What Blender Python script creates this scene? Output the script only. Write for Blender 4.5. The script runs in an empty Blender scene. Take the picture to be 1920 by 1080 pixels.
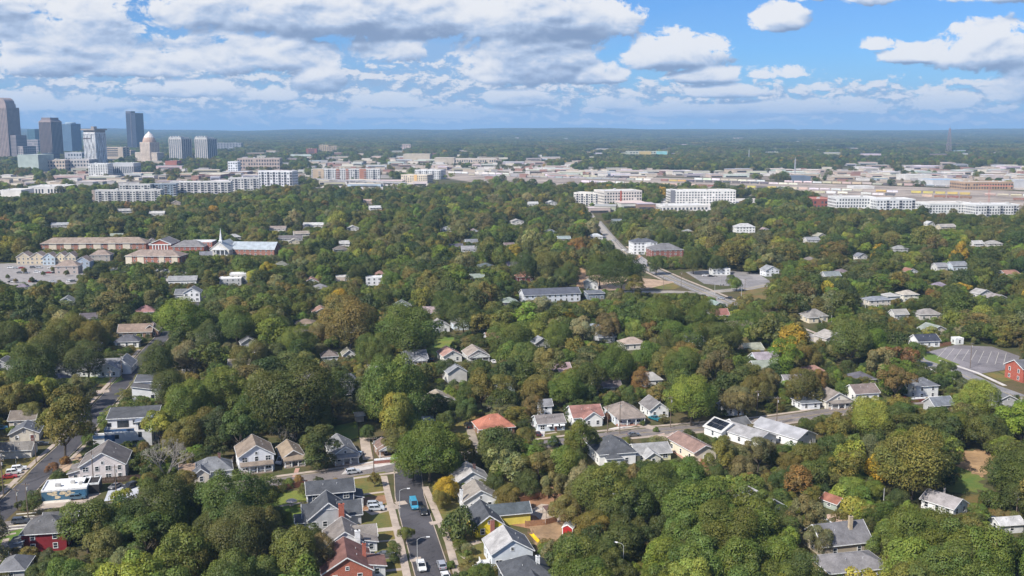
import bpy, math, random
import numpy as np
from mathutils import Vector, Matrix
R = math.radians
rng = random.Random(7)
nrg = np.random.default_rng(7)
scene = bpy.context.scene
col = scene.collection

# ------------------------------------------------------------------ camera
CAMH = 110.0
FPX = 1900.0                      # focal length in pixels of a 1920 wide picture
PITCH = math.atan((540 - 238) / FPX)
cam_d = bpy.data.cameras.new('camera')
cam_d.sensor_width = 36.0
cam_d.lens = 36.0 * FPX / 1920.0
cam_d.clip_start = 1.0
cam_d.clip_end = 120000.0
cam = bpy.data.objects.new('camera', cam_d)
col.objects.link(cam)
cam.location = (0, 0, CAMH)
cam.rotation_euler = (math.pi / 2 - PITCH, 0, 0)
scene.camera = cam

# ------------------------------------------------------------------ light
EXPOSURE = 0.80
SUN_EL = R(44)
SUN_AZ = R(226)                   # compass angle from +Y, clockwise: behind the camera and to its left
sd = Vector((math.sin(SUN_AZ) * math.cos(SUN_EL), math.cos(SUN_AZ) * math.cos(SUN_EL), math.sin(SUN_EL)))
sun_d = bpy.data.lights.new('sun', 'SUN')
sun_d.energy = 3.9
sun_d.angle = R(0.53)
sun_d.color = (1.0, 0.95, 0.87)
sun = bpy.data.objects.new('sun', sun_d)
col.objects.link(sun)
sun.rotation_euler = sd.to_track_quat('Z', 'Y').to_euler()

vs = scene.view_settings
vs.view_transform = 'Standard'
vs.look = 'None'
vs.exposure = EXPOSURE
vs.gamma = 1.0
vs.use_curve_mapping = False
scene.cycles.max_bounces = 5
scene.cycles.diffuse_bounces = 2
scene.cycles.transmission_bounces = 3
scene.cycles.volume_bounces = 0
scene.cycles.use_denoising = True

SKY = 0.060
HAZE = 7.2e-5
world = bpy.data.worlds.new('World')
scene.world = world
world.use_nodes = True


class NT:
    """small helper to write node trees as expressions"""
    def __init__(self, tree):
        self.t = tree

    def n(self, typ, **kw):
        nd = self.t.nodes.new(typ)
        for k, v in kw.items():
            setattr(nd, k, v)
        return nd

    def put(self, sock, v):
        if isinstance(v, bpy.types.NodeSocket):
            self.t.links.new(v, sock)
        else:
            sock.default_value = v

    def m(self, op, a, b=0.0, c=None, clamp=False):
        nd = self.n('ShaderNodeMath', operation=op, use_clamp=clamp)
        self.put(nd.inputs[0], a)
        self.put(nd.inputs[1], b)
        if c is not None:
            self.put(nd.inputs[2], c)
        return nd.outputs[0]

    def rng(self, v, a, b, c=0.0, d=1.0, smooth=True):
        nd = self.n('ShaderNodeMapRange', interpolation_type='SMOOTHSTEP' if smooth else 'LINEAR')
        self.put(nd.inputs[0], v)
        for i, q in enumerate((a, b, c, d)):
            self.put(nd.inputs[i + 1], q)
        return nd.outputs[0]

    def mix(self, f, a, b, blend='MIX'):
        nd = self.n('ShaderNodeMix', data_type='RGBA', blend_type=blend)
        self.put(nd.inputs[0], f)
        for i, q in ((6, a), (7, b)):
            if isinstance(q, (tuple, list)):
                q = (*q[:3], 1.0)
            self.put(nd.inputs[i], q)
        return nd.outputs[2]

    def noise(self, vec, scale, detail=4.0, rough=0.55, dist=0.0, dims='3D'):
        nd = self.n('ShaderNodeTexNoise', noise_dimensions=dims)
        self.put(nd.inputs['Vector'], vec)
        nd.inputs['Scale'].default_value = scale
        nd.inputs['Detail'].default_value = detail
        nd.inputs['Roughness'].default_value = rough
        nd.inputs['Distortion'].default_value = dist
        return nd.outputs[0]

    def xyz(self, x, y, z):
        nd = self.n('ShaderNodeCombineXYZ')
        self.put(nd.inputs[0], x)
        self.put(nd.inputs[1], y)
        self.put(nd.inputs[2], z)
        return nd.outputs[0]


def build_world():
    t = world.node_tree
    t.nodes.clear()
    N = NT(t)
    # ---- cloud density as a function of azimuth and elevation, in degrees
    g = bpy.data.node_groups.new('cloud_density', 'ShaderNodeTree')
    g.interface.new_socket('az', in_out='INPUT', socket_type='NodeSocketFloat')
    g.interface.new_socket('el', in_out='INPUT', socket_type='NodeSocketFloat')
    g.interface.new_socket('density', in_out='OUTPUT', socket_type='NodeSocketFloat')
    g.interface.new_socket('low', in_out='OUTPUT', socket_type='NodeSocketFloat')
    g.interface.new_socket('soft', in_out='OUTPUT', socket_type='NodeSocketFloat')
    G = NT(g)
    gi = g.nodes.new('NodeGroupInput')
    go = g.nodes.new('NodeGroupOutput')
    az, el = gi.outputs[0], gi.outputs[1]
    # cloud masses: azimuth, elevation of the flat base, half width, height above base, weight (degrees)
    blobs = [(-9.5, 5.0, 13, 3.6, 1.0), (1.5, 4.7, 5.5, 3.6, .95), (-22.5, 3.6, 5, 3.6, .85), (-14.5, 3.0, 6, 2.4, .85), (-23, 2.6, 7, 1.5, .75), (-7, 3.6, 3, 1.5, .7), (-26, 5.4, 3, 1.9, .8),
             (0.0, 2.4, 4.6, 2.9, .95), (3.0, 3.2, 2.6, 2.4, .9), (-10.6, 1.9, 1.6, 1.9, 1.0), (-6.6, 1.1, 2.4, .9, .85), (.6, 1.2, 2.4, 1.1, .9), (-17, 1.6, 3, 1.0, .7), (-13.2, 1.4, 2.2, .9, .7), (-19.5, 1.6, 2.4, .9, .65),
             (4.8, 2.4, 1.7, 1.4, .95), (8.9, 3.2, 3.2, 2.1, 1.0), (10.6, 2.4, 2.0, 1.1, .95), (11.4, 1.6, 3.0, .8, .8), (14.6, 2.6, 1.9, .9, .9), (14.3, 5.1, 1.7, 1.5, .95),
             (16.4, 6.6, 1.6, 1.2, .9), (19.0, 6.3, 2.0, 1.6, .85), (16.4, 1.9, 1.1, .55, .8), (19.6, 4.0, 1.3, .7, .8), (21.2, 3.3, 1.9, 1.1, .9), (24.4, 2.9, 3.0, 2.6, 1.05), (28, 2.4, 3.2, 2.6, .9), (25.0, 6.2, 3.4, 1.4, .85), (22.8, .9, 2.4, 1.1, .85), (26.8, 1.2, 2.6, 1.7, .85),
             (15.6, .7, 3.4, .9, .8), (18.6, .8, 2.2, .9, .8), (5.8, 1.0, 2.0, 1.0, .9), (8.2, .6, 3.0, .9, .75), (12, .5, 3.0, .9, .7), (-21.5, .9, 3.0, .8, .6), (-25.5, .8, 3, .9, .6), (-3, .5, 4, .7, .6), (-10, .5, 5, .6, .55)]
    tot = None
    for (a, e, ra, re, w) in blobs:
        dx = G.m('MULTIPLY', G.m('SUBTRACT', az, a), 1.0 / ra)
        de = G.m('SUBTRACT', el, e + re * .22)
        dy = G.m('MAXIMUM', G.m('MULTIPLY', de, 1.0 / (re * .78)), G.m('MULTIPLY', de, -1.0 / (re * .32)))
        q = G.m('ADD', G.m('MULTIPLY', dx, dx), G.m('MULTIPLY', dy, dy))
        b = G.m('MULTIPLY', G.m('SUBTRACT', 1.0, q), w)
        tot = b if tot is None else G.m('SMOOTH_MAX', tot, b, .25)
    tot = G.m('MAXIMUM', tot, -1.0)
    # away from those masses the broken cumulus field simply goes on
    azr = G.m('MULTIPLY', az, math.pi / 180)
    sx, cx = G.m('SINE', azr), G.m('COSINE', azr)

    def fld(kh, kv, detail, rough, dist):
        v = G.xyz(G.m('MULTIPLY', sx, kh * 57.3), G.m('MULTIPLY', cx, kh * 57.3), G.m('MULTIPLY', el, kv))
        return G.noise(v, 1.0, detail, rough, dist)
    n1 = fld(.16, .28, 8.0, .58, .25)
    n1s = fld(.16, .28, 2.5, .5, .25)
    n2 = fld(.62, .95, 9.0, .66, .30)
    n2s = fld(.34, .80, 3.0, .5, .30)
    n3 = fld(1.0, 2.1, 8.0, .62, .25)
    outside = G.m('MAXIMUM', G.rng(el, 8.5, 14.0), G.rng(G.m('ABSOLUTE', az), 29.0, 36.0))
    field = G.m('MULTIPLY_ADD', n1s, 5.0, -2.75)
    base = G.m('ADD', G.m('MULTIPLY', tot, G.m('SUBTRACT', 1.0, outside)), G.m('MULTIPLY', field, outside))
    d = G.m('ADD', base, G.m('MULTIPLY_ADD', n1, 1.6, -.8))
    d = G.m('ADD', d, G.m('MULTIPLY_ADD', n2, 3.2, -1.56))
    soft = G.m('ADD', base, G.m('MULTIPLY_ADD', n1s, 1.6, -.8))
    soft = G.m('ADD', soft, G.m('MULTIPLY_ADD', n2s, 1.9, -.93))
    soft = G.m('ADD', soft, G.m('MULTIPLY', G.m('SUBTRACT', d, soft), .22))
    # rows of small far clouds low over the horizon
    ele = G.m('DIVIDE', el, G.m('ADD', 1.0, G.m('MULTIPLY', G.rng(az, 12.0, -4.0), .45)))
    low = G.m('SUBTRACT', G.m('MULTIPLY_ADD', n3, 5.4, -2.05), G.m('ADD', G.rng(el, .25, -.1, 0, 1.5), G.rng(ele, 1.7, 3.4, 0, 1.6)))
    g.links.new(d, go.inputs[0])
    g.links.new(low, go.inputs[1])
    g.links.new(soft, go.inputs[2])

    tc = N.n('ShaderNodeTexCoord')
    sep = N.n('ShaderNodeSeparateXYZ')
    t.links.new(tc.outputs['Generated'], sep.inputs[0])
    x, y, z = sep.outputs
    deg = 180 / math.pi
    az = N.m('MULTIPLY', N.m('ARCTAN2', x, y), deg)
    el = N.m('MULTIPLY', N.m('ARCSINE', z), deg)

    def dens(daz, dele):
        nd = N.n('ShaderNodeGroup', node_tree=g)
        N.put(nd.inputs[0], N.m('ADD', az, daz))
        N.put(nd.inputs[1], N.m('ADD', el, dele))
        return nd.outputs
    d0 = dens(0, 0)
    d1 = dens(-.16, .30)
    d2 = dens(-.6, 1.2)
    a_main = N.rng(d0[0], -.02, .38)
    a_low = N.m('MULTIPLY', N.rng(d0[1], .0, .7), .92)
    lit = N.m('ADD', N.m('MULTIPLY', N.m('SUBTRACT', d0[2], d1[2]), 1.0), N.m('MULTIPLY', N.m('SUBTRACT', d0[2], d2[2]), .40))
    thick = N.rng(d0[2], .1, 1.8)
    shade = N.m('ADD', N.m('ADD', .73, N.m('MULTIPLY', thick, -.46)), lit)
    shade = N.rng(shade, .0, 1.05, smooth=True)
    cc = N.mix(N.rng(shade, 0, .5, smooth=False), (.25, .335, .50), (.50, .60, .78))
    cc = N.mix(N.rng(shade, .5, 1.0, smooth=False), cc, (.91, .91, .925))
    # far clouds low over the horizon take the tone of the air in front of them
    cc = N.mix(N.rng(el, 3.0, .2, 0, .50), cc, (.36, .54, .77))
    lowc = N.mix(N.rng(N.m('SUBTRACT', d0[1], d1[1]), -.3, .75), (.33, .48, .70), (.86, .86, .88))
    lowc = N.mix(N.rng(el, 1.6, .1, 0, .45), lowc, (.36, .55, .78))
    # a thin grey blue layer over the cloudier side of the sky
    tv = N.xyz(N.m('MULTIPLY', az, .07), N.m('MULTIPLY', el, .42), 3.0)
    veil = N.m('MULTIPLY', N.rng(N.noise(tv, 1.0, 6.0, .6, .3), .36, .62), N.m('MULTIPLY', N.rng(az, 9.0, -3.0, .12, 1.0), N.rng(el, 8.0, 4.5, .25, .62)))
    sky = N.n('ShaderNodeTexSky', sky_type='NISHITA')
    sky.sun_disc = False
    sky.sun_elevation = SUN_EL
    sky.sun_rotation = SUN_AZ
    sky.altitude = 300
    sky.air_density = 1.0
    sky.dust_density = .3
    sky.ozone_density = 3.0
    blue = N.mix(1.0, sky.outputs[0], (SKYT[0], SKYT[1], SKYT[2]), 'MULTIPLY')
    sc = 1.0 / SKY / 2 ** EXPOSURE
    blue = N.mix(N.rng(el, 4.2, -.5, 0, .85), blue, (.30 * sc, .52 * sc, .79 * sc))

    def up(c):
        return N.mix(1.0, c, (sc, sc, sc), 'MULTIPLY')
    r = N.mix(veil, blue, up((.36, .50, .74)))
    r = N.mix(N.m('MULTIPLY', a_low, 1.0), r, up(lowc))
    r = N.mix(N.m('MULTIPLY', a_main, .96), r, up(cc))
    bg = N.n('ShaderNodeBackground')
    t.links.new(r, bg.inputs[0])
    bg.inputs[1].default_value = SKY
    out = N.n('ShaderNodeOutputWorld')
    t.links.new(bg.outputs[0], out.inputs[0])


SKYT = (.43, .74, 1.20)
build_world()
world.cycles.sampling_method = 'MANUAL'
world.cycles.sample_map_resolution = 512

# ------------------------------------------------------------------ projection helpers (pixels of the 1920 x 1080 photograph)
CP, SP = math.cos(PITCH), math.sin(PITCH)


def ray(px, py):
    a, b = (px - 960) / FPX, -(py - 540) / FPX
    return Vector((a, CP + b * SP, -SP + b * CP))


def gnd(px, py, z=0.0):
    d = ray(px, py)
    k = (z - CAMH) / d.z
    return Vector((d.x * k, d.y * k, z))


def proj(x, y, z):
    dz = z - CAMH
    depth = y * CP - dz * SP
    up = y * SP + dz * CP
    return 960 + FPX * x / depth, 540 - FPX * up / depth, depth


def pxm(py):
    """pixels per metre for things that stand on the ground at picture row py"""
    return CP * (py - 238) / CAMH


# ------------------------------------------------------------------ mesh helpers
class MB:
    def __init__(self):
        self.v, self.f, self.mi = [], [], []

    def add(self, vs_, fs, mi=0):
        o = len(self.v)
        self.v += [tuple(p) for p in vs_]
        self.f += [tuple(i + o for i in q) for q in fs]
        self.mi += [mi] * len(fs)
        return self

    def box(self, x0, x1, y0, y1, z0, z1, mi=0):
        return self.add([(x0, y0, z0), (x1, y0, z0), (x1, y1, z0), (x0, y1, z0), (x0, y0, z1), (x1, y0, z1), (x1, y1, z1), (x0, y1, z1)],
                        [(0, 3, 2, 1), (4, 5, 6, 7), (0, 1, 5, 4), (1, 2, 6, 5), (2, 3, 7, 6), (3, 0, 4, 7)], mi)

    def frustum(self, x0, x1, y0, y1, z0, X0, X1, Y0, Y1, z1, mi=0):
        return self.add([(x0, y0, z0), (x1, y0, z0), (x1, y1, z0), (x0, y1, z0), (X0, Y0, z1), (X1, Y0, z1), (X1, Y1, z1), (X0, Y1, z1)],
                        [(0, 3, 2, 1), (4, 5, 6, 7), (0, 1, 5, 4), (1, 2, 6, 5), (2, 3, 7, 6), (3, 0, 4, 7)], mi)

    def ext(self, poly, axis, a, b, mi=0):
        """polygon extruded along an axis: for 'y' the polygon is (x, z), for 'x' it is (y, z), for 'z' it is (x, y)"""
        n = len(poly)

        def p(q, t):
            return (q[0], t, q[1]) if axis == 'y' else ((t, q[0], q[1]) if axis == 'x' else (q[0], q[1], t))
        vs_ = [p(q, a) for q in poly] + [p(q, b) for q in poly]
        fs = [tuple(range(n)), tuple(range(2 * n - 1, n - 1, -1))] + [(i, i + n, (i + 1) % n + n, (i + 1) % n) for i in range(n)]
        return self.add(vs_, fs, mi)

    def slab(self, quad, t, mi=0):
        """a quad (or triangle) thickened downwards by t"""
        n = len(quad)
        vs_ = [tuple(q) for q in quad] + [(q[0], q[1], q[2] - t) for q in quad]
        fs = [tuple(range(n)), tuple(range(2 * n - 1, n - 1, -1))] + [(i, i + n, (i + 1) % n + n, (i + 1) % n) for i in range(n)]
        return self.add(vs_, fs, mi)

    def bar(self, a, b, w, h, mi=0):
        """square bar between two points"""
        a, b = Vector(a), Vector(b)
        d = (b - a).normalized()
        s = d.cross(Vector((0, 0, 1)))
        if s.length < 1e-4:
            s = Vector((1, 0, 0))
        s.normalize()
        u = s.cross(d).normalized()
        s, u = s * w / 2, u * h / 2
        vs_ = [a - s - u, a + s - u, a + s + u, a - s + u, b - s - u, b + s - u, b + s + u, b - s + u]
        return self.add(vs_, [(0, 1, 2, 3), (7, 6, 5, 4), (0, 4, 5, 1), (1, 5, 6, 2), (2, 6, 7, 3), (3, 7, 4, 0)], mi)

    def tube(self, a, b, r0, r1, n=6, mi=0, caps=True):
        a, b = Vector(a), Vector(b)
        d = (b - a).normalized()
        s = d.cross(Vector((0, 0, 1)))
        if s.length < 1e-3:
            s = Vector((1, 0, 0))
        s.normalize()
        u = s.cross(d)
        vs_ = []
        for (c, r) in ((a, r0), (b, r1)):
            for i in range(n):
                k = 2 * math.pi * i / n
                vs_.append(c + s * (r * math.cos(k)) + u * (r * math.sin(k)))
        fs = [(i, (i + 1) % n, (i + 1) % n + n, i + n) for i in range(n)]
        if caps:
            fs += [tuple(range(n - 1, -1, -1)), tuple(range(n, 2 * n))]
        return self.add(vs_, fs, mi)

    def lathe(self, prof, n=16, cx=0, cy=0, mi=0):
        vs_, fs = [], []
        for (r, z) in prof:
            for i in range(n):
                k = 2 * math.pi * i / n
                vs_.append((cx + r * math.cos(k), cy + r * math.sin(k), z))
        for j in range(len(prof) - 1):
            for i in range(n):
                fs.append((j * n + i, j * n + (i + 1) % n, (j + 1) * n + (i + 1) % n, (j + 1) * n + i))
        fs += [tuple(range(n - 1, -1, -1)), tuple(range((len(prof) - 1) * n, len(prof) * n))]
        return self.add(vs_, fs, mi)

    def mesh(self, name, mats):
        me = bpy.data.meshes.new(name)
        me.from_pydata(self.v, [], self.f)
        for m_ in (mats if isinstance(mats, (list, tuple)) else [mats]):
            me.materials.append(m_)
        if any(self.mi):
            me.polygons.foreach_set('material_index', self.mi)
        me.update()
        return me

    def build(self, name, mats, parent=None, loc=None, rz=0.0, **props):
        return put(name, self.mesh(name, mats), parent, loc, rz, **props)


def put(name, me, parent=None, loc=None, rz=0.0, scale=None, **props):
    o = bpy.data.objects.new(name, me)
    col.objects.link(o)
    if parent is not None:
        o.parent = parent
    if loc is not None:
        o.location = loc
    if rz:
        o.rotation_euler = (0, 0, rz)
    if scale is not None:
        o.scale = scale
    for k, v in props.items():
        if v is not None:
            o[k] = v
    return o


def thing(name, label, cat, loc, rz=0.0, group=None):
    o = bpy.data.objects.new(name, None)
    o.empty_display_size = .5
    col.objects.link(o)
    o.location = loc
    o.rotation_euler = (0, 0, rz)
    o['label'] = label
    o['category'] = cat
    if group:
        o['group'] = group
    return o


# ------------------------------------------------------------------ materials
_mats = {}


def mat(kind, c=(.5, .5, .5)):
    """cached procedural material of one of several kinds"""
    key = (kind, tuple(round(q, 3) for q in c))
    if key in _mats:
        return _mats[key]
    m_ = bpy.data.materials.new(kind)
    m_.use_nodes = True
    t = m_.node_tree
    t.nodes.clear()
    N = NT(t)
    out = N.n('ShaderNodeOutputMaterial')
    b = N.n('ShaderNodeBsdfPrincipled')
    t.links.new(b.outputs[0], out.inputs[0])
    tc = N.n('ShaderNodeTexCoord')
    ob = tc.outputs['Object']
    geo = N.n('ShaderNodeNewGeometry')
    wp = geo.outputs['Position']
    rough, spec = .8, .3

    def tone(f, k):
        return tuple(min(1.0, q * k) for q in c), f
    if kind == 'siding':                         # painted boards: faint dirt and weathering
        n = N.noise(wp, .5, 5, .65)
        n2 = N.noise(wp, 4.0, 4, .7)
        cc = N.mix(N.rng(n, .3, .7), tuple(q * .84 for q in c), tuple(min(.9, q * 1.04) for q in c))
        cc = N.mix(N.rng(n2, .5, .75, 0, .3), cc, tuple(q * .62 + .02 for q in c))
        sep = N.n('ShaderNodeSeparateXYZ')
        t.links.new(ob, sep.inputs[0])
        bd = N.m('FRACT', N.m('MULTIPLY', sep.outputs[2], 5.2))
        bmp = N.n('ShaderNodeBump')
        bmp.inputs['Strength'].default_value = .35
        bmp.inputs['Distance'].default_value = .02
        N.put(bmp.inputs['Height'], bd)
        t.links.new(bmp.outputs[0], b.inputs['Normal'])
    elif kind == 'brickwork':
        br = N.n('ShaderNodeTexBrick')
        br.inputs['Scale'].default_value = 4.0
        mp = N.xyz(0, 0, 0)
        sep = N.n('ShaderNodeSeparateXYZ')
        t.links.new(ob, sep.inputs[0])
        N.put(br.inputs['Vector'], N.xyz(N.m('ADD', sep.outputs[0], sep.outputs[1]), sep.outputs[2], 0.0))
        br.inputs['Color1'].default_value = (*[q * .8 for q in c], 1)
        br.inputs['Color2'].default_value = (*[q * 1.2 for q in c], 1)
        br.inputs['Mortar'].default_value = (.35, .30, .27, 1)
        br.inputs['Mortar Size'].default_value = .012
        n = N.noise(wp, .8, 5, .65)
        cc = N.mix(N.rng(n, .35, .7, 0, .4), br.outputs[0], tuple(q * .6 for q in c))
    elif kind == 'shingle':                      # asphalt shingles: speckle, courses, streaks and bleached patches
        n = N.noise(wp, .35, 5, .65)
        n2 = N.noise(wp, 3.2, 3, .8)
        sep = N.n('ShaderNodeSeparateXYZ')
        t.links.new(ob, sep.inputs[0])
        st = N.noise(N.xyz(N.m('MULTIPLY', sep.outputs[0], 2.2), N.m('MULTIPLY', sep.outputs[1], 2.2), N.m('MULTIPLY', sep.outputs[2], .35)), 1.0, 4, .7)
        cc = N.mix(N.rng(n, .3, .7), tuple(q * .72 for q in c), tuple(min(.9, q * 1.22 + .008) for q in c))
        cc = N.mix(N.rng(n2, .42, .72, 0, .55), cc, tuple(q * .5 for q in c))
        cc = N.mix(N.rng(st, .52, .78, 0, .45), cc, tuple(min(.8, q * 1.5 + .03) for q in c))
        bd = N.m('FRACT', N.m('MULTIPLY', sep.outputs[2], 9.0))
        bmp = N.n('ShaderNodeBump')
        bmp.inputs['Strength'].default_value = .5
        bmp.inputs['Distance'].default_value = .03
        N.put(bmp.inputs['Height'], N.m('ADD', bd, N.m('MULTIPLY', n2, 1.5)))
        t.links.new(bmp.outputs[0], b.inputs['Normal'])
        rough = .9
    elif kind == 'metalroof':
        n = N.noise(wp, .3, 5, .65)
        sep = N.n('ShaderNodeSeparateXYZ')
        t.links.new(ob, sep.inputs[0])
        rib = N.m('FRACT', N.m('MULTIPLY', sep.outputs[0], 1.6))
        cc = N.mix(N.rng(n, .3, .7), tuple(q * .75 for q in c), tuple(min(.9, q * 1.15) for q in c))
        cc = N.mix(N.rng(rib, .85, .95, 0, .35), cc, tuple(q * .6 for q in c))
        rough, spec = .5, .5
    elif kind == 'flatroof':
        n = N.noise(wp, .12, 6, .7)
        n2 = N.noise(wp, 1.2, 4, .7)
        cc = N.mix(N.rng(n, .3, .7), tuple(q * .75 for q in c), tuple(min(.85, q * 1.08) for q in c))
        cc = N.mix(N.rng(n2, .5, .8, 0, .5), cc, tuple(q * .55 for q in c))
    elif kind == 'facade':
        n = N.noise(wp, .06, 5, .65)
        n2 = N.noise(wp, .7, 4, .7)
        cc = N.mix(N.rng(n, .3, .7), tuple(q * .82 for q in c), tuple(min(.88, q * 1.06) for q in c))
        cc = N.mix(N.rng(n2, .5, .8, 0, .25), cc, tuple(q * .6 for q in c))
    elif kind == 'glass':
        n = N.noise(wp, .35, 2, .5)
        cc = N.mix(N.rng(n, .35, .65), tuple(q * .6 for q in c), tuple(q * 1.5 for q in c))
        rough, spec = .12, .6
    elif kind == 'asphalt':
        n = N.noise(wp, .09, 6, .7)
        n2 = N.noise(wp, 2.5, 4, .75)
        n3 = N.noise(wp, .5, 3, .6, 1.5)
        cc = N.mix(N.rng(n, .3, .7), tuple(q * .75 for q in c), tuple(q * 1.25 for q in c))
        cc = N.mix(N.rng(n2, .35, .75, 0, .5), cc, tuple(q * 1.6 + .01 for q in c))
        cc = N.mix(N.rng(n3, .58, .64, 0, .55), cc, tuple(q * .5 for q in c))
        n5 = N.noise(wp, .9, 2, .5, 2.5)
        cc = N.mix(N.rng(N.m('ABSOLUTE', N.m('SUBTRACT', n5, .5)), .012, .0, 0, .6), cc, tuple(q * .35 for q in c))
        n6 = N.noise(wp, .035, 3, .5)
        cc = N.mix(N.rng(n6, .55, .60, 0, .4), cc, tuple(q * 1.7 + .015 for q in c))
    elif kind == 'concrete':
        n = N.noise(wp, .25, 6, .7)
        n2 = N.noise(wp, 2.0, 4, .75)
        cc = N.mix(N.rng(n, .3, .7), tuple(q * .72 for q in c), tuple(min(.8, q * 1.12) for q in c))
        cc = N.mix(N.rng(n2, .5, .8, 0, .45), cc, tuple(q * .55 for q in c))
    elif kind == 'lawn':
        n = N.noise(wp, .10, 6, .7)
        n2 = N.noise(wp, 1.0, 5, .75)
        n3 = N.noise(wp, 5.0, 3, .8)
        cc = N.mix(N.rng(n, .35, .65), c, (c[0] * 1.7 + .02, c[1] * 1.15, c[2] * 1.3))
        cc = N.mix(N.rng(n2, .45, .75, 0, .55), cc, (c[0] * 2.3 + .03, c[1] * 1.3 + .01, c[2] * 1.9))
        cc = N.mix(N.rng(n3, .45, .75, 0, .6), cc, tuple(q * .5 for q in c))
        bmp = N.n('ShaderNodeBump')
        bmp.inputs['Strength'].default_value = .8
        bmp.inputs['Distance'].default_value = .12
        N.put(bmp.inputs['Height'], N.m('ADD', n2, n3))
        t.links.new(bmp.outputs[0], b.inputs['Normal'])
        spec = .1
    elif kind == 'dirt':
        n = N.noise(wp, .16, 6, .7)
        n2 = N.noise(wp, 1.4, 5, .75)
        cc = N.mix(N.rng(n, .3, .7), tuple(q * .65 for q in c), tuple(min(.8, q * 1.25) for q in c))
        cc = N.mix(N.rng(n2, .5, .8, 0, .6), cc, (c[0] * .45, c[1] * .55, c[2] * .45))
        spec = .1
    elif kind == 'ground':
        n = N.noise(wp, .03, 6, .65)
        n2 = N.noise(wp, .22, 6, .72)
        n3 = N.noise(wp, 1.6, 4, .75)
        n4 = N.noise(wp, .0016, 4, .6)
        cc = N.mix(N.rng(n, .38, .62), (.075, .082, .032), (.125, .098, .052))
        cc = N.mix(N.rng(n2, .5, .7, 0, .75), cc, (.052, .075, .024))
        cc = N.mix(N.rng(n2, .32, .44, .6, 0), cc, (.17, .115, .07))
        cc = N.mix(N.rng(n3, .45, .75, 0, .6), cc, (.03, .036, .016))
        cc = N.mix(N.rng(n4, .5, .7, 0, .5), cc, (.05, .062, .03))
        spec = .05
    elif kind == 'gravel':
        n = N.noise(wp, .012, 6, .7)
        n2 = N.noise(wp, .12, 5, .75)
        sep = N.n('ShaderNodeSeparateXYZ')
        cc = N.mix(N.rng(n, .35, .65), tuple(q * .6 for q in c), tuple(min(.8, q * 1.25) for q in c))
        cc = N.mix(N.rng(n2, .5, .75, 0, .6), cc, (c[0] * .5, c[1] * .5, c[2] * .45))
        spec = .1
    elif kind == 'bark':
        n = N.noise(wp, 3.0, 5, .7)
        cc = N.mix(N.rng(n, .3, .7), tuple(q * .6 for q in c), tuple(q * 1.4 for q in c))
    elif kind == 'carpaint':
        oi = N.n('ShaderNodeObjectInfo')
        n = N.noise(wp, 1.5, 4, .7)
        cc = N.mix(N.rng(n, .45, .8, 0, .25), oi.outputs['Color'], (.25, .22, .18))
        rough, spec = .28, .5
        b.inputs['Coat Weight'].default_value = .35
        b.inputs['Coat Roughness'].default_value = .12
    elif kind == 'tinted':                       # takes the object's own paint colour
        oi = N.n('ShaderNodeObjectInfo')
        n = N.noise(wp, .05, 5, .65)
        n2 = N.noise(wp, .5, 4, .7)
        cc = N.mix(N.rng(n, .3, .7, 0, .3), oi.outputs['Color'], (.2, .18, .16))
        cc = N.mix(N.rng(n2, .5, .8, 0, .35), cc, (.15, .13, .12))
    else:                                        # wood, paint, metal ...
        n = N.noise(wp, 1.5, 5, .7)
        cc = N.mix(N.rng(n, .3, .7), tuple(q * .7 for q in c), tuple(min(.9, q * 1.2) for q in c))
        if kind == 'metal':
            rough, spec = .45, .5
    N.put(b.inputs['Base Color'], cc if isinstance(cc, bpy.types.NodeSocket) else (*cc, 1))
    b.inputs['Roughness'].default_value = rough
    b.inputs['Specular IOR Level'].default_value = spec
    _mats[key] = m_
    return m_


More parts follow.
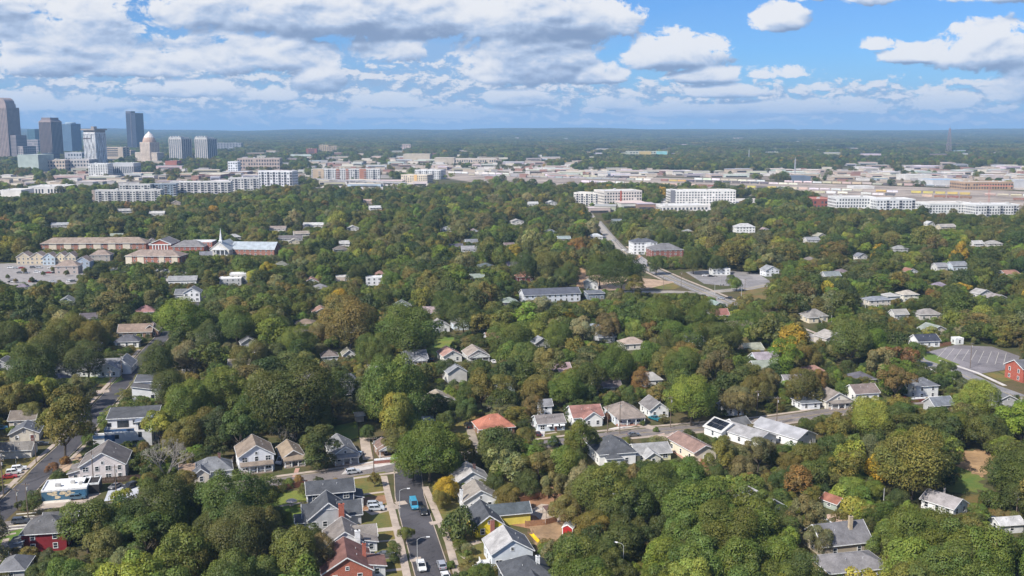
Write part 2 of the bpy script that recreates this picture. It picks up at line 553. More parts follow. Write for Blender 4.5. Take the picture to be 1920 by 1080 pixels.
def leaf_material(name, instanced):
    m_ = bpy.data.materials.new(name)
    m_.use_nodes = True
    t = m_.node_tree
    t.nodes.clear()
    N = NT(t)
    out = N.n('ShaderNodeOutputMaterial')
    if instanced:
        at = N.n('ShaderNodeAttribute', attribute_type='INSTANCER', attribute_name='leaf_colour')
        basec = at.outputs['Color']
    else:
        basec = N.n('ShaderNodeObjectInfo').outputs['Color']
    tn = N.n('ShaderNodeAttribute', attribute_type='GEOMETRY', attribute_name='tint')
    sep = N.n('ShaderNodeSeparateXYZ')
    t.links.new(tn.outputs['Vector'], sep.inputs[0])
    # leaf to leaf brightness, and a drift of sprays towards yellow
    br = N.m('MULTIPLY_ADD', sep.outputs[0], .8, .62)
    c1 = N.mix(1.0, basec, N.xyz(br, br, br), 'MULTIPLY')
    warm = N.mix(1.0, c1, (1.46, 1.09, .76), 'MULTIPLY')
    cool = N.mix(1.0, c1, (.80, .96, .95), 'MULTIPLY')
    c2 = N.mix(sep.outputs[1], cool, warm)
    d = N.n('ShaderNodeBsdfDiffuse')
    tr = N.n('ShaderNodeBsdfTranslucent')
    pf = N.n('ShaderNodeAttribute', attribute_type='GEOMETRY', attribute_name='puff')
    vt = N.n('ShaderNodeVectorTransform', vector_type='NORMAL', convert_from='OBJECT', convert_to='WORLD')
    t.links.new(pf.outputs['Vector'], vt.inputs[0])
    geo = N.n('ShaderNodeNewGeometry')

    def vm(op, a, b):
        nd = N.n('ShaderNodeVectorMath', operation=op)
        N.put(nd.inputs[0], a)
        if b is not None:
            N.put(nd.inputs[1], b)
        return nd.outputs[0]
    nd = N.n('ShaderNodeVectorMath', operation='SCALE')
    t.links.new(geo.outputs['Normal'], nd.inputs[0])
    nd.inputs['Scale'].default_value = .9
    nrm = vm('NORMALIZE', vm('ADD', vm('NORMALIZE', vt.outputs[0], None), nd.outputs[0]), None)
    t.links.new(nrm, d.inputs['Normal'])
    t.links.new(c2, d.inputs[0])
    t.links.new(N.mix(1.0, c2, (1.1, 1.15, .6), 'MULTIPLY'), tr.inputs[0])
    gl = N.n('ShaderNodeBsdfGlossy')
    gl.inputs['Roughness'].default_value = .55
    mx = N.n('ShaderNodeMixShader')
    mx.inputs[0].default_value = .26
    t.links.new(d.outputs[0], mx.inputs[1])
    t.links.new(tr.outputs[0], mx.inputs[2])
    mx2 = N.n('ShaderNodeMixShader')
    mx2.inputs[0].default_value = .025
    t.links.new(mx.outputs[0], mx2.inputs[1])
    t.links.new(gl.outputs[0], mx2.inputs[2])
    t.links.new(mx2.outputs[0], out.inputs[0])
    return m_


LEAF = leaf_material('leaf', False)
LEAF_FAR = leaf_material('leaf_far', True)
WHITE = (.80, .79, .77)
TRIM = mat('paint', (.80, .80, .78))
PANE = mat('glass', (.022, .028, .036))
DARKM = mat('metal', (.03, .03, .032))
# ------------------------------------------------------------------ tree prototypes (unit crowns: width 2, so radius 1; scaled per tree)
def crown_points(g, kind):
    """clump centres and radii for one crown of radius 1; z is measured from the ground, in crown radii"""
    cs = []
    if kind == 'broad':
        n = g.integers(31, 41)
        for i in range(n):
            u = (i + .5) / n
            z = 1 - 1.75 * u
            a = i * 2.39996 + g.normal(0, .35)
            rr = math.sqrt(max(0, 1 - z * z))
            k = g.uniform(.58, .80)
            cs.append((rr * k * math.cos(a), rr * k * math.sin(a), 1.12 + z * k * g.uniform(.78, 1.02), g.uniform(.25, .42)))
        cs.append((0, 0, 1.1, .55))
    elif kind == 'open':                      # looser crown in separate tufts
        n = g.integers(20, 27)
        for i in range(n):
            u = (i + .5) / n
            z = 1 - 1.5 * u
            a = i * 2.39996 + g.normal(0, .5)
            rr = math.sqrt(max(0, 1 - z * z))
            k = g.uniform(.5, .86)
            cs.append((rr * k * math.cos(a), rr * k * math.sin(a), 1.3 + z * k * .95 + g.normal(0, .06), g.uniform(.20, .34)))
    elif kind == 'tall':                      # upright egg
        n = g.integers(26, 34)
        for i in range(n):
            u = (i + .5) / n
            z = .25 + 2.75 * u
            rr = math.sin(math.pi * min(.96, (.12 + .86 * (1 - u) ** .85))) ** .7 * .78
            a = i * 2.39996 + g.normal(0, .3)
            k = g.uniform(.55, .9)
            cs.append((rr * k * math.cos(a), rr * k * math.sin(a), z, g.uniform(.26, .40)))
    elif kind == 'cone':
        n = 40
        for i in range(n):
            u = (i + .5) / n
            z = .25 + 2.7 * u
            rr = (1 - u) * .82
            a = i * 2.39996 + g.normal(0, .3)
            cs.append((rr * g.uniform(.6, 1) * math.cos(a), rr * g.uniform(.6, 1) * math.sin(a), z, .14 + .22 * (1 - u)))
    elif kind == 'shrub':
        n = 18
        for i in range(n):
            u = (i + .5) / n
            z = 1 - 1.0 * u
            a = i * 2.39996 + g.normal(0, .4)
            rr = math.sqrt(max(0, 1 - z * z))
            k = g.uniform(.5, .75)
            cs.append((rr * k * math.cos(a), rr * k * math.sin(a), .18 + z * k * 1.0, g.uniform(.28, .42)))
    cs = np.array(cs)
    if kind in ('broad', 'open', 'tall'):
        ph, am = g.uniform(0, 6.28, 3), g.uniform(.07, .27, 3)
        an = np.arctan2(cs[:, 1], cs[:, 0])
        f = 1 + am[0] * np.cos(an + ph[0]) + am[1] * np.cos(2 * an + ph[1]) + am[2] * np.cos(3 * an + ph[2])
        cs[:, 0] *= f
        cs[:, 1] *= f
        cs[:, 2] += .20 * np.cos(2 * an + ph[2]) * np.hypot(cs[:, 0], cs[:, 1])
        cs = cs[g.random(len(cs)) > .08]
        cs[:, 3] *= g.uniform(.75, 1.3, len(cs))
    return cs


def leaf_mesh(name, g, clumps, nleaf, size, mats):
    """many small folded leaf sprays over the clumps' surfaces, sparse inside"""
    c, r = clumps[:, :3], clumps[:, 3]
    w = r ** 2
    pick = g.choice(len(c), nleaf * 2, p=w / w.sum())
    d = g.normal(size=(nleaf * 2, 3))
    d /= np.linalg.norm(d, axis=1)[:, None]
    d[:, 2] = np.where(d[:, 2] < -.45, -d[:, 2], d[:, 2])
    rad = r[pick] * g.uniform(.72, 1.10, nleaf * 2)
    p = c[pick] + d * rad[:, None]
    # drop those buried in other clumps
    dist = np.linalg.norm(p[:, None, :] - c[None], axis=2) / r[None]
    dist[np.arange(len(p)), pick] = 9
    keep = (dist.min(axis=1) > .80) | (g.random(len(p)) < .12)
    p, d, pick = p[keep][:nleaf], d[keep][:nleaf], pick[keep][:nleaf]
    n = len(p)
    nor = d + g.normal(0, .45, (n, 3)) + np.array([0, 0, .25])
    nor /= np.linalg.norm(nor, axis=1)[:, None]
    h = g.normal(size=(n, 3))
    u = np.cross(nor, h)
    u /= np.linalg.norm(u, axis=1)[:, None]
    v = np.cross(nor, u)
    s = size * g.uniform(.6, 1.35, n)
    asp = g.uniform(.55, .95, n)
    u = u * s[:, None]
    v = v * (s * asp)[:, None]
    fold = nor * (s * .30)[:, None]
    V = np.empty((n, 4, 3))
    V[:, 0] = p - u - fold * .6
    V[:, 1] = p - v * .9
    V[:, 2] = p + u - fold * .6
    V[:, 3] = p + v * .9
    me = bpy.data.meshes.new(name)
    me.vertices.add(n * 4)
    me.loops.add(n * 4)
    me.polygons.add(n)
    me.vertices.foreach_set('co', V.reshape(-1))
    me.loops.foreach_set('vertex_index', np.arange(n * 4, dtype=np.int32))
    me.polygons.foreach_set('loop_start', np.arange(0, n * 4, 4, dtype=np.int32))
    me.update(calc_edges=True)
    at = me.attributes.new('tint', 'FLOAT_VECTOR', 'POINT')
    ct = g.random(len(c))
    cb = g.random(len(c))
    T = np.zeros((n, 4, 3))
    T[:, :, 0] = np.clip(.45 * g.random(n) + .55 * cb[pick], 0, 1)[:, None]
    T[:, :, 1] = np.clip(.5 * ct[pick] + .5 * g.random(n), 0, 1)[:, None]
    at.data.foreach_set('vector', T.reshape(-1))
    ctr = np.array([0, 0, c[:, 2].mean() * .75])
    pf = d * 1.0 + (p - ctr) / (np.linalg.norm(p - ctr, axis=1)[:, None] + 1e-6) * .4 + np.array([0, 0, .12])
    pf /= np.linalg.norm(pf, axis=1)[:, None]
    me.attributes.new('puff', 'FLOAT_VECTOR', 'POINT').data.foreach_set('vector', np.repeat(pf[:, None, :], 4, 1).reshape(-1).astype(np.float32))
    me.materials.append(mats)
    return me


def trunk_mesh(name, g, clumps, base_h, mats, r0=.055):
    b = MB()
    top = np.array([g.normal(0, .05), g.normal(0, .05), base_h])
    b.tube((0, 0, -.05), top, r0, r0 * .72, 7)
    idx = g.permutation(len(clumps))[:11]
    for i in idx:
        e = clumps[i, :3] * .97
        if e[2] < base_h * .8:
            continue
        mid = top + (e - top) * .5 + np.array([0, 0, -.06])
        b.tube(top * .92, mid, r0 * .5, r0 * .3, 5, caps=False)
        b.tube(mid, e, r0 * .3, r0 * .08, 4, caps=False)
    return b.mesh(name, mats)


BARK = mat('bark', (.085, .068, .052))
BARK_PALE = mat('bark', (.30, .27, .23))
CROWNS, TRUNKS, FARC = {}, {}, []
for kind, cnt in (('broad', 9), ('open', 5), ('tall', 3), ('cone', 1), ('shrub', 2)):
    for i in range(cnt):
        g = np.random.default_rng(100 + 17 * i + len(kind) * 1000)
        cl = crown_points(g, kind)
        nl = {'broad': 11500, 'open': 8000, 'tall': 9500, 'cone': 3000, 'shrub': 3000}[kind]
        sz = {'broad': .034, 'open': .036, 'tall': .035, 'cone': .05, 'shrub': .055}[kind]
        CROWNS.setdefault(kind, []).append(leaf_mesh('crown', g, cl, nl, sz, LEAF))
        TRUNKS.setdefault(kind, []).append(trunk_mesh('trunk', g, cl, {'broad': .55, 'open': .6, 'tall': .5, 'cone': .3, 'shrub': .12}[kind], BARK))
        if kind in ('broad', 'open', 'tall'):
            FARC.append(leaf_mesh('far_crown', g, cl, int(nl * .30), sz * 1.5, LEAF_FAR))
for i in range(4):                          # the largest crowns carry more and relatively finer leaves
    g = np.random.default_rng(4000 + i)
    cl = crown_points(g, 'broad')
    extra = cl[g.permutation(len(cl))[:22]].copy()
    extra[:, :3] += g.normal(0, .13, (len(extra), 3))
    extra[:, 3] *= .62
    cl = np.concatenate([cl, extra])
    CROWNS.setdefault('big', []).append(leaf_mesh('crown', g, cl, 24000, .0225, LEAF))
    TRUNKS.setdefault('big', []).append(trunk_mesh('trunk', g, cl, .55, BARK))
# whole groves for the country towards the horizon
GROVES = []
for i in range(4):
    g = np.random.default_rng(900 + i)
    cl = []
    for k in range(16):
        ox, oy, s = g.uniform(-2.6, 2.6), g.uniform(-2.6, 2.6), g.uniform(.45, .8)
        c1 = crown_points(g, 'broad')
        c1 = c1[g.permutation(len(c1))[:12]]
        c1 = c1 * s * np.array([1, 1, 1, 1.25])
        c1[:, 0] += ox
        c1[:, 1] += oy
        cl.append(c1)
    GROVES.append(leaf_mesh('grove', g, np.concatenate(cl), 2600, .10, LEAF_FAR))


def bare_mesh(name, g, mats, levels=5):
    """a leafless crown: forking limbs, unit radius"""
    b = MB()

    def grow(p, d, ln, r, k):
        q = p + d * ln
        b.tube(p, q, r, r * .66, 6 if k > 2 else 4, caps=False)
        if k == 0:
            return
        for j in range(3 if k > 1 else 4):
            nd = d + np.array(g.normal(0, .46, 3)) + np.array([0, 0, .08])
            nd /= np.linalg.norm(nd)
            grow(q, nd, ln * g.uniform(.62, .82), r * .56, k - 1)
    for j in range(4):
        d = np.array([math.cos(j * 1.7) * .55, math.sin(j * 1.7) * .55, .8])
        d /= np.linalg.norm(d)
        grow(np.array([0, 0, .28]), d, .52, .040, levels)
    return b.mesh(name, mats)


PAL = {'dark': (.058, .085, .024), 'green': (.084, .126, .028), 'bright': (.112, .172, .031), 'lime': (.172, .210, .044), 'olive': (.112, .120, .036),
       'gold': (.27, .215, .030), 'brown': (.138, .118, .050), 'orange': (.180, .122, .042), 'red': (.150, .085, .048), 'pale': (.175, .190, .104), 'grey': (.120, .134, .062), 'deep': (.042, .068, .023)}
PAL = {k: (v[0] * (1.16 if k in ('brown', 'orange', 'red') else 1.27), v[1] * 1.22, v[2] * 1.18) for k, v in PAL.items()}
CNAME = {'dark': 'dark green', 'green': 'mid green', 'bright': 'bright green', 'lime': 'yellow green', 'olive': 'olive green', 'gold': 'golden yellow', 'brown': 'brownish', 'orange': 'orange tinged',
         'red': 'rusty red', 'pale': 'pale silvery', 'grey': 'grey green', 'deep': 'very dark green'}


def jitter_col(c, k=.16):
    b = rng.uniform(1 - k, 1 + k)
    return (c[0] * b * rng.uniform(.9, 1.14), c[1] * b * rng.uniform(.94, 1.06), c[2] * b * rng.uniform(.85, 1.15), 1.0)


# what must stay in sight: rectangles (px0, py0, px1, py1, distance) that no tree in front may cover,
# footprints (x, y, radius) and ground strips (polyline, half width) that no trunk may stand on
KEEP, FOOT, STRIPS, CLEAR = [], [], [], []
LAND = []                                  # (x, y, words) landmarks for the labels
TREES = []                                 # every tree that gets an object of its own
# ------------------------------------------------------------------ ground, roads, paved and planted areas
_layer = [0]


def layer(z):
    _layer[0] += 1
    return z + .0002 * _layer[0]


def sheet(name, pts, z, m_, kind='structure', px=True, jag=0.0, **kw):
    z = layer(z)
    P = [gnd(*p) for p in pts] if px else [Vector((p[0], p[1], 0)) for p in pts]
    if jag:                                   # a grown-in, uneven outline
        g, Q = random.Random(len(pts) + int(P[0].x * 10)), []
        for a, b in zip(P, P[1:] + P[:1]):
            n, d = 7, b - a
            for i in range(n):
                Q.append(a + d * (i / n) + Vector((-d.y, d.x, 0)) * g.uniform(-jag, jag) * (1 if i else .3))
        P = Q
    b = MB()
    b.add([(p.x, p.y, z) for p in P], [tuple(range(len(P)))])
    o = b.build(name, m_, kind=kind, **kw)
    me = o.data
    if me.polygons[0].normal.z < 0:
        me.flip_normals()
    return o


def offset_line(P, off):
    out = []
    for i in range(len(P)):
        a = P[max(0, i - 1)]
        b = P[min(len(P) - 1, i + 1)]
        d = (b - a).normalized()
        out.append(Vector((P[i].x - d.y * off, P[i].y + d.x * off, 0)))
    return out


def strip(name, pts, w, z, m_, t=0.0, px=True, off=0.0, clear=True):
    z = layer(z)
    P = [gnd(*p) for p in pts] if px else [Vector((*p, 0)) for p in pts]
    L, Rr = offset_line(P, off + w / 2), offset_line(P, off - w / 2)
    b = MB()
    for i in range(len(P) - 1):
        q = [(Rr[i].x, Rr[i].y, z), (Rr[i + 1].x, Rr[i + 1].y, z), (L[i + 1].x, L[i + 1].y, z), (L[i].x, L[i].y, z)]
        if t:
            b.slab(q, t)
        else:
            b.add(q, [(0, 1, 2, 3)])
    if clear:
        STRIPS.append(([(p.x, p.y) for p in offset_line(P, off)], w / 2))
    return b.build(name, m_, kind='structure')


gb = MB()
ring = [(-700, -500), (700, -500), (16000, 9000), (16000, 17000), (-16000, 17000), (-16000, 9000)]
gb.add([(x, y, 0) for x, y in ring], [tuple(range(6))])
gb.build('ground', mat('ground'), kind='structure')

ASPH = mat('asphalt', (.062, .058, .062))
ASPH_OLD = mat('asphalt', (.17, .148, .138))
CONC = mat('concrete', (.44, .36, .295))
CONC_PALE = mat('concrete', (.58, .54, .50))
LAWN = mat('lawn', (.115, .135, .040))
LAWN_G = mat('lawn', (.100, .175, .036))
DIRT = mat('dirt', (.30, .17, .10))
DIRT_PALE = mat('dirt', (.42, .30, .21))
GRAV = mat('gravel', (.36, .30, .25))
PINK = mat('concrete', (.46, .27, .21))

# streets
roadA = [(-130, 1075), (20, 945), (95, 868), (140, 826), (195, 757), (250, 695), (283, 655), (318, 618), (352, 590), (385, 562), (405, 545)]
roadB = [(-80, 1000), (25, 985), (160, 957), (330, 933), (510, 907), (735, 876), (1000, 836), (1142, 817), (1300, 803), (1435, 791), (1520, 779), (1600, 765), (1680, 755), (1760, 750)]
roadC = [(764, 880), (768, 930), (785, 990), (800, 1040), (812, 1080), (842, 1180)]
roadD = [(1118, 415), (1138, 440), (1158, 462), (1185, 485), (1215, 502), (1262, 524), (1320, 548), (1375, 572), (1440, 600), (1500, 625), (1560, 650)]
roadE = [(1110, 552), (1180, 548), (1262, 547), (1318, 549), (1400, 541), (1470, 528), (1530, 518)]
roadF = [(1650, 640), (1735, 678), (1800, 700), (1850, 724), (1900, 742), (1990, 770)]
strip('road', roadB, 8.0, .012, ASPH_OLD)
strip('road', roadA, 7.6, .016, ASPH)
strip('road', roadC, 8.4, .020, ASPH)
strip('road', roadD, 12.0, .03, mat('asphalt', (.20, .185, .175)))
strip('road', roadE, 10.0, .024, mat('asphalt', (.26, .235, .21)))
strip('road', roadF, 11.0, .02, mat('asphalt', (.22, .21, .21)))
strip('road', [(-30, 470), (40, 455), (120, 452), (300, 470), (430, 470)], 7, .02, ASPH_OLD)
strip('path', [(140, 562), (200, 528), (258, 500), (300, 478)], 6, .03, CONC_PALE)
strip('path', [(165, 515), (230, 500), (290, 488)], 9, .026, mat('asphalt', (.24, .23, .22)))
# painted lines
PAINT = mat('paint', (.62, .58, .50))
YEL = mat('paint', (.55, .40, .10))
for pts, off, wd, z in ((roadD, 0, .35, .045), (roadD, 3.2, .25, .045), (roadD, -3.2, .25, .045), (roadE, 0, .3, .04), (roadB[5:], -.1, .16, .022), (roadB[:5], -.1, .16, .022), (roadF, 0, .2, .03)):
    strip('road_marking', pts, wd, z, YEL if off == 0 or off == -.1 else PAINT, off=off, clear=False)
# crosswalk at the left corner
for k in range(7):
    a = Vector(gnd(8, 1000)) * (1 - k / 6.0) + Vector(gnd(30, 965)) * (k / 6.0)
    sheet('road_marking', [(a.x, a.y), (a.x + 5.2, a.y + 1.2), (a.x + 5.0, a.y + 1.9), (a.x - .2, a.y + .7)], .028, PAINT, px=False)
# sidewalks with a kerb step
strip('sidewalk', [(720, 893), (728, 930), (737, 965), (751, 1022), (763, 1080), (785, 1160)], 2.0, .13, CONC, .15)
strip('sidewalk', [(797, 913), (817, 960), (841, 1017), (858, 1080), (880, 1160)], 2.0, .13, CONC, .15)
strip('sidewalk', roadB[3:6], 1.7, .125, CONC, .15, off=6.0)
strip('sidewalk', roadB[4:6], 1.5, .125, CONC, .15, off=-5.6)
strip('sidewalk', roadB[6:12], 1.6, .125, CONC, .15, off=6.2)
strip('sidewalk', roadB[7:12], 1.4, .125, CONC, .15, off=-5.4)
strip('sidewalk', roadA[1:7], 1.7, .125, CONC, .15, off=5.6)
strip('sidewalk', roadA[2:6], 1.2, .125, CONC, .15, off=-5.4)
strip('sidewalk', roadF[1:], 1.8, .13, CONC_PALE, .15, off=-8.2)
strip('sidewalk', roadF[1:4], 1.8, .13, CONC_PALE, .15, off=8.2)
strip('sidewalk', roadD[2:], 2.0, .13, CONC, .15, off=8.4)
strip('sidewalk', roadD[:6], 2.0, .13, CONC, .15, off=-8.4)
for pts, o in ((roadC, 4.35), (roadC, -4.35), (roadA[1:8], 3.95), (roadA[1:8], -3.95), (roadB[4:7], 4.15), (roadB[7:12], -4.15), (roadB[7:12], 4.15)):
    strip('kerb', pts, .22, .11, CONC, .13, off=o, clear=False)

# front yards, walks and driveways of the bottom street
sheet('lawn', [(664, 893), (722, 884), (770, 1082), (790, 1130), (680, 1130)], .03, LAWN)
sheet('lawn', [(798, 925), (900, 915), (960, 1100), (880, 1120), (850, 1060)], .03, LAWN)
sheet('lawn', [(514, 925), (590, 915), (600, 955), (560, 985), (505, 985)], .03, LAWN_G)
sheet('dirt_patch', [(676, 934), (722, 928), (726, 942), (680, 960)], .042, DIRT)
for pts, wd, m_ in (([(668, 929), (730, 921)], 1.3, CONC), ([(690, 962), (745, 948)], 4.6, CONC), ([(672, 998), (752, 990)], 2.6, CONC), ([(680, 1018), (742, 1013)], 1.0, CONC),
                    ([(684, 1046), (760, 1040)], 3.4, ASPH_OLD), ([(690, 1074), (768, 1066)], 1.4, CONC), ([(806, 982), (860, 974)], 2.4, CONC), ([(842, 1032), (900, 1015)], 2.2, CONC),
                    ([(862, 1040), (880, 1052), (905, 1060)], 1.0, CONC), ([(512, 951), (578, 941)], 1.1, CONC), ([(768, 1050), (790, 1048)], 2.6, CONC), ([(742, 945), (762, 942)], 3.0, CONC),
                    ([(690, 862), (686, 840), (683, 820)], 3.4, CONC), ([(880, 800), (893, 842)], 3.0, mat('dirt', (.30, .25, .20))), ([(552, 895), (558, 878)], 1.4, PINK),
                    ([(1146, 806), (1195, 795)], 3.0, CONC_PALE), ([(1196, 795), (1228, 804)], 4.0, CONC), ([(1256, 832), (1268, 845), (1300, 868), (1340, 905)], 3.6, PINK),
                    ([(1232, 815), (1250, 822), (1275, 815)], 7.0, mat('concrete', (.52, .38, .31))), ([(1012, 818), (1046, 812)], 3.0, CONC), ([(1014, 800), (1012, 818)], 3.4, CONC_PALE),
                    ([(172, 736), (205, 733)], 5.0, CONC), ([(8, 910), (35, 905)], 1.2, CONC), ([(1, 1005), (30, 1000)], 1.2, CONC), ([(8, 1025), (40, 1021)], 1.0, CONC), ([(-5, 1055), (12, 1010)], 1.6, CONC)):
    strip('path', pts, wd, .05, m_, off=0)
sheet('pavement', [(640, 890), (655, 873), (735, 858), (738, 870), (690, 880)], .046, CONC_PALE)
sheet('pavement', [(195, 940), (206, 912), (262, 905), (258, 935)], .03, mat('gravel', (.42, .43, .46)))
sheet('pavement', [(62, 958), (100, 925), (190, 925), (160, 945)], .03, CONC)
sheet('pavement', [(80, 945), (86, 925), (135, 922), (132, 941)], .045, mat('concrete', (.62, .56, .48)))
sheet('lawn', [(-30, 905), (-30, 865), (60, 858), (86, 850), (40, 905), (5, 925)], .03, LAWN)
sheet('lawn', [(10, 1000), (46, 990), (40, 1022), (-20, 1075), (-30, 1040)], .034, LAWN_G)
sheet('lawn', [(155, 706), (225, 700), (232, 712), (205, 722), (160, 718)], .03, LAWN_G)
sheet('lawn', [(240, 655), (262, 645), (258, 665), (238, 672)], .03, LAWN)
sheet('dirt_patch', [(102, 880), (150, 850), (160, 865), (120, 890)], .03, DIRT_PALE)
sheet('lawn', [(800, 635), (850, 630), (855, 655), (822, 672), (805, 665)], .03, LAWN_G)
sheet('lawn', [(840, 780), (895, 772), (905, 805), (880, 830), (845, 815)], .03, LAWN)
sheet('lawn', [(622, 800), (670, 790), (672, 820), (640, 830)], .03, LAWN_G)
sheet('lawn', [(970, 805), (1010, 800), (1015, 830), (975, 835)], .03, LAWN)
sheet('lawn', [(1020, 815), (1050, 811), (1050, 820), (1024, 822)], .053, LAWN)
sheet('dirt_patch', [(1010, 905), (1085, 930), (1130, 985), (1060, 1005), (960, 985), (940, 945)], .03, DIRT)
sheet('dirt_patch', [(990, 980), (1060, 980), (1075, 1040), (1010, 1045)], .034, mat('dirt', (.33, .22, .13)))
sheet('patio', [(985, 962), (1015, 945), (1045, 948), (1052, 978), (1020, 982), (1005, 968)], .05, CONC)
sheet('dirt_patch', [(1780, 846), (1880, 844), (1870, 880), (1840, 896), (1796, 888)], .03, mat('dirt', (.34, .22, .12)), jag=.10)
sheet('lawn', [(1556, 872), (1650, 866), (1655, 950), (1545, 945)], .03, mat('lawn', (.085, .160, .034)), jag=.08)
sheet('lawn', [(1778, 868), (1808, 880), (1838, 894), (1845, 920), (1785, 924)], .034, mat('lawn', (.085, .150, .034)), jag=.14)
sheet('lawn', [(1790, 926), (1845, 928), (1905, 966), (1905, 976), (1830, 970)], .03, mat('lawn', (.10, .105, .036)), jag=.08)
sheet('patio', [(1552, 985), (1550, 965), (1600, 958), (1612, 975), (1590, 985)], .04, mat('concrete', (.48, .34, .26)))
sheet('parking_lot', [(1732, 662), (1790, 647), (1860, 650), (1912, 668), (1905, 690), (1830, 702), (1770, 684)], .026, mat('asphalt', (.17, .155, .16)))
sheet('lawn', [(1728, 664), (1745, 662), (1800, 684), (1780, 690), (1735, 674)], .034, LAWN_G)
sheet('lawn', [(1842, 700), (1870, 698), (1905, 712), (1880, 716)], .034, LAWN)
sheet('lawn', [(1872, 697), (1900, 692), (1940, 704), (1915, 716)], .034, LAWN)
sheet('parking_lot', [(1285, 510), (1340, 505), (1420, 512), (1445, 528), (1400, 540), (1320, 532)], .034, mat('asphalt', (.22, .205, .20)))
sheet('lawn', [(1385, 548), (1450, 535), (1475, 545), (1440, 570), (1412, 570)], .034, mat('lawn', (.12, .125, .045)))
sheet('dirt_patch', [(1120, 545), (1080, 520), (1120, 515), (1210, 522), (1262, 528), (1270, 538), (1200, 543)], .02, DIRT_PALE)
sheet('dirt_patch', [(1082, 545), (1078, 505), (1098, 500), (1100, 540)], .024, mat('dirt', (.38, .24, .14)))
sheet('lawn', [(1215, 541), (1262, 530), (1276, 538), (1262, 543)], .036, LAWN)
sheet('parking_lot', [(-40, 532), (-40, 496), (60, 492), (160, 500), (150, 532), (60, 536)], .03, mat('concrete', (.31, .285, .27)))
sheet('parking_lot', [(300, 530), (300, 505), (350, 502), (352, 528)], .03, mat('concrete', (.42, .39, .37)))
sheet('lawn', [(160, 552), (235, 510), (240, 522), (180, 548)], .04, mat('lawn', (.10, .13, .035)))
sheet('lawn', [(-40, 560), (-40, 540), (140, 538), (150, 560)], .026, mat('lawn', (.12, .12, .05)))
sheet('lawn', [(-30, 590), (30, 556), (45, 562), (20, 600)], .03, mat('lawn', (.12, .14, .04)))
for pts in ([(560, 338), (620, 300), (760, 290), (1000, 300), (1120, 312), (1000, 322), (800, 318), (700, 338)], [(980, 330), (1020, 318), (1300, 322), (1560, 322), (1640, 308), (1980, 312), (1980, 350), (1500, 340), (1240, 331)],
            [(-60, 356), (-60, 312), (120, 318), (260, 308), (430, 312), (560, 318), (600, 338), (420, 352), (180, 352)]):
    sheet('built_up_ground', pts, .03, mat('dirt', (.235, .19, .145)))
for k in range(9):
    a, b = gnd(1775 + 14 * k, 652 + 1.2 * k), gnd(1757 + 15.5 * k, 672 + 1.6 * k)
    strip('road_marking', [(a.x, a.y), (b.x, b.y)], .14, .05, PAINT, px=False, clear=False)
# rail yard and pale industrial ground beyond the wood
YARD = [(800, 330), (820, 318), (960, 324), (1240, 333), (1460, 341), (1700, 350), (2000, 362), (2000, 398), (1720, 384), (1560, 376), (1380, 366), (1240, 360), (1080, 356), (960, 346), (880, 341)]
sheet('rail_yard', YARD, .05, GRAV)
sheet('dirt_patch', [(1000, 357), (1080, 358), (1140, 366), (1110, 374), (1010, 366)], .12, mat('dirt', (.42, .33, .25)))
sheet('pavement', [(1225, 400), (1240, 372), (1420, 372), (1425, 398), (1380, 402)], .1, CONC_PALE)
sheet('pavement', [(600, 352), (620, 341), (700, 339), (830, 346), (900, 350), (820, 356), (700, 356)], .1, mat('concrete', (.55, .50, .45)))
sheet('pavement', [(770, 324), (800, 314), (1000, 312), (1240, 322), (1230, 330), (960, 322), (830, 318)], .1, mat('concrete', (.50, .44, .38)))
sheet('pavement', [(1700, 346), (1760, 338), (1960, 345), (1960, 358), (1800, 352)], .1, mat('concrete', (.48, .42, .36)))
sheet('pavement', [(300, 372), (330, 364), (560, 350), (600, 352), (470, 364), (380, 374)], .1, mat('concrete', (.52, .47, .43)))
sheet('pavement', [(-60, 372), (-40, 362), (90, 360), (110, 370), (20, 378)], .1, mat('concrete', (.55, .50, .46)))
sheet('pavement', [(540, 420), (490, 432), (545, 442), (590, 432)], .06, CONC)
for pts in ([(480, 330), (560, 327), (640, 336)], [(1125, 395), (1112, 385), (1095, 372)], [(1160, 470), (1136, 440), (1104, 398), (1080, 370)], [(0, 330), (120, 328), (260, 322), (420, 316)]):
    strip('road', pts, 7, .08, mat('concrete', (.38, .34, .30)))
BALLAST = mat('gravel', (.24, .20, .18))
RAIL = mat('metal', (.20, .15, .12))
TRACKL = []
for k, (y0, y1) in enumerate(((328, 356), (331, 361), (334, 365.5), (337.5, 371), (341, 378))):
    P0, P1 = gnd(830, y0 - 3), gnd(1960, y1)
    TRACKL.append((P0, P1))
    strip('track_bed', [(P0.x, P0.y), (P1.x, P1.y)], 5.0, .10 + .01 * k, BALLAST, px=False, clear=False)
    for s in (-.75, .75):
        strip('rail', [(P0.x, P0.y), (P1.x, P1.y)], .16, .30, RAIL, .2, px=False, off=s, clear=False)

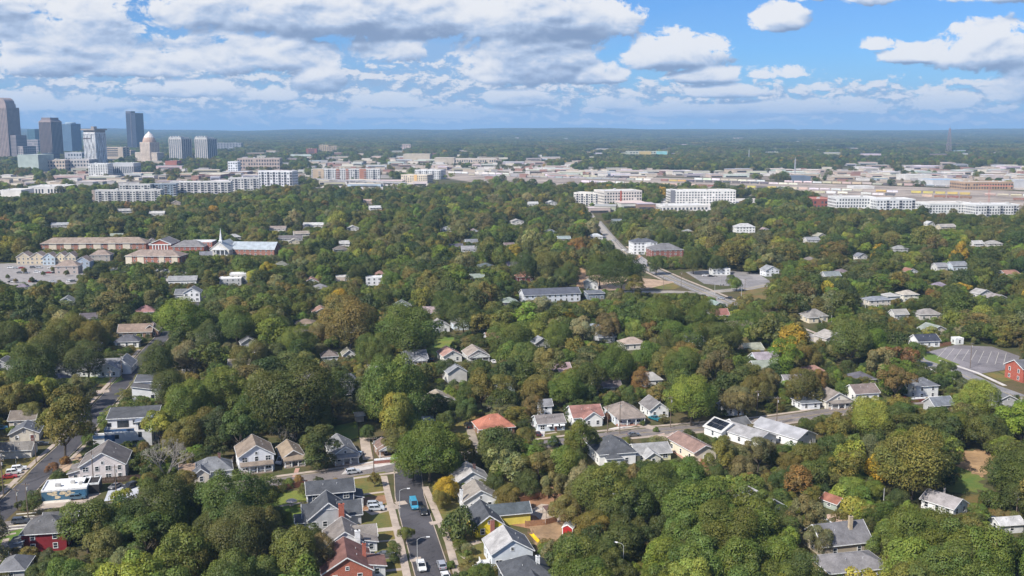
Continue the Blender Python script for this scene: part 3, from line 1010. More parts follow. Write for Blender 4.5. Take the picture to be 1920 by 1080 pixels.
CLEAR += [[(p.x, p.y) for p in [gnd(*q) for q in poly]] for poly in (
    YARD,
    [(1500, 360), (1990, 385), (1990, 408), (1740, 404), (1560, 400)],
    [(-60, 540), (-60, 490), (165, 497), (150, 545)],
    [(1060, 556), (1075, 500), (1120, 512), (1290, 505), (1430, 512), (1480, 545), (1440, 575), (1330, 560), (1200, 556)],
    [(1725, 668), (1785, 645), (1925, 655), (1930, 745), (1850, 722), (1780, 692)],
    [(600, 357), (600, 340), (900, 338), (920, 352)],
    [(1785, 850), (1870, 848), (1905, 972), (1790, 968), (1782, 915)],
    [(660, 890), (722, 884), (790, 1090), (690, 1090)],
    [(1225, 400), (1240, 372), (1420, 372), (1425, 398)],
    [(-30, 920), (-30, 862), (86, 850), (0, 940)],
    [(60, 960), (85, 910), (265, 902), (262, 940)],
    [(940, 980), (960, 940), (1085, 930), (1080, 1040), (1000, 1045)],
    [(-40, 1080), (-20, 1000), (46, 990), (40, 1040)],
    [(840, 785), (895, 775), (905, 805), (880, 835), (845, 820)],
    [(800, 640), (850, 632), (856, 660), (822, 676)],
    [(622, 802), (690, 790), (740, 868), (640, 890)],
)]


def hill(x, y):
    t = np.clip((y - 7500) / 8000.0, 0, 1)
    t = t * t * (3 - 2 * t)
    return t * (56 + 13 * np.sin(x * .0007 + 1) + 8 * np.sin(x * .0019 + .4) + 5 * np.sin(x * .0043 + y * .001)) - .6


hx, hy = np.linspace(-13500, 13500, 180), np.linspace(7200, 16800, 40)
XX, YY = np.meshgrid(hx, hy)
ZZ = hill(XX, YY)
hb = MB()
nx = len(hx)
hb.add([tuple(p) for p in np.stack([XX.ravel(), YY.ravel(), ZZ.ravel()], 1)], [(j * nx + i, j * nx + i + 1, (j + 1) * nx + i + 1, (j + 1) * nx + i) for j in range(len(hy) - 1) for i in range(nx - 1)])
ho = hb.build('hills', mat('dirt', (.052, .062, .030)), kind='structure')
ho.data.polygons.foreach_set('use_smooth', [True] * len(ho.data.polygons))
# ------------------------------------------------------------------ houses
def V(w, d, h, roof='gy', rise=2.4, x=0.0, y=0.0, z0=0.0, wc=WHITE, rc=(.10, .10, .105), ov=.45, win=None, wk='siding', rk='shingle', rw=None):
    """one volume of a house: footprint w x d with its front middle at (x, y), wall height h; roof gx / gy (ridge along x / y), hip, flat, shed"""
    return dict(w=w, d=d, h=h, roof=roof, rise=rise, x=x, y=y, z0=z0, wc=wc, rc=rc, ov=ov, win=win, wk=wk, rk=rk)


WINM = {}


def window_meshes(w, h, white):
    k = (round(w, 2), round(h, 2), white)
    if k not in WINM:
        fr = MB()
        t = .13
        fr.box(-w / 2 - t, w / 2 + t, -.07, .02, h, h + t).box(-w / 2 - t, w / 2 + t, -.09, .02, -t, 0)
        fr.box(-w / 2 - t, -w / 2, -.07, .02, 0, h).box(w / 2, w / 2 + t, -.07, .02, 0, h)
        fr.box(-w / 2, w / 2, -.05, .02, h * .48, h * .54)
        if w > 1.3:
            fr.box(-.05, .05, -.045, .02, 0, h)
        pn = MB()
        pn.box(-w / 2, w / 2, -.025, .01, 0, h)
        WINM[k] = (fr.mesh('window', TRIM if white else DARKM), pn.mesh('pane', PANE))
    return WINM[k]


def add_window(root, x, y, z, rz, w=1.0, h=1.45, white=True):
    f, p = window_meshes(w, h, white)
    o = put('window', f, root, (x, y, z), rz)
    put('pane', p, o)
    return o


def roof_parts(v, root, big=True):
    w, d, h, x0, y0, r, ov = v['w'], v['d'], v['h'] + v['z0'], v['x'], v['y'], v['rise'], v['ov']
    rm = mat(v['rk'], v['rc'])
    b, tr = MB(), MB()
    t = .16
    xl, xr, yf, yb = x0 - w / 2 - ov, x0 + w / 2 + ov, y0 - ov, y0 + d + ov
    if v['roof'] == 'gy':
        e = h - ov * r / (w / 2) + t
        top = h + r + t
        b.slab([(xl, yf, e), (x0, yf, top), (x0, yb, top), (xl, yb, e)][::-1], t)
        b.slab([(x0, yf, top), (xr, yf, e), (xr, yb, e), (x0, yb, top)][::-1], t)
        for (a, c) in (((xl, e), (x0, top)), ((x0, top), (xr, e))):
            for yy in (yf - .03, yb + .03):
                tr.bar((a[0], yy, a[1] - .10), (c[0], yy, c[1] - .10), .07, .26)
        for xx in (xl - .02, xr + .02):
            tr.bar((xx, yf, e - .09), (xx, yb, e - .09), .06, .2)
    elif v['roof'] == 'gx':
        e = h - ov * r / (d / 2) + t
        top = h + r + t
        ym = y0 + d / 2
        b.slab([(xl, yf, e), (xr, yf, e), (xr, ym, top), (xl, ym, top)], t)
        b.slab([(xl, ym, top), (xr, ym, top), (xr, yb, e), (xl, yb, e)], t)
        for xx in (xl - .03, xr + .03):
            tr.bar((xx, yf, e - .1), (xx, ym, top - .1), .07, .26)
            tr.bar((xx, yb, e - .1), (xx, ym, top - .1), .07, .26)
        for yy in (yf - .02, yb + .02):
            tr.bar((xl, yy, e - .09), (xr, yy, e - .09), .06, .2)
    elif v['roof'] == 'hip':
        k = min(w, d) / 2 + ov
        e = h - ov * r / (min(w, d) / 2) + t
        top = h + r + t
        if w >= d:
            p, q = (xl + k, (yf + yb) / 2, top), (xr - k + .01, (yf + yb) / 2, top)
            b.slab([(xl, yf, e), (xr, yf, e), q, p], t)
            b.slab([(xr, yb, e), (xl, yb, e), p, q], t)
            b.slab([(xr, yf, e), (xr, yb, e), q], t)
            b.slab([(xl, yb, e), (xl, yf, e), p], t)
        else:
            p, q = (x0, yf + k, top), (x0, yb - k + .01, top)
            b.slab([(xr, yf, e), (xr, yb, e), q, p], t)
            b.slab([(xl, yb, e), (xl, yf, e), p, q], t)
            b.slab([(xl, yf, e), (xr, yf, e), p], t)
            b.slab([(xr, yb, e), (xl, yb, e), q], t)
        for yy in (yf - .02, yb + .02):
            tr.bar((xl, yy, e - .09), (xr, yy, e - .09), .06, .2)
        for xx in (xl - .02, xr + .02):
            tr.bar((xx, yf, e - .09), (xx, yb, e - .09), .06, .2)
    elif v['roof'] == 'flat':
        b.box(x0 - w / 2 + .2, x0 + w / 2 - .2, y0 + .2, y0 + d - .2, h - .1, h + .06)
        for q in ((x0 - w / 2 - .05, x0 + w / 2 + .05, y0 - .05, y0 + .2), (x0 - w / 2 - .05, x0 + w / 2 + .05, y0 + d - .2, y0 + d + .05),
                  (x0 - w / 2 - .05, x0 - w / 2 + .2, y0 + .2, y0 + d - .2), (x0 + w / 2 - .2, x0 + w / 2 + .05, y0 + .2, y0 + d - .2)):
            tr.box(*q, h - .15, h + .4)
    elif v['roof'] == 'shed':
        e, f = h + t, h + r + t
        k = r / d * ov
        b.slab([(xl, yf, e - k), (xr, yf, e - k), (xr, yb, f + k), (xl, yb, f + k)], t)
        for xx in (xl - .03, xr + .03):
            tr.bar((xx, yf, e - k - .1), (xx, yb, f + k - .1), .07, .24)
        tr.bar((xl, yf - .03, e - k - .1), (xr, yf - .03, e - k - .1), .06, .24)
    elif v['roof'] == 'shedx':            # rises to the right (towards +x), or to the left when rise is negative
        z1, z2 = (h, h + r) if r > 0 else (h - r, h)
        b.slab([(xl, yf, z1 + t), (xr, yf, z2 + t), (xr, yb, z2 + t), (xl, yb, z1 + t)], t)
        for yy in (yf - .03, yb + .03):
            tr.bar((xl, yy, z1 + t - .1), (xr, yy, z2 + t - .1), .07, .24)
    o = b.build('roof', rm, root)
    if tr.v:
        tr.build('roof_trim', v.get('tm') or TRIM, o, kind='stuff')
    return o


def wall_part(v, root):
    w, d, h, x0, y0, r, z0 = v['w'], v['d'], v['h'], v['x'], v['y'], v['rise'], v['z0']
    b = MB()
    xl, xr = x0 - w / 2, x0 + w / 2
    if v['roof'] == 'gy':
        b.ext([(xl, z0 - .05), (xr, z0 - .05), (xr, z0 + h), (x0, z0 + h + r), (xl, z0 + h)], 'y', y0, y0 + d)
    elif v['roof'] == 'gx':
        b.ext([(y0, z0 - .05), (y0 + d, z0 - .05), (y0 + d, z0 + h), (y0 + d / 2, z0 + h + r), (y0, z0 + h)], 'x', xl, xr)
    elif v['roof'] == 'shed':
        b.ext([(y0, z0 - .05), (y0 + d, z0 - .05), (y0 + d, z0 + h + r), (y0, z0 + h)], 'x', xl, xr)
    elif v['roof'] == 'shedx':
        b.ext([(xl, z0 - .05), (xr, z0 - .05), (xr, z0 + (h + r if r > 0 else h)), (xl, z0 + (h if r > 0 else h - r))], 'y', y0, y0 + d)
    else:
        b.box(xl, xr, y0, y0 + d, z0 - .05, z0 + h)
    return b.build('wall', mat(v['wk'], v['wc']), root)


def inside_other(vols, me, x, y, z):
    for v in vols:
        if v is not me and v['x'] - v['w'] / 2 < x < v['x'] + v['w'] / 2 and v['y'] < y < v['y'] + v['d'] and v['z0'] < z < v['z0'] + v['h']:
            return True
    return False


def auto_windows(v, vols, root, white=True):
    w, d, h = v['w'], v['d'], v['h']
    n, m_ = v['win'] if v['win'] is not None else (max(1, int(w / 3.2)), max(1, int(d / 3.8)))
    st = max(1, int(round(h / 2.9)))
    for k in range(st):
        z = v['z0'] + .85 + k * (h / st)
        hh = min(1.45, h / st - 1.25)
        for i in range(n):
            x = v['x'] - w / 2 + w * (i + .5) / n
            if not inside_other(vols, v, x, v['y'] - .3, z + .7):
                add_window(root, x, v['y'] - .012, z, 0, 1.0 if i % 2 or n < 3 else 1.5, hh, white)
        for i in range(m_):
            y = v['y'] + d * (i + .5) / m_
            for s in (-1, 1):
                if not inside_other(vols, v, v['x'] + s * (w / 2 + .3), y, z + .7):
                    add_window(root, v['x'] + s * (w / 2 + .012), y, z, s * math.pi / 2, 1.0, hh, white)
    if v['roof'] == 'gy' and n and v['rise'] > 2 and w > 7:
        add_window(root, v['x'], v['y'] - .012, v['z0'] + h + .35, 0, .7, .8, white)


def add_door(root, x, y, c=(.20, .07, .05)):
    b = MB()
    b.box(x - .62, x + .62, y - .07, y + .02, 0.02, 2.35)
    o = b.build('door_frame', TRIM, root)
    b = MB()
    b.box(x - .48, x + .48, y - .10, y - .072, .1, 2.2)
    d = b.build('door', mat('paint', c), root)
    MB().box(x + .34, x + .42, y - .15, y - .102, 1.0, 1.12).build('handle', DARKM, d)


def chimney(root, x, y, z0, z1, s=.9, c=None, d=None):
    b = MB()
    d = d or s * .75
    b.box(x - s / 2, x + s / 2, y - d / 2, y + d / 2, z0, z1)
    b.box(x - s / 2 - .08, x + s / 2 + .08, y - d / 2 - .08, y + d / 2 + .08, z1, z1 + .14)
    o = b.build('chimney', mat('brickwork', c) if c else TRIM, root)
    MB().box(x - .2, x + .2, y - .18, y + .18, z1 + .14, z1 + .45).build('chimney_pot', DARKM, o)


def porch(root, x0, x1, dep, h, rc, npost=4, y=0.0, rise=.6, gable=False, deck=(.38, .30, .25), rail=True):
    """roofed porch on white posts standing before the front wall"""
    b = MB()
    if gable:
        xm = (x0 + x1) / 2
        b.slab([(x0 - .3, y - dep - .3, h), (xm, y - dep - .3, h + rise), (xm, y + .5, h + rise), (x0 - .3, y + .5, h)][::-1], .15)
        b.slab([(xm, y - dep - .3, h + rise), (x1 + .3, y - dep - .3, h), (x1 + .3, y + .5, h), (xm, y + .5, h + rise)][::-1], .15)
    else:
        b.slab([(x0 - .3, y - dep - .3, h), (x1 + .3, y - dep - .3, h), (x1 + .3, y - .02, h + rise), (x0 - .3, y - .02, h + rise)], .15)
    o = b.build('porch_roof', mat('shingle', rc), root)
    tr = MB()
    if gable:
        xm = (x0 + x1) / 2
        tr.bar((x0 - .3, y - dep - .33, h - .1), (xm, y - dep - .33, h + rise - .1), .07, .25).bar((xm, y - dep - .33, h + rise - .1), (x1 + .3, y - dep - .33, h - .1), .07, .25)
        tr.ext([(x0, h - .2), (x1, h - .2), (xm, h + rise - .2)], 'y', y - dep - .2, y - dep - .12)
    tr.box(x0 - .2, x1 + .2, y - dep - .12, y - dep + .08, h - .42, h - .2)
    tr.build('porch_beam', TRIM, o)
    MB().box(x0, x1, y - dep, y - .03, 0, .35).build('porch_floor', mat('wood', deck), root)
    pm = MB()
    pm.box(-.11, .11, -.11, .11, .35, h - .42)
    pm.box(-.17, .17, -.17, .17, .35, .95)
    me = pm.mesh('porch_post', TRIM)
    for i in range(npost):
        put('porch_post', me, root, (x0 + .2 + (x1 - x0 - .4) * i / max(1, npost - 1), y - dep + .12, 0))
    if rail:
        r = MB()
        r.box(x0 + .3, (x0 + x1) / 2 - .7, y - dep + .08, y - dep + .14, 1.1, 1.18).box((x0 + x1) / 2 + .7, x1 - .3, y - dep + .08, y - dep + .14, 1.1, 1.18)
        n = int((x1 - x0) / .35)
        for i in range(n):
            xx = x0 + .35 + (x1 - x0 - .7) * i / max(1, n - 1)
            if abs(xx - (x0 + x1) / 2) > .7:
                r.box(xx - .03, xx + .03, y - dep + .09, y - dep + .13, .4, 1.1)
        r.build('porch_railing', TRIM, root)


ALLH = []


def house(name, label, px, py, yaw, vols, lm=None, cat='house', group=None, keep=.8, door=None, white=True, windows=True, vents=True):
    base = gnd(px, py)
    rz = R(yaw)
    root = thing(name, label, cat, base, rz, group)
    if isinstance(vols, dict):
        vols = [vols]
    for v in vols:
        wall_part(v, root)
        roof_parts(v, root)
        if windows and v['h'] > 1.8 and v['win'] != (0, 0):
            auto_windows(v, vols, root, white)
    if door is not None:
        add_door(root, door[0], door[1] if len(door) > 1 else 0.0)
    v = vols[0]
    if vents and v['roof'] in ('gy', 'gx', 'hip') and v['w'] > 6 and py > 640:
        b = MB()
        for k in range(2):
            if v['roof'] == 'gy':
                xx, yy, zz = v['x'] + v['w'] * .22, v['y'] + v['d'] * (.35 + .3 * k), v['z0'] + v['h'] + v['rise'] * .5
            else:
                xx, yy, zz = v['x'] + v['w'] * (-.15 + .3 * k), v['y'] + v['d'] * .30, v['z0'] + v['h'] + v['rise'] * .55
            b.tube((xx, yy, zz), (xx, yy, zz + .75), .09, .09, 6)
        b.build('vent_pipe', mat('metal', (.5, .5, .5)), root, kind='stuff')
    register(root, vols, base, rz, lm, keep)
    ALLH.append(root)
    return root


def register(root, vols, base, rz, lm=None, keep=.8):
    c, s = math.cos(rz), math.sin(rz)
    X, Y_ = [], []
    for v in vols:
        for xx in (v['x'] - v['w'] / 2, v['x'] + v['w'] / 2):
            for yy in (v['y'], v['y'] + v['d']):
                for zz in (v['z0'], v['z0'] + v['h'], v['z0'] + v['h'] + abs(v['rise']) * .8):
                    wx, wy = base.x + c * xx - s * yy, base.y + s * xx + c * yy
                    a, b, _ = proj(wx, wy, zz)
                    X.append(a)
                    Y_.append(b)
        cx, cy = base.x + c * v['x'] - s * (v['y'] + v['d'] / 2), base.y + s * v['x'] + c * (v['y'] + v['d'] / 2)
        n = max(1, int(max(v['w'], v['d']) / max(3, min(v['w'], v['d'])) + .5))
        for k in range(n):
            f = (k + .5) / n - .5
            ox, oy = (v['w'] * f, 0) if v['w'] > v['d'] else (0, v['d'] * f)
            FOOT.append((cx + c * ox - s * oy, cy + s * ox + c * oy, min(v['w'], v['d']) * .5 + .6))
    if keep > 0:
        h = max(Y_) - min(Y_)
        KEEP.append((min(X), min(Y_), max(X), min(Y_) + h * keep, base.y + c * vols[0]['d'] * .75))
    if lm:
        v = vols[0]
        LAND.append((base.x - s * v['d'] / 2, base.y + c * v['d'] / 2, lm))


SLATE = (.075, .079, .088)
DKGREY = (.095, .096, .10)
GREY = (.17, .165, .165)
LGREY = (.30, .295, .29)
BROWN = (.155, .125, .105)
TAN = (.24, .20, .165)
BRICK = (.28, .095, .065)
CREAM = (.62, .55, .42)
OFFW = (.70, .68, .66)
PALEB = (.60, .65, .70)

# --- the bottom street
r = house('navy_house', 'navy blue two storey house with white trim and long dark shingle roof', 621, 958, 14,
          [V(13.2, 8.5, 5.6, 'gx', 2.3, wc=(.035, .05, .085), rc=SLATE, win=(3, 2)), V(2.6, 6.0, 2.9, 'shedx', -.9, x=8.0, y=1.2, wc=(.05, .065, .10), rc=SLATE, win=(0, 0))], 'the navy house', keep=.7)
MB().box(-6.66, -6.5, -.06, .1, 0, 5.5).box(6.5, 6.66, -.06, .1, 0, 5.5).box(-6.5, 6.5, -.05, .02, 2.7, 2.9).build('corner_board', TRIM, r)
p_ = MB()
for xx in (7.0, 9.2):
    p_.box(xx - .12, xx + .12, .3, .54, 0, 2.6)
p_.box(6.9, 9.3, .32, .5, 2.6, 2.8).box(6.9, 9.3, .36, .46, .8, .95)
p_.build('porch_frame', TRIM, r)
r = house('grey_house', 'pale grey house with dark roof, patterned white gable and red brick chimney', 614, 992, 14,
          [V(11.2, 9.5, 3.2, 'gy', 4.4, x=.5, wc=(.46, .46, .47), rc=SLATE, win=(0, 2)), V(15.8, 7.5, 3.1, 'gx', 2.7, y=1.5, x=1.6, wc=(.46, .46, .47), rc=SLATE, win=(0, 1)),
           V(3.6, 5, 2.5, 'gx', 1.4, x=-6.6, y=.4, wc=(.46, .46, .47), rc=SLATE, win=(1, 1))], 'the grey house with the brick chimney', keep=.85)
for xx in (-3.6, -.6, 2.6, 5.0):
    add_window(r, xx, -.012, .9, 0, 1.1, 1.4)
b = MB()
b.bar((-2.1, -.08, 5.65), (3.1, -.08, 5.65), .1, .2)
for k in range(9):
    xx = -1.9 + k * .6
    top = 7.5 - abs(xx - .5) * .78
    b.bar((xx, -.07, 5.6), (xx, -.07, top), .07, .12)
    if k < 8:
        b.bar((xx, -.06, 5.75), (xx + .5, -.06, min(top, 7.4 - abs(xx) * .8)), .05, .08)
b.build('gable_lattice', TRIM, r)
chimney(r, 3.9, -.45, 0, 7.0, 1.5, (.42, .11, .065), .7)
# open side porch towards the street
b = MB()
for yy in (1.9, 5.0, 8.4):
    b.box(9.2, 9.5, yy - .12, yy + .12, 0, 2.9)
b.box(7.4, 9.5, 1.7, 8.6, 0, .4)
b.build('porch_post', TRIM, r)
r = house('white_cottage', 'white cottage with greyish tan cross gabled roof and square white chimney', 652, 1040, 14,
          [V(9.6, 10, 3.1, 'gy', 3.3, x=-.6, wc=(.72, .72, .73), rc=(.20, .175, .16), win=(2, 2)), V(9.0, 5.5, 3.0, 'gx', 2.0, x=3.4, y=4.0, wc=(.72, .72, .73), rc=(.22, .195, .175), win=(0, 1)),
           V(3.0, 4.0, 2.7, 'shedx', -.8, x=6.2, y=.3, wc=(.72, .72, .73), rc=(.20, .175, .16), win=(1, 1))], 'the white cottage', keep=.8)
chimney(r, 2.6, -.4, 0, 6.4, 1.3)
r = house('brick_house', 'red brick house with reddish brown gable roof beside the driveway', 652, 1094, 13,
          [V(12.0, 12.5, 3.1, 'gy', 3.6, wc=(.42, .12, .07), rc=(.175, .085, .07), win=(2, 2), wk='brickwork'), V(4.0, 6, 2.8, 'shedx', -.8, x=7.4, y=2.0, wc=(.6, .6, .6), rc=(.17, .09, .075), win=(1, 1))], 'the red brick house', keep=.85)
chimney(r, 4.6, 6.0, 3, 7.2, .9, (.42, .11, .065))
r = house('tan_roof_house', 'white gabled house with tan shingle roof and thin white chimney', 902, 957, 14,
          [V(10.2, 9.5, 3.2, 'gy', 2.9, wc=(.76, .76, .76), rc=(.27, .24, .205), win=(2, 2))], 'the white house with the tan roof')
chimney(r, -5.6, 1.0, 0, 6.4, .8)
r = house('grey_roof_house', 'pale house with bleached grey roof, half hidden under the big tree', 886, 922, 14,
          [V(10.5, 9, 3.2, 'gy', 3.2, wc=(.62, .60, .58), rc=(.36, .34, .325), win=(1, 1))], keep=.55)
chimney(r, 1.6, 5.0, 5, 6.9, .8, (.12, .06, .05))
r = house('yellow_house', 'bright yellow house with dark grey roof and low brick chimney', 918, 1006, 14,
          [V(7.6, 12, 3.3, 'gy', 2.7, wc=(.72, .58, .04), rc=SLATE, win=(2, 3)), V(11.5, 6.0, 3.3, 'gx', 1.9, x=7.5, y=6.6, wc=(.70, .58, .12), rc=(.085, .10, .11), win=(0, 1))], 'the yellow house')
chimney(r, .7, -.4, 0, 4.8, 1.1, (.36, .13, .10), .7)
r = house('white_blue_house', 'bluish white two storey house whose roof is half pale and half dark', 961, 1064, 14,
          [V(10.6, 9.5, 4.2, 'gy', 3.2, wc=(.66, .70, .74), rc=(.12, .125, .14), win=(3, 3))], 'the bluish white house')
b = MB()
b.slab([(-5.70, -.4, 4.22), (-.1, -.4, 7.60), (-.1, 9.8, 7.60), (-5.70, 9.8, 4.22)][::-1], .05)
b.build('pale_roof_slope', mat('shingle', (.38, .365, .355)), r)  # left slope overlaid in a paler shingle colour than the right
b = MB()
b.box(-8.0, -5.6, 1.0, 3.2, 1.3, 1.45).box(-8.0, -7.9, 1.0, 3.2, 1.45, 2.4).box(-8.0, -5.6, .95, 1.05, 2.3, 2.4)
for k in range(6):
    b.box(-8.0 - .3 * (k + 1), -8.0 - .3 * k, 1.2, 3.0, 1.2 - .2 * k, 1.3 - .2 * k)
    b.box(-8.0 + .45 * k, -7.94 + .45 * k, .97, 1.03, 1.45, 2.3)
b.build('side_stair', TRIM, r)
r = house('slate_roof_house', 'dark roofed house with small front gable at the bottom edge', 1000, 1118, 14,
          [V(11.5, 12, 3.8, 'hip', 3.8, wc=(.12, .13, .15), rc=SLATE, win=(2, 2)), V(6, 4, 3.6, 'gy', 2.0, y=-1.5, wc=(.10, .11, .13), rc=SLATE, win=(1, 0))], 'the slate roofed house')
chimney(r, 2.2, 4.2, 5, 8.0, .9)

# --- left corner and the left street
r = house('red_house', 'deep red two storey house with dark grey hip roof on the corner', 84, 1034, 10,
          [V(11.0, 9.5, 5.2, 'hip', 3.0, wc=(.23, .022, .028), rc=(.11, .108, .112), win=(2, 2)), V(8.5, 6, 4.8, 'gx', 2.0, x=2.0, y=7.5, wc=(.23, .022, .028), rc=(.11, .108, .112), win=(0, 1)),
           V(3.4, 4.5, 2.7, 'shedx', .9, x=-6.6, y=-.6, wc=(.45, .33, .20), rc=(.12, .125, .13), win=(1, 0))], 'the deep red house')
porch(r, -8.2, -5.0, 2.2, 2.7, (.12, .125, .13), 3, y=-.6)
r = house('flat_roof_shop', 'single storey shop with white flat roof and blue painted mural front', 121, 937, 14,
          [V(12.6, 9.5, 3.0, 'flat', 0, wc=(.055, .13, .20), rc=(.74, .73, .70), win=(0, 0), wk='siding', rk='flatroof')], 'the flat roofed shop', cat='shop')
# mural: broad cream swirls standing a hair proud of the blue wall
b = MB()
g = random.Random(3)
for k in range(15):
    cx, cz, rr = -4.4 + g.uniform(0, 8.2), .9 + g.uniform(0, 1.7), g.uniform(.35, .9)
    pts = [(cx + rr * (1 + .25 * math.sin(3 * t + k)) * math.cos(t), max(.08, min(2.8, cz + rr * .62 * math.sin(t)))) for t in [2 * math.pi * i / 14 for i in range(14)]]
    b.ext(pts, 'y', -.016 - .002 * k, 0)
b.build('mural', mat('paint', (.60, .50, .34)), r)
MB().box(3.4, 6.0, -.05, 0, .1, 2.7).build('mural_panel', mat('paint', (.05, .14, .24)), r)
b = MB()
for (xx, yy, a, c_, h_) in ((-3.0, 3.0, 1.6, 1.2, .9), (1.0, 5.0, 1.2, 1.2, .8), (3.6, 3.5, 1.0, 1.4, .7)):
    b.box(xx, xx + a, yy, yy + c_, 3.06, 3.06 + h_)
b.build('rooftop_unit', mat('metal', (.45, .44, .42)), r)
house('shop_annex', 'black flat roofed annex against the right side of the shop', 171, 926, 14,
      [V(4.6, 6.5, 3.0, 'flat', 0, wc=(.045, .04, .04), rc=(.045, .04, .04), win=(0, 0), rk='flatroof')], cat='annex')
r = house('pale_gable_house', 'large pinkish white two storey house with brown gable roof behind the shop', 190, 902, 13,
          [V(13.4, 13, 5.2, 'gy', 4.0, x=.6, wc=(.72, .65, .63), rc=(.165, .145, .135), win=(4, 3)), V(4.2, 8, 2.8, 'shedx', 1.3, x=-7.6, y=.8, wc=(.72, .66, .64), rc=(.18, .16, .15), win=(1, 1))], 'the large pale gabled house')
r = house('modern_house', 'modern white stacked house with dark flat roofs and blue glass balconies', 233, 838, 12,
          [V(15.5, 9.0, 5.2, 'flat', 0, x=1.5, wc=(.60, .60, .61), rc=(.40, .38, .37), win=(0, 0), rk='flatroof'), V(16.5, 9.5, 8.6, 'shed', 1.3, x=2.2, y=6.2, wc=(.68, .68, .69), rc=(.085, .087, .092), win=(0, 2)),
           V(5.6, 6.0, 8.0, 'shedx', 1.1, x=6.6, y=2.0, wc=(.66, .66, .67), rc=(.16, .19, .25), win=(0, 1)), V(4.6, 5.2, 2.9, 'flat', 0, x=-8.2, y=2.2, wc=(.62, .62, .62), rc=(.3, .3, .3), win=(0, 0), rk='flatroof')],
          'the modern white house', white=False)
for (xx, yy, zz, w_, h_) in ((-5.6, 6.19, 5.9, 1.1, 1.1), (-1.0, 6.19, 5.4, 3.6, 2.2), (6.6, 1.99, 5.5, 3.6, 2.0), (-2.2, -.012, 3.2, 1.1, 1.2), (5.4, -.012, 3.4, .9, 1.6), (3.9, -.012, 1.2, 1.9, .8), (2.9, 6.19, 6.3, .9, 1.2)):
    add_window(r, xx, yy, zz, 0, w_, h_, False)
BLUEG = mat('glass', (.05, .10, .20))
MB().box(-6.3, -2.9, -.06, .05, 2.2, 4.6).build('picture_window', BLUEG, r)
b = MB()
b.box(-6.25, 3.6, .06, .12, 5.5, 6.5).box(-6.3, -6.24, .06, 6.1, 5.5, 6.5).build('glass_balustrade', BLUEG, r)
b = MB()
b.box(-10.5, -6.0, 1.9, 2.0, 3.0, 4.0).box(-10.5, -10.42, 2.0, 7.2, 3.0, 4.0).build('glass_balustrade', BLUEG, r)
r = house('slant_roof_house', 'bright white house with slanting dark roofs beside the left street', 272, 752, 11,
          [V(10.5, 8, 4.2, 'shedx', -2.0, x=.4, wc=(.80, .80, .80), rc=(.12, .115, .115), win=(2, 1)), V(12.0, 8, 6.4, 'shed', 1.0, x=1.4, y=7.0, wc=(.78, .78, .78), rc=(.105, .108, .118), win=(0, 1))], 'the slanting roofed white house', white=False)
r = house('grey_gable_house', 'white house with wide pale grey roof and front gable above its lawn', 184, 706, 9,
          [V(22, 10, 3.4, 'gx', 3.6, x=-1.5, wc=(.74, .75, .76), rc=(.235, .235, .245), win=(5, 2)), V(9, 9, 3.4, 'gy', 2.8, x=5.0, y=-2.2, wc=(.76, .76, .76), rc=(.22, .22, .23), win=(2, 1)),
           V(8, 12, 3.4, 'gy', 3.4, x=9.5, y=3.0, wc=(.70, .72, .74), rc=(.21, .215, .23), win=(1, 2))], 'the wide grey roofed house')
house('side_wing_house', 'low house with blue grey roof half sunk in trees left of the lawn', 118, 702, 9, [V(13, 8, 2.8, 'hip', 2.2, wc=(.55, .55, .55), rc=(.17, .175, .19))], keep=.6)
house('white_garage', 'long white single storey building with dark hip roof on grass', 238, 652, 8, [V(11.5, 8, 3.3, 'hip', 2.6, wc=(.78, .77, .74), rc=(.10, .10, .115), win=(3, 2))], 'the white garage')
house('brown_roof_house', 'brick house with broad brown roof above the white garage', 253, 634, 8,
      [V(17, 9, 3.4, 'gx', 3.4, wc=(.28, .16, .11), rc=(.25, .185, .145), wk='brickwork'), V(8, 8, 3.4, 'gy', 3.0, x=7.5, y=2, wc=(.25, .14, .10), rc=(.22, .165, .135), wk='brickwork')], 'the broad brown roof', keep=.7)
house('tan_wall_house', 'tan house with brown gable roof left of the big street tree', 42, 804, 10, [V(9, 9, 3.4, 'gx', 2.4, wc=(.60, .54, .46), rc=(.18, .15, .125))], 'the tan walled house')
r = house('dark_gable_house', 'cream cottage with blue grey gable roof and a small porch', 46, 828, 16, [V(9.5, 8.5, 3.0, 'gy', 2.3, wc=(.72, .66, .56), rc=(.12, .125, .14), win=(2, 2))], 'the cream cottage', door=(2.6,))
house('long_garage', 'long low pale garage with brown roof by the grass', 22, 860, 9, [V(12.5, 7, 2.9, 'gx', 1.8, wc=(.70, .66, .60), rc=(.18, .165, .15), win=(0, 0))], 'the long low garage', cat='garage')
house('grey_edge_house', 'grey roofed house at the left edge among dark trees', 2, 700, 9, [V(11, 9, 3.2, 'gy', 2.8, wc=(.5, .5, .5), rc=(.12, .122, .13))], keep=.6)
house('brick_edge_house', 'grey roofed annex at the lower left edge beside the lawn', 22, 1092, 10, [V(6, 8, 3.2, 'hip', 1.8, wc=(.4, .4, .4), rc=(.17, .17, .18))], keep=.6)
r = house('tall_craftsman_house', 'tall white craftsman house with brown roof and shingled gable', 482, 884, 20,
          [V(11, 12, 5.4, 'gy', 3.4, wc=(.74, .75, .78), rc=(.235, .185, .145), win=(3, 3))], 'the tall craftsman house')
porch(r, -5, 4.8, 2.4, 2.9, (.25, .20, .16), 5)
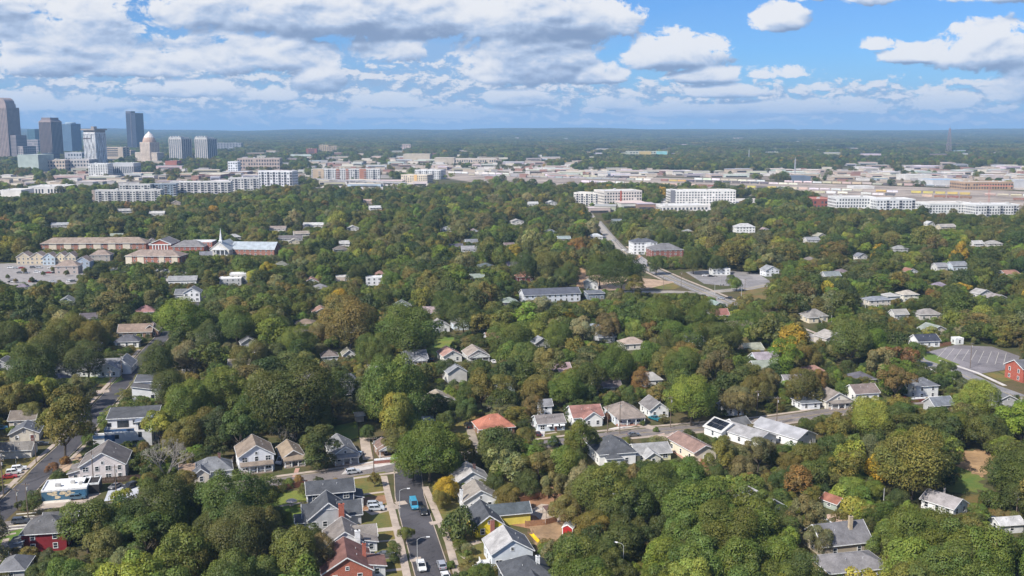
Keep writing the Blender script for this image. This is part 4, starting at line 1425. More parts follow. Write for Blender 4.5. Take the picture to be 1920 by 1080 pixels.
r = house('cross_gable_house', 'small house with grey hip roof, front gable and tan side porch', 394, 900, 18,
          [V(11.5, 9, 3.0, 'hip', 3.0, x=1, wc=(.72, .72, .72), rc=(.185, .19, .20), win=(2, 2)), V(4.6, 4, 3.0, 'gy', 1.8, x=-2.6, y=-2.6, wc=(.66, .60, .52), rc=(.16, .165, .18), win=(1, 0)),
           V(4.2, 7, 2.7, 'gx', 1.6, x=-6.8, y=1.5, wc=(.65, .50, .36), rc=(.36, .25, .17), win=(1, 0))], 'the small cross gabled house')
chimney(r, 3.2, 4.4, 4, 7.0, .8, (.2, .1, .08))
r = house('brown_bungalow', 'low bungalow with light brown roof and front porch', 551, 872, 22, [V(7.0, 12, 2.9, 'gy', 2.2, wc=(.42, .36, .30), rc=(.28, .22, .16), win=(1, 2))], 'the brown bungalow')
porch(r, -3.4, 3.4, 2.6, 2.6, (.27, .21, .155), 4, gable=False, rise=.7)
r = house('grey_bungalow', 'grey roofed bungalow with deep porch beside the pale driveway', 648, 868, 20, [V(8.4, 15, 3.0, 'gy', 2.6, wc=(.60, .58, .54), rc=(.205, .205, .21), win=(2, 3))], 'the grey bungalow')
porch(r, -4.0, 4.0, 2.8, 2.8, (.20, .20, .205), 4, gable=False, rise=.5)
chimney(r, -2.4, 5, 3, 5.8, .7, (.1, .07, .06))
r = house('gable_carport', 'open white framed porch building with brown gable behind the brick wall', 727, 858, 20, [V(5.6, 6, 2.9, 'gy', 1.5, y=2.5, wc=(.30, .20, .15), rc=(.20, .135, .11), win=(1, 1))], 'the open gabled porch')
porch(r, -2.8, 2.8, 2.6, 2.9, (.20, .135, .11), 2, y=2.5, gable=True, rise=1.4, rail=False)
house('orange_roof_house', 'house under a broad faded orange hip roof among yards', 932, 816, 16, [V(13.0, 10, 2.9, 'hip', 3.6, wc=(.25, .14, .10), rc=(.40, .155, .10), rk='shingle')], 'the orange roofed house')
house('yard_shed', 'small pale yard shed under the tall dark trees', 675, 791, 18, [V(3.0, 3.0, 2.6, 'gx', .8, wc=(.62, .54, .44), rc=(.45, .38, .30), win=(0, 0))], 'the small yard shed', cat='shed')
house('blue_flat_shed', 'low shed with pale blue metal roof behind the golden tree', 802, 800, 16, [V(5, 5, 2.3, 'hip', 1.0, wc=(.4, .4, .42), rc=(.38, .43, .50), rk='metalroof', win=(0, 0))], cat='shed')

# --- row of houses in the middle clearing
r = house('craftsman_bungalow', 'grey craftsman bungalow with brown fretted porch gable', 782, 685, 16, [V(10, 12, 3.0, 'gx', 3.0, wc=(.42, .42, .44), rc=(.175, .18, .195), win=(2, 2))], 'the grey craftsman bungalow')
porch(r, -2.2, 4.2, 2.4, 2.8, (.175, .18, .195), 4, gable=True, rise=1.9)
r = house('faded_red_roof_house', 'white house with faded pink and grey roof by the bright lawn', 849, 679, 20, [V(9.0, 11, 3.2, 'gy', 2.4, wc=(.76, .74, .68), rc=(.36, .215, .18), win=(2, 2))], 'the faded pink roof')
r = house('tan_craftsman_house', 'tan roofed bungalow with dark shingled gable and white porch', 897, 678, 16, [V(10, 12, 3.0, 'gy', 2.8, wc=(.55, .55, .54), rc=(.30, .25, .215), win=(2, 2))], 'the tan roofed bungalow')
porch(r, -4.8, 4.8, 2.4, 2.8, (.13, .12, .12), 4, gable=True, rise=2.0)
house('grey_box_house', 'pale grey windowless gable house in front of the middle lawn', 858, 717, 20, [V(8.6, 9, 4.6, 'gy', 2.6, wc=(.62, .60, .57), rc=(.215, .22, .235), win=(0, 1))], 'the pale grey gable house')
house('brown_roof_cottage', 'small cottage with brown hip roof at the edge of the dark wood', 619, 679, 16, [V(7.4, 8, 2.9, 'hip', 2.2, wc=(.60, .58, .56), rc=(.165, .135, .125))], keep=.75)
house('green_roof_cottage', 'small cottage with dull greenish roof right of the brown one', 655, 676, 16, [V(5.6, 7, 2.9, 'gy', 2.2, wc=(.6, .58, .55), rc=(.24, .225, .18))], keep=.6)
house('white_upper_house', 'white gable house behind the tall bright green tree', 828, 624, 18, [V(9, 10, 3.8, 'gy', 2.4, wc=(.80, .80, .80), rc=(.30, .28, .27))], 'the white gable house')
house('light_blue_house', 'light blue gable house on a slope of grass', 866, 619, 18, [V(8, 9, 3.6, 'gy', 2.2, wc=(.60, .68, .74), rc=(.25, .235, .235))], 'the light blue house')

# --- along the cross street, right half
r = house('white_low_house', 'small white single storey house with grey brown roof and two awnings', 1034, 808, 13, [V(10.2, 8.5, 3.0, 'gx', 2.0, wc=(.66, .70, .74), rc=(.21, .185, .175), win=(3, 2))], 'the small white house', door=(1.6,))
b = MB()
for xx in (-1.0, 1.6, 4.0):
    b.slab([(xx - .9, -1.0, 2.1), (xx + .9, -1.0, 2.1), (xx + .9, -.02, 2.7), (xx - .9, -.02, 2.7)], .06)
b.build('awning', TRIM, r)
house('white_back_house', 'narrow white two storey house behind the small white one', 1024, 783, 13, [V(4.6, 5.0, 4.8, 'gx', 1.8, wc=(.76, .76, .76), rc=(.20, .20, .21), win=(1, 1))])
r = house('red_roof_house', 'white house with faded brick red cross gabled roof', 1101, 797, 13,
          [V(11.5, 11, 3.2, 'gx', 3.0, x=.5, wc=(.78, .78, .77), rc=(.285, .145, .12), win=(3, 2)), V(7.0, 6, 3.2, 'gy', 2.4, x=1.6, y=-2.4, wc=(.78, .77, .74), rc=(.285, .145, .12), win=(2, 1))], 'the brick red roof')
r = house('hip_porch_house', 'pale house with tan hip roof and full width white columned porch', 1180, 795, 13,
          [V(11.0, 13, 3.4, 'hip', 3.4, wc=(.66, .71, .76), rc=(.26, .215, .185), win=(3, 3))], 'the porch house with tan hip roof')
porch(r, -5.3, 5.3, 2.6, 3.0, (.26, .215, .185), 4, gable=False, rise=.6, deck=(.35, .17, .12))
house('plain_grey_house', 'white house with plain grey brown roof half behind a round tree', 1236, 783, 13, [V(7.5, 11, 3.2, 'gy', 2.8, wc=(.76, .76, .75), rc=(.20, .185, .18), win=(2, 2))], 'the plain white house')
house('shaded_white_house', 'white cottage in tree shade beside the cross street', 1378, 779, 13, [V(7, 8, 3.0, 'gy', 2.0, wc=(.76, .76, .76), rc=(.16, .16, .17))], keep=.6)
house('dark_hip_cottage', 'white cottage with dark blue grey hip roof under big trees', 1520, 768, 13, [V(8.0, 8, 2.9, 'hip', 1.8, wc=(.76, .77, .78), rc=(.11, .12, .135))], 'the dark hipped cottage')
r = house('tan_gable_house', 'cream house with large tan gable roof and low porch', 1572, 765, 13, [V(11, 12, 3.2, 'gy', 3.0, wc=(.72, .68, .60), rc=(.235, .20, .175), win=(3, 2))], 'the tan gabled house')
porch(r, -4.4, 4.6, 2.4, 2.7, (.225, .195, .17), 4, rise=.5)
house('brown_slope_house', 'white house with reddish brown roof between two trees', 1626, 752, 13, [V(10.5, 9, 3.4, 'gx', 2.6, wc=(.78, .77, .74), rc=(.205, .16, .145), win=(3, 2))], 'the reddish brown roof')
house('cube_house', 'square white two storey house with dark hip roof above a red bank', 1738, 748, 13, [V(10.0, 8.5, 5.6, 'hip', 2.3, wc=(.74, .74, .72), rc=(.135, .14, .155), win=(2, 2))], 'the square white house')
house('red_bank_wall', 'rust red timber wall below the square white house', 1740, 753, 13, [V(15, .5, 1.5, 'flat', 0, wc=(.16, .05, .035), rc=(.16, .05, .035), win=(0, 0), wk='wood')], cat='wall', vents=False, keep=0)
r = house('dark_hip_house', 'white house with very large dark hip roof beside the cross street', 1158, 872, 13,
          [V(12.5, 13.5, 4.2, 'hip', 4.0, wc=(.80, .79, .77), rc=(.088, .092, .102), win=(2, 3)), V(5, 4, 3.2, 'hip', 1.2, x=-1.8, y=-2, wc=(.78, .78, .78), rc=(.088, .092, .102), win=(1, 0))], 'the large dark hip roof')
r = house('grey_yellow_house', 'low pale yellow house with worn light grey roof', 1226, 864, 13,
          [V(12, 9, 2.6, 'gx', 2.2, wc=(.70, .66, .42), rc=(.285, .28, .275), win=(3, 1)), V(5, 6, 2.5, 'gy', 1.6, x=-1.5, y=-3.5, wc=(.60, .58, .50), rc=(.34, .335, .33), win=(1, 1))], 'the worn light grey roof', keep=.75)
house('cream_barn_house', 'long cream walled building with rusty brown roof beside the brick path', 1322, 865, 22, [V(8.5, 17, 3.6, 'gy', 1.9, wc=(.74, .66, .52), rc=(.255, .165, .135), win=(1, 3))], 'the cream walled long building')
r = house('solar_house', 'white gabled house with black solar panels on its roof', 1372, 822, 30, [V(10, 9, 3.0, 'gy', 2.6, wc=(.78, .78, .77), rc=(.50, .49, .47), win=(2, 1)), V(7, 7, 3.0, 'gx', 2.2, x=7.5, y=2, wc=(.76, .76, .76), rc=(.12, .12, .12), win=(1, 1))], 'the solar panel house')
for k in range(2):
    for s in range(3):
        b = MB()
        x0, x1 = -4.6 + k * 2.05, -2.7 + k * 2.05
        z0, z1 = 3.0 + (5 + x0) * .52 + .34, 3.0 + (5 + x1) * .52 + .34
        y0 = .6 + s * 2.7
        b.slab([(x0, y0, z0), (x1, y0, z1), (x1, y0 + 2.5, z1), (x0, y0 + 2.5, z0)], .08)
        b.build('solar_panel', mat('glass', (.012, .014, .022)), r)
house('grey_shed_roof_house', 'long house with faded grey roof left of the metal roofed one', 1438, 838, 36, [V(9.5, 17, 3.2, 'gy', 2.0, wc=(.74, .73, .71), rc=(.31, .30, .30), win=(2, 3))], 'the faded grey long roof')
house('metal_roof_house', 'long white house with grey ribbed metal roof and white chimneys', 1512, 836, 36, [V(10, 20, 3.4, 'gy', 2.2, wc=(.78, .77, .76), rc=(.36, .355, .365), rk='metalroof', win=(2, 4))], 'the ribbed metal roof')

# --- bottom right
r = house('stone_grey_house', 'wide grey roofed house with tall tan chimney near the lower edge', 1588, 1042, 14, [V(14, 10, 3.4, 'gx', 3.8, wc=(.40, .34, .26), rc=(.165, .16, .17), win=(2, 1))], 'the house with the tan chimney')
chimney(r, 2.6, 3.2, 4.5, 9.2, 1.0, (.50, .40, .27))
house('low_grey_house', 'low grey hip roofed house with tan walls at the lower edge', 1612, 1092, 12, [V(16, 10, 3.2, 'hip', 2.2, wc=(.58, .46, .28), rc=(.205, .195, .20), win=(3, 1))], 'the low grey hipped house', keep=.7)
r = house('lilac_roof_house', 'white house with mauve grey gable roof in a grassy clearing', 1800, 966, 36, [V(7.4, 10, 2.8, 'gy', 2.1, wc=(.76, .75, .73), rc=(.30, .275, .275), win=(2, 3))], 'the mauve grey roof')
chimney(r, 2.2, 6.5, 3, 5.6, .6, (.5, .45, .4))
house('white_shed_house', 'pale shed with light grey roof at the right edge', 1897, 1000, 10, [V(7, 5, 2.6, 'gx', 1.2, wc=(.66, .66, .66), rc=(.46, .45, .45), win=(1, 1))], 'the pale shed')
house('grey_flank_house', 'grey roofed house glimpsed between trees left of the patio', 1448, 972, 24, [V(8.5, 12, 3.2, 'gy', 2.6, wc=(.58, .57, .55), rc=(.29, .285, .29))], keep=.55)
house('red_flank_shed', 'small outbuilding with rust red roof in the bamboo yard', 1577, 956, 35, [V(4.2, 5.5, 2.3, 'gy', 1.3, wc=(.34, .38, .33), rc=(.26, .11, .075))], 'the rust red outbuilding', cat='outbuilding')
house('white_porch_shed', 'small white framed open shelter beside the patio', 1548, 1000, 14, [V(3.5, 3, 2.6, 'flat', 0, wc=(.6, .58, .55), rc=(.6, .58, .55), win=(1, 0), rk='flatroof')], cat='shelter', keep=.6)
r = house('red_shed', 'small red garden shed with curved pale grey roof', 1064, 1003, -18, [V(2.9, 3.6, 2.0, 'gy', .9, wc=(.42, .03, .03), rc=(.50, .50, .49), win=(0, 0), ov=.15)], 'the red shed', cat='shed', vents=False)
MB().box(-1.15, -.03, -.05, 0, .1, 1.95).box(.03, 1.15, -.05, 0, .1, 1.95).build('shed_door', mat('paint', (.36, .02, .02)), r)
MB().box(-1.5, -1.3, -.07, .05, 0, 2.0).box(1.3, 1.5, -.07, .05, 0, 2.0).build('corner_board', TRIM, r)

# --- right side, middle distance
house('tan_hip_house', 'tan walled house with grey hip roof in a gap of the wood', 1534, 604, 14, [V(12, 10, 3.6, 'hip', 3.2, wc=(.66, .58, .44), rc=(.24, .225, .21)), V(6, 6, 3.4, 'hip', 2.2, x=-4, y=-2, wc=(.66, .58, .44), rc=(.24, .225, .21), win=(1, 1))], 'the tan hip roofed house')
house('grey_terrace_house', 'two storey house with flat blue grey roof right of the tall pole', 1650, 578, 14, [V(15, 9, 5.2, 'hip', 1.6, wc=(.62, .57, .50), rc=(.215, .23, .26))], keep=.7)
house('white_terrace_house', 'low white house with pale roof behind the blue grey roof', 1676, 567, 14, [V(9, 9, 4, 'hip', 1.6, wc=(.66, .66, .66), rc=(.38, .37, .36))], keep=.6)
house('cream_terrace_house', 'cream house with tan roof, right end of the small terrace', 1708, 565, 14, [V(11, 9, 4.4, 'hip', 2.2, wc=(.72, .68, .58), rc=(.40, .36, .31))], keep=.7)
house('navy_roof_house', 'low white house with dark navy roof above the empty parking lot', 1742, 651, 12, [V(12, 9, 3.2, 'gx', 2.6, wc=(.80, .80, .80), rc=(.045, .05, .07))], 'the navy roofed house')
house('white_lot_shed', 'small white shed at the back of the empty parking lot', 1799, 646, 12, [V(4.6, 4, 3.0, 'flat', 0, wc=(.72, .74, .72), rc=(.6, .6, .6), win=(1, 1), rk='flatroof')], 'the white shed by the lot', cat='shed')
house('bluish_house', 'pale bluish house with grey roofs high in the right wood', 1800, 508, 14, [V(13, 9, 4.2, 'gx', 2.6, wc=(.50, .56, .62), rc=(.21, .22, .24)), V(9, 8, 3.8, 'gx', 2.4, x=-15, y=1, wc=(.58, .58, .56), rc=(.24, .24, .25))], 'the bluish house', keep=.75)
r = house('brick_church', 'red brick building with white porch front at the right edge', 1948, 716, 14, [V(17, 11, 6.2, 'gx', 2.8, wc=(.40, .085, .05), rc=(.13, .13, .14), wk='brickwork', win=(0, 2))], 'the red brick building', cat='building')
b = MB()
for xx in (-5.8, -2.8, .2):
    b.box(xx - .3, xx + .3, -2.4, -1.8, 0, 6.4)
b.box(-6.4, 2.4, -2.6, -.05, 6.4, 7.4).box(-6.4, 2.4, -2.6, -.05, 3.1, 3.5).build('portico', TRIM, r)
house('tan_hip_cottage', 'cottage with light tan hip roof sunk among trees', 1190, 656, 14, [V(11.5, 9, 3.2, 'hip', 2.4, wc=(.70, .66, .60), rc=(.36, .285, .235))], 'the light tan hip roof')
house('slate_cottage', 'slate grey roof just showing left of the tan hip roof', 1138, 643, 14, [V(9, 8, 3.2, 'gx', 2.4, wc=(.4, .4, .4), rc=(.12, .125, .14))], keep=.6)
house('white_eave_house', 'house with white eaves and grey roof deep in the wood', 1312, 650, 30, [V(8, 11, 3.4, 'gy', 2.4, wc=(.78, .78, .78), rc=(.18, .18, .19))], keep=.6)

# --- around the far junction
r = house('long_dark_building', 'long low building with dark ribbed roof and white ground floor', 1036, 567, 14, [V(37, 13, 5.2, 'gx', 3.0, wc=(.62, .64, .68), rc=(.10, .105, .125), rk='metalroof', win=(10, 3))], 'the long dark roofed building', cat='building')
house('bare_lot_house', 'small grey roofed house standing alone on bare earth', 1110, 543, 4, [V(8.5, 11, 4.2, 'gy', 2.0, wc=(.70, .70, .70), rc=(.27, .28, .275), win=(2, 2))], 'the house on bare earth')
house('dark_box_house', 'dark roofed flat box house before the bare lot', 1118, 562, 14, [V(11, 9, 4.0, 'shed', .8, wc=(.20, .24, .29), rc=(.13, .14, .16), win=(3, 1))], 'the dark box house')
house('maroon_roof_house', 'house with maroon hip roof in the trees left of the junction', 986, 529, 14, [V(12, 10, 4, 'hip', 3.4, wc=(.16, .05, .045), rc=(.30, .14, .10))], 'the maroon hip roof')
r = house('brick_hall', 'brick hall with wide grey hip roof beside the far avenue', 1252, 485, 8, [V(27, 20, 7.5, 'hip', 4.5, wc=(.25, .085, .06), rc=(.165, .16, .165), wk='brickwork', win=(6, 3))], 'the brick hall', cat='hall')
r = house('white_apartments', 'white three storey apartments with dark roof beside the far avenue', 1206, 477, 8,
          [V(14, 16, 10.5, 'hip', 3.0, x=-2, wc=(.80, .80, .80), rc=(.10, .105, .12), win=(4, 4)), V(16, 16, 9.5, 'hip', 3.0, x=7, y=9, wc=(.78, .78, .79), rc=(.10, .105, .12), win=(4, 4)), V(4, 1.6, 10, 'flat', 0, x=4.6, y=-.8, wc=(.82, .82, .82), rc=(.8, .8, .8), win=(0, 0))], 'the white apartments', cat='apartment building')
house('junction_gable_house', 'grey gable house with orange brown side roof by the avenue', 1202, 500, 0, [V(9, 12, 5.0, 'gy', 3, wc=(.42, .41, .42), rc=(.36, .22, .15), win=(2, 2))], 'the grey gable by the avenue')
house('glass_canopy_shop', 'white flat roofed petrol station with canopy near the junction', 1352, 516, 6, [V(14, 8, 4.6, 'flat', 0, wc=(.70, .70, .68), rc=(.62, .6, .58), win=(4, 1), rk='flatroof')], 'the flat roofed station', cat='petrol station')
house('white_pavilion', 'white house on the wooded slope far right of the avenue', 1398, 440, 6, [V(20, 12, 8, 'hip', 3.2, wc=(.8, .8, .78), rc=(.45, .44, .43))], 'the white slope house')
house('white_gate_house', 'white house with grey roof at the edge of the junction parking', 1448, 518, 14, [V(11, 9, 4.5, 'gy', 3, wc=(.72, .73, .76), rc=(.26, .265, .28))], keep=.7)
house('modern_flat_house', 'modern white flat roofed house with orange wall in the wood', 702, 541, 10, [V(11, 8, 7.5, 'flat', 0, wc=(.74, .74, .75), rc=(.62, .6, .58), win=(3, 2), rk='flatroof'), V(6, 8, 7.0, 'gx', 2, x=9, y=1, wc=(.05, .055, .07), rc=(.05, .055, .07), win=(1, 1)), V(3.6, 5, 3.6, 'flat', 0, x=6.0, y=-3, wc=(.62, .27, .08), rc=(.5, .25, .1), win=(1, 0))], 'the modern flat house', keep=.7)
house('tan_box_house', 'flat tan building half behind a round tree', 642, 530, 10, [V(9, 7, 4.2, 'flat', 0, wc=(.55, .45, .38), rc=(.55, .48, .42), win=(2, 1), rk='flatroof')], keep=.7)
house('pergola_shop', 'white two level canopy building right of the church', 432, 536, 10, [V(15, 10, 5.0, 'flat', 0, wc=(.45, .45, .45), rc=(.78, .77, .75), win=(4, 2), rk='flatroof'), V(12, 9, 7, 'flat', 0, x=5, y=8, wc=(.5, .48, .45), rc=(.75, .74, .72), win=(3, 1), rk='flatroof')], 'the white canopy building', cat='building')
house('white_villa', 'white house with dark grey roof by the end of the left street', 360, 566, 8, [V(10, 10, 6, 'gy', 2.8, wc=(.80, .80, .82), rc=(.15, .155, .165), win=(3, 3)), V(9, 12, 4, 'gx', 2.6, x=-7, y=6, wc=(.6, .6, .6), rc=(.16, .165, .175))], 'the white villa')
house('white_strip_house', 'long low grey roofed house behind the white villa', 342, 536, 8, [V(19, 9, 4, 'gx', 2.4, wc=(.66, .66, .66), rc=(.27, .27, .275))], keep=.7)

# --- glimpses of houses deeper in the wood: px, py of the base, width in m, roof, wall, words
GL = [(520, 437, 17, (.34, .28, .25), OFFW, 'white house with pinkish tan roof at the edge of the wood'), (545, 456, 22, (.22, .20, .20), OFFW, 'white cross gabled house below the pinkish tan roof'),
      (566, 447, 15, (.40, .34, .28), (.74, .7, .6), 'cream house with sandy roof right of the white pair'), (588, 430, 22, (.66, .65, .63), OFFW, 'long white flat topped house in the far wood'),
      (552, 462, 10, (.5, .44, .36), CREAM, 'small cream house low in the far wood'), (640, 477, 12, (.22, .19, .17), (.5, .47, .43), 'brown roofed house by the yellow tree'),
      (646, 466, 9, (.55, .54, .53), OFFW, 'small pale house behind the brown roofed one'), (662, 436, 12, (.60, .58, .55), OFFW, 'small white house among olive trees'), (838, 438, 10, (.62, .61, .60), OFFW, 'tiny white house left of the far steeple'),
      (880, 477, 13, (.36, .35, .36), (.5, .5, .5), 'grey roofed house right of the rounded trees'), (971, 423, 14, (.5, .48, .46), OFFW, 'pale house by the top of the wood'), (705, 396, 16, (.7, .7, .7), OFFW, 'white building peeping over the wood'),
      (690, 383, 12, (.5, .36, .3), (.5, .36, .3), 'small brick building at the wood edge'), (112, 430, 17, (.44, .45, .47), OFFW, 'pale roofed building in the left wood'), (236, 402, 18, (.50, .48, .46), OFFW, 'wide pale roof in the upper left wood'),
      (294, 407, 18, (.62, .6, .58), OFFW, 'white low building right of the wide pale roof'), (330, 386, 12, (.6, .5, .42), (.6, .5, .42), 'tan building just below the white blocks'), (440, 453, 12, (.5, .5, .5), OFFW, 'white building beside the church roof'),
      (1000, 388, 14, (.6, .6, .58), OFFW, 'pale roof left of the upper avenue'), (1036, 386, 14, (.62, .62, .6), OFFW, 'white roof beside the upper avenue'), (1118, 452, 13, (.6, .62, .64), OFFW, 'white house left of the far avenue'),
      (1525, 459, 13, (.33, .33, .35), OFFW, 'white house with grey gable in the right wood'), (1617, 491, 9, (.25, .26, .3), OFFW, 'grey roof under a yellow topped tree'), (1690, 476, 12, (.34, .34, .34), (.5, .5, .5), 'grey gable end in the right wood'),
      (1778, 433, 18, (.46, .42, .38), CREAM, 'tan roof near the top of the right wood'), (1746, 427, 10, (.6, .6, .6), OFFW, 'small white house near the top of the right wood'), (1866, 466, 14, (.42, .40, .38), (.6, .58, .55), 'pale pyramid roof in the upper right wood'),
      (1835, 466, 10, (.6, .58, .56), OFFW, 'small pale house left of the pyramid roof'), (1848, 560, 11, (.46, .44, .42), OFFW, 'white flat roof among the right hand trees'), (1745, 600, 13, (.36, .33, .31), (.6, .56, .52), 'long tan roof behind the right hand trees'),
      (1690, 600, 9, (.42, .40, .37), OFFW, 'pale roof below the small terrace'), (1570, 645, 14, (.48, .44, .40), (.6, .55, .5), 'tan roof at the bend of the right road'), (492, 672, 10, (.15, .13, .14), (.24, .06, .06), 'dark house with red side wall in the left wood'),
      (345, 700, 12, (.22, .185, .165), (.4, .35, .3), 'brown roof between trees by the left street'), (468, 655, 8, (.2, .2, .21), OFFW, 'small grey house in the left wood'), (655, 728, 7, (.14, .145, .16), (.3, .3, .32), 'narrow dark house between two huge trees'),
      (663, 752, 6, (.10, .105, .12), (.08, .1, .16), 'narrow navy house between the huge trees'), (1018, 655, 8, (.33, .34, .36), (.5, .5, .5), 'grey ridge behind the bare brown tree'), (1222, 726, 9, (.5, .48, .46), OFFW, 'white house hidden behind orange trees'),
      (1770, 775, 9, (.23, .25, .29), (.5, .5, .5), 'grey blue roof in front of the square white house'), (1890, 768, 10, (.20, .205, .215), (.5, .5, .5), 'grey roof at the right edge below the road'), 
      (1192, 958, 9, (.22, .23, .25), (.5, .52, .54), 'grey house deep in the dark tree gap')]
for i, (px, py, w, rc, wc, lb) in enumerate(GL):
    kind = ('gx', 'gy', 'hip')[i % 3] if w < 15 else 'gx'
    rc, wc = tuple(q * .72 for q in rc), tuple(q * .86 for q in wc)
    house('wood_house', lb, px, py, 12 + (i * 7) % 20 - 8, [V(w, w * .72 if w < 15 else 10, 3.4 if py > 500 else 4.6, kind, 2.4, wc=wc, rc=rc, win=(max(1, int(w / 4)), 1))], keep=.62, group='houses glimpsed in the wood', vents=False)
# ------------------------------------------------------------------ blocks of flats, offices and towers
def rect_keep(px0, py0, px1, py1, Y, k=.75):
    KEEP.append((px0, py0, px1, py0 + (py1 - py0) * k, Y))


def facade_grid(b, x0, x1, y, z0, z1, nx, nz, fw=.55, fh=.55, dep=.25, axis='x', skip=None):
    """window boxes standing 6 cm proud of a wall; axis x: wall along x at y; axis y: wall along y at x = y"""
    dx, dz = (x1 - x0) / nx, (z1 - z0) / nz
    for i in range(nx):
        for k in range(nz):
            if skip and skip(i, k):
                continue
            a, c = x0 + dx * (i + .5 - fw / 2), x0 + dx * (i + .5 + fw / 2)
            e, f = z0 + dz * (k + .5 - fh / 2), z0 + dz * (k + .5 + fh / 2)
            if axis == 'x':
                b.box(a, c, y - .06, y + dep, e, f)
            else:
                b.box(y - .06, y + .06, a, c, e, f)


def block(name, label, px0, px1, py, ptop, depth, wc, rc, floors, bays, yaw=0.0, cat='apartment building', lm=None, balc=0, wk='facade', group=None, accents=(), keep=.75, penthouse=True, flatten=1.0):
    wc, rc = tuple(q * .86 for q in wc), tuple(q * .88 for q in rc)
    s = pxm(py)
    w = (px1 - px0) / s * flatten
    h = (py - ptop) / s / CP * .96
    base = gnd((px0 + px1) / 2, py)
    rz = R(yaw)
    root = thing(name, label, cat, base, rz, group)
    MB().box(-w / 2, w / 2, 0, depth, -.05, h).build('wall', mat(wk, wc), root)
    b = MB()
    b.box(-w / 2 + .5, w / 2 - .5, .5, depth - .5, h, h + .25)
    rf = b.build('roof', mat('flatroof', rc), root)
    b = MB()
    for q in ((-w / 2 - .15, w / 2 + .15, -.15, .45), (-w / 2 - .15, w / 2 + .15, depth - .45, depth + .15), (-w / 2 - .15, -w / 2 + .45, .45, depth - .45), (w / 2 - .45, w / 2 + .15, .45, depth - .45)):
        b.box(*q, h - .3, h + .9)
    b.build('parapet', mat('facade', tuple(min(.85, q * 1.05) for q in wc)), rf)
    if penthouse:
        b = MB()
        g = random.Random(label)
        for k in range(max(2, int(w / 14))):
            xx, yy, a = -w / 2 + 2 + g.random() * (w - 7), 2 + g.random() * max(1, depth - 8), g.uniform(1.5, 4)
            b.box(xx, xx + a, yy, yy + a * .8, h + .25, h + .25 + g.uniform(1, 2.8))
        b.build('rooftop_units', mat('flatroof', (.5, .49, .47)), rf, kind='stuff')
    if floors and bays:
        b = MB()
        nd = max(2, int(bays * depth / w))
        skip = (lambda i, k: (balc and i % balc == balc - 1) or (i * 7 + k * 13 + len(label)) % 17 == 0)
        facade_grid(b, -w / 2, w / 2, 0, .6, h - .8, bays, floors, skip=skip)
        facade_grid(b, 0, depth, w / 2, .6, h - .8, nd, floors, axis='y')
        facade_grid(b, 0, depth, -w / 2, .6, h - .8, nd, floors, axis='y')
        b.build('windows', mat('glass', (.055, .062, .075)), root, kind='stuff')
    if balc:
        b, c = MB(), MB()
        dx = w / bays
        for i in range(bays):
            if i % balc == balc - 1:
                a = -w / 2 + dx * i
                b.box(a + dx * .08, a + dx * .92, -.08, .1, .5, h - 1.0)
                for k in range(floors):
                    z = .6 + (h - 1.4) / floors * k
                    c.box(a, a + dx, -1.5, -.02, z, z + .2)
                    c.box(a, a + dx, -1.5, -1.42, z + .2, z + 1.15)
        b.build('balcony_recess', mat('glass', (.05, .052, .06)), root, kind='stuff')
        c.build('balconies', mat('facade', (.42, .42, .44)), root, kind='stuff')
    for (a, c, ac) in accents:
        MB().box(-w / 2 + w * a, -w / 2 + w * c, -.35, -.1, 0, h + 1.0).build('facade_panel', mat('facade', ac), root)
    c_, s_ = math.cos(rz), math.sin(rz)
    n = max(1, int(max(w, depth) / max(4, min(w, depth)) + .5))
    for k in range(n):
        f = (k + .5) / n - .5
        ox, oy = (w * f, depth / 2) if w > depth else (0, depth * (f + .5))
        FOOT.append((base.x + c_ * ox - s_ * oy, base.y + s_ * ox + c_ * oy, min(w, depth) * .5 + 2))
    if keep:
        rect_keep(px0, ptop - 2, px1, py, base.y, keep)
    if lm:
        LAND.append((base.x, base.y + depth / 2, lm))
    return root, w, h, base


WB = (.68, .66, .63)
block('apartment_block', 'white six storey apartment block with dark balconies, nearest of the downtown fringe', 176, 300, 384, 357, 24, WB, (.55, .52, .48), 6, 22, 6, lm='the white balcony block', balc=3, accents=((.0, .04, (.45, .36, .30)),))
block('apartment_block', 'white penthouse wing rising behind the balcony block', 226, 282, 374, 346, 20, WB, (.5, .48, .46), 6, 10, 6, balc=3)
block('apartment_block', 'grey blue glazed apartment block between two white ones', 282, 330, 372, 345, 22, (.30, .36, .42), (.45, .44, .43), 6, 9, 10, balc=3)
block('apartment_block', 'long white apartment block with dark stepped balconies', 322, 432, 369, 341, 26, WB, (.75, .73, .70), 6, 18, 8, balc=2)
block('apartment_block', 'white apartment block beside the rail bridge', 430, 486, 362, 334, 22, WB, (.72, .7, .68), 6, 10, 10, balc=3)
block('apartment_block', 'white corner apartment block with layered roof by the rail bridge', 484, 550, 354, 321, 30, (.76, .76, .77), (.78, .76, .74), 6, 12, -8, balc=2)
block('apartment_block', 'long four storey apartment row with white and brick bays', 585, 712, 338, 317, 22, (.72, .70, .68), (.6, .57, .54), 5, 30, 3, lm='the long bay fronted row', accents=((.02, .18, (.52, .40, .28)), (.36, .41, (.34, .16, .11)), (.50, .54, (.48, .22, .14)), (.70, .80, (.42, .20, .13))), balc=4)
block('apartment_block', 'white and tan stepped apartment block right of the long row', 750, 803, 343, 328, 30, (.66, .57, .44), (.70, .66, .60), 4, 12, -18, accents=((.5, .62, (.55, .36, .16)),))
block('apartment_block', 'bright white stepped block behind the tan one', 776, 828, 336, 319, 30, (.78, .77, .76), (.72, .7, .68), 5, 12, -18, balc=3)
block('apartment_block', 'white zigzag apartment block left of the brick red strip', 1074, 1140, 386, 362, 22, (.78, .74, .68), (.70, .66, .61), 5, 14, -22, balc=2)
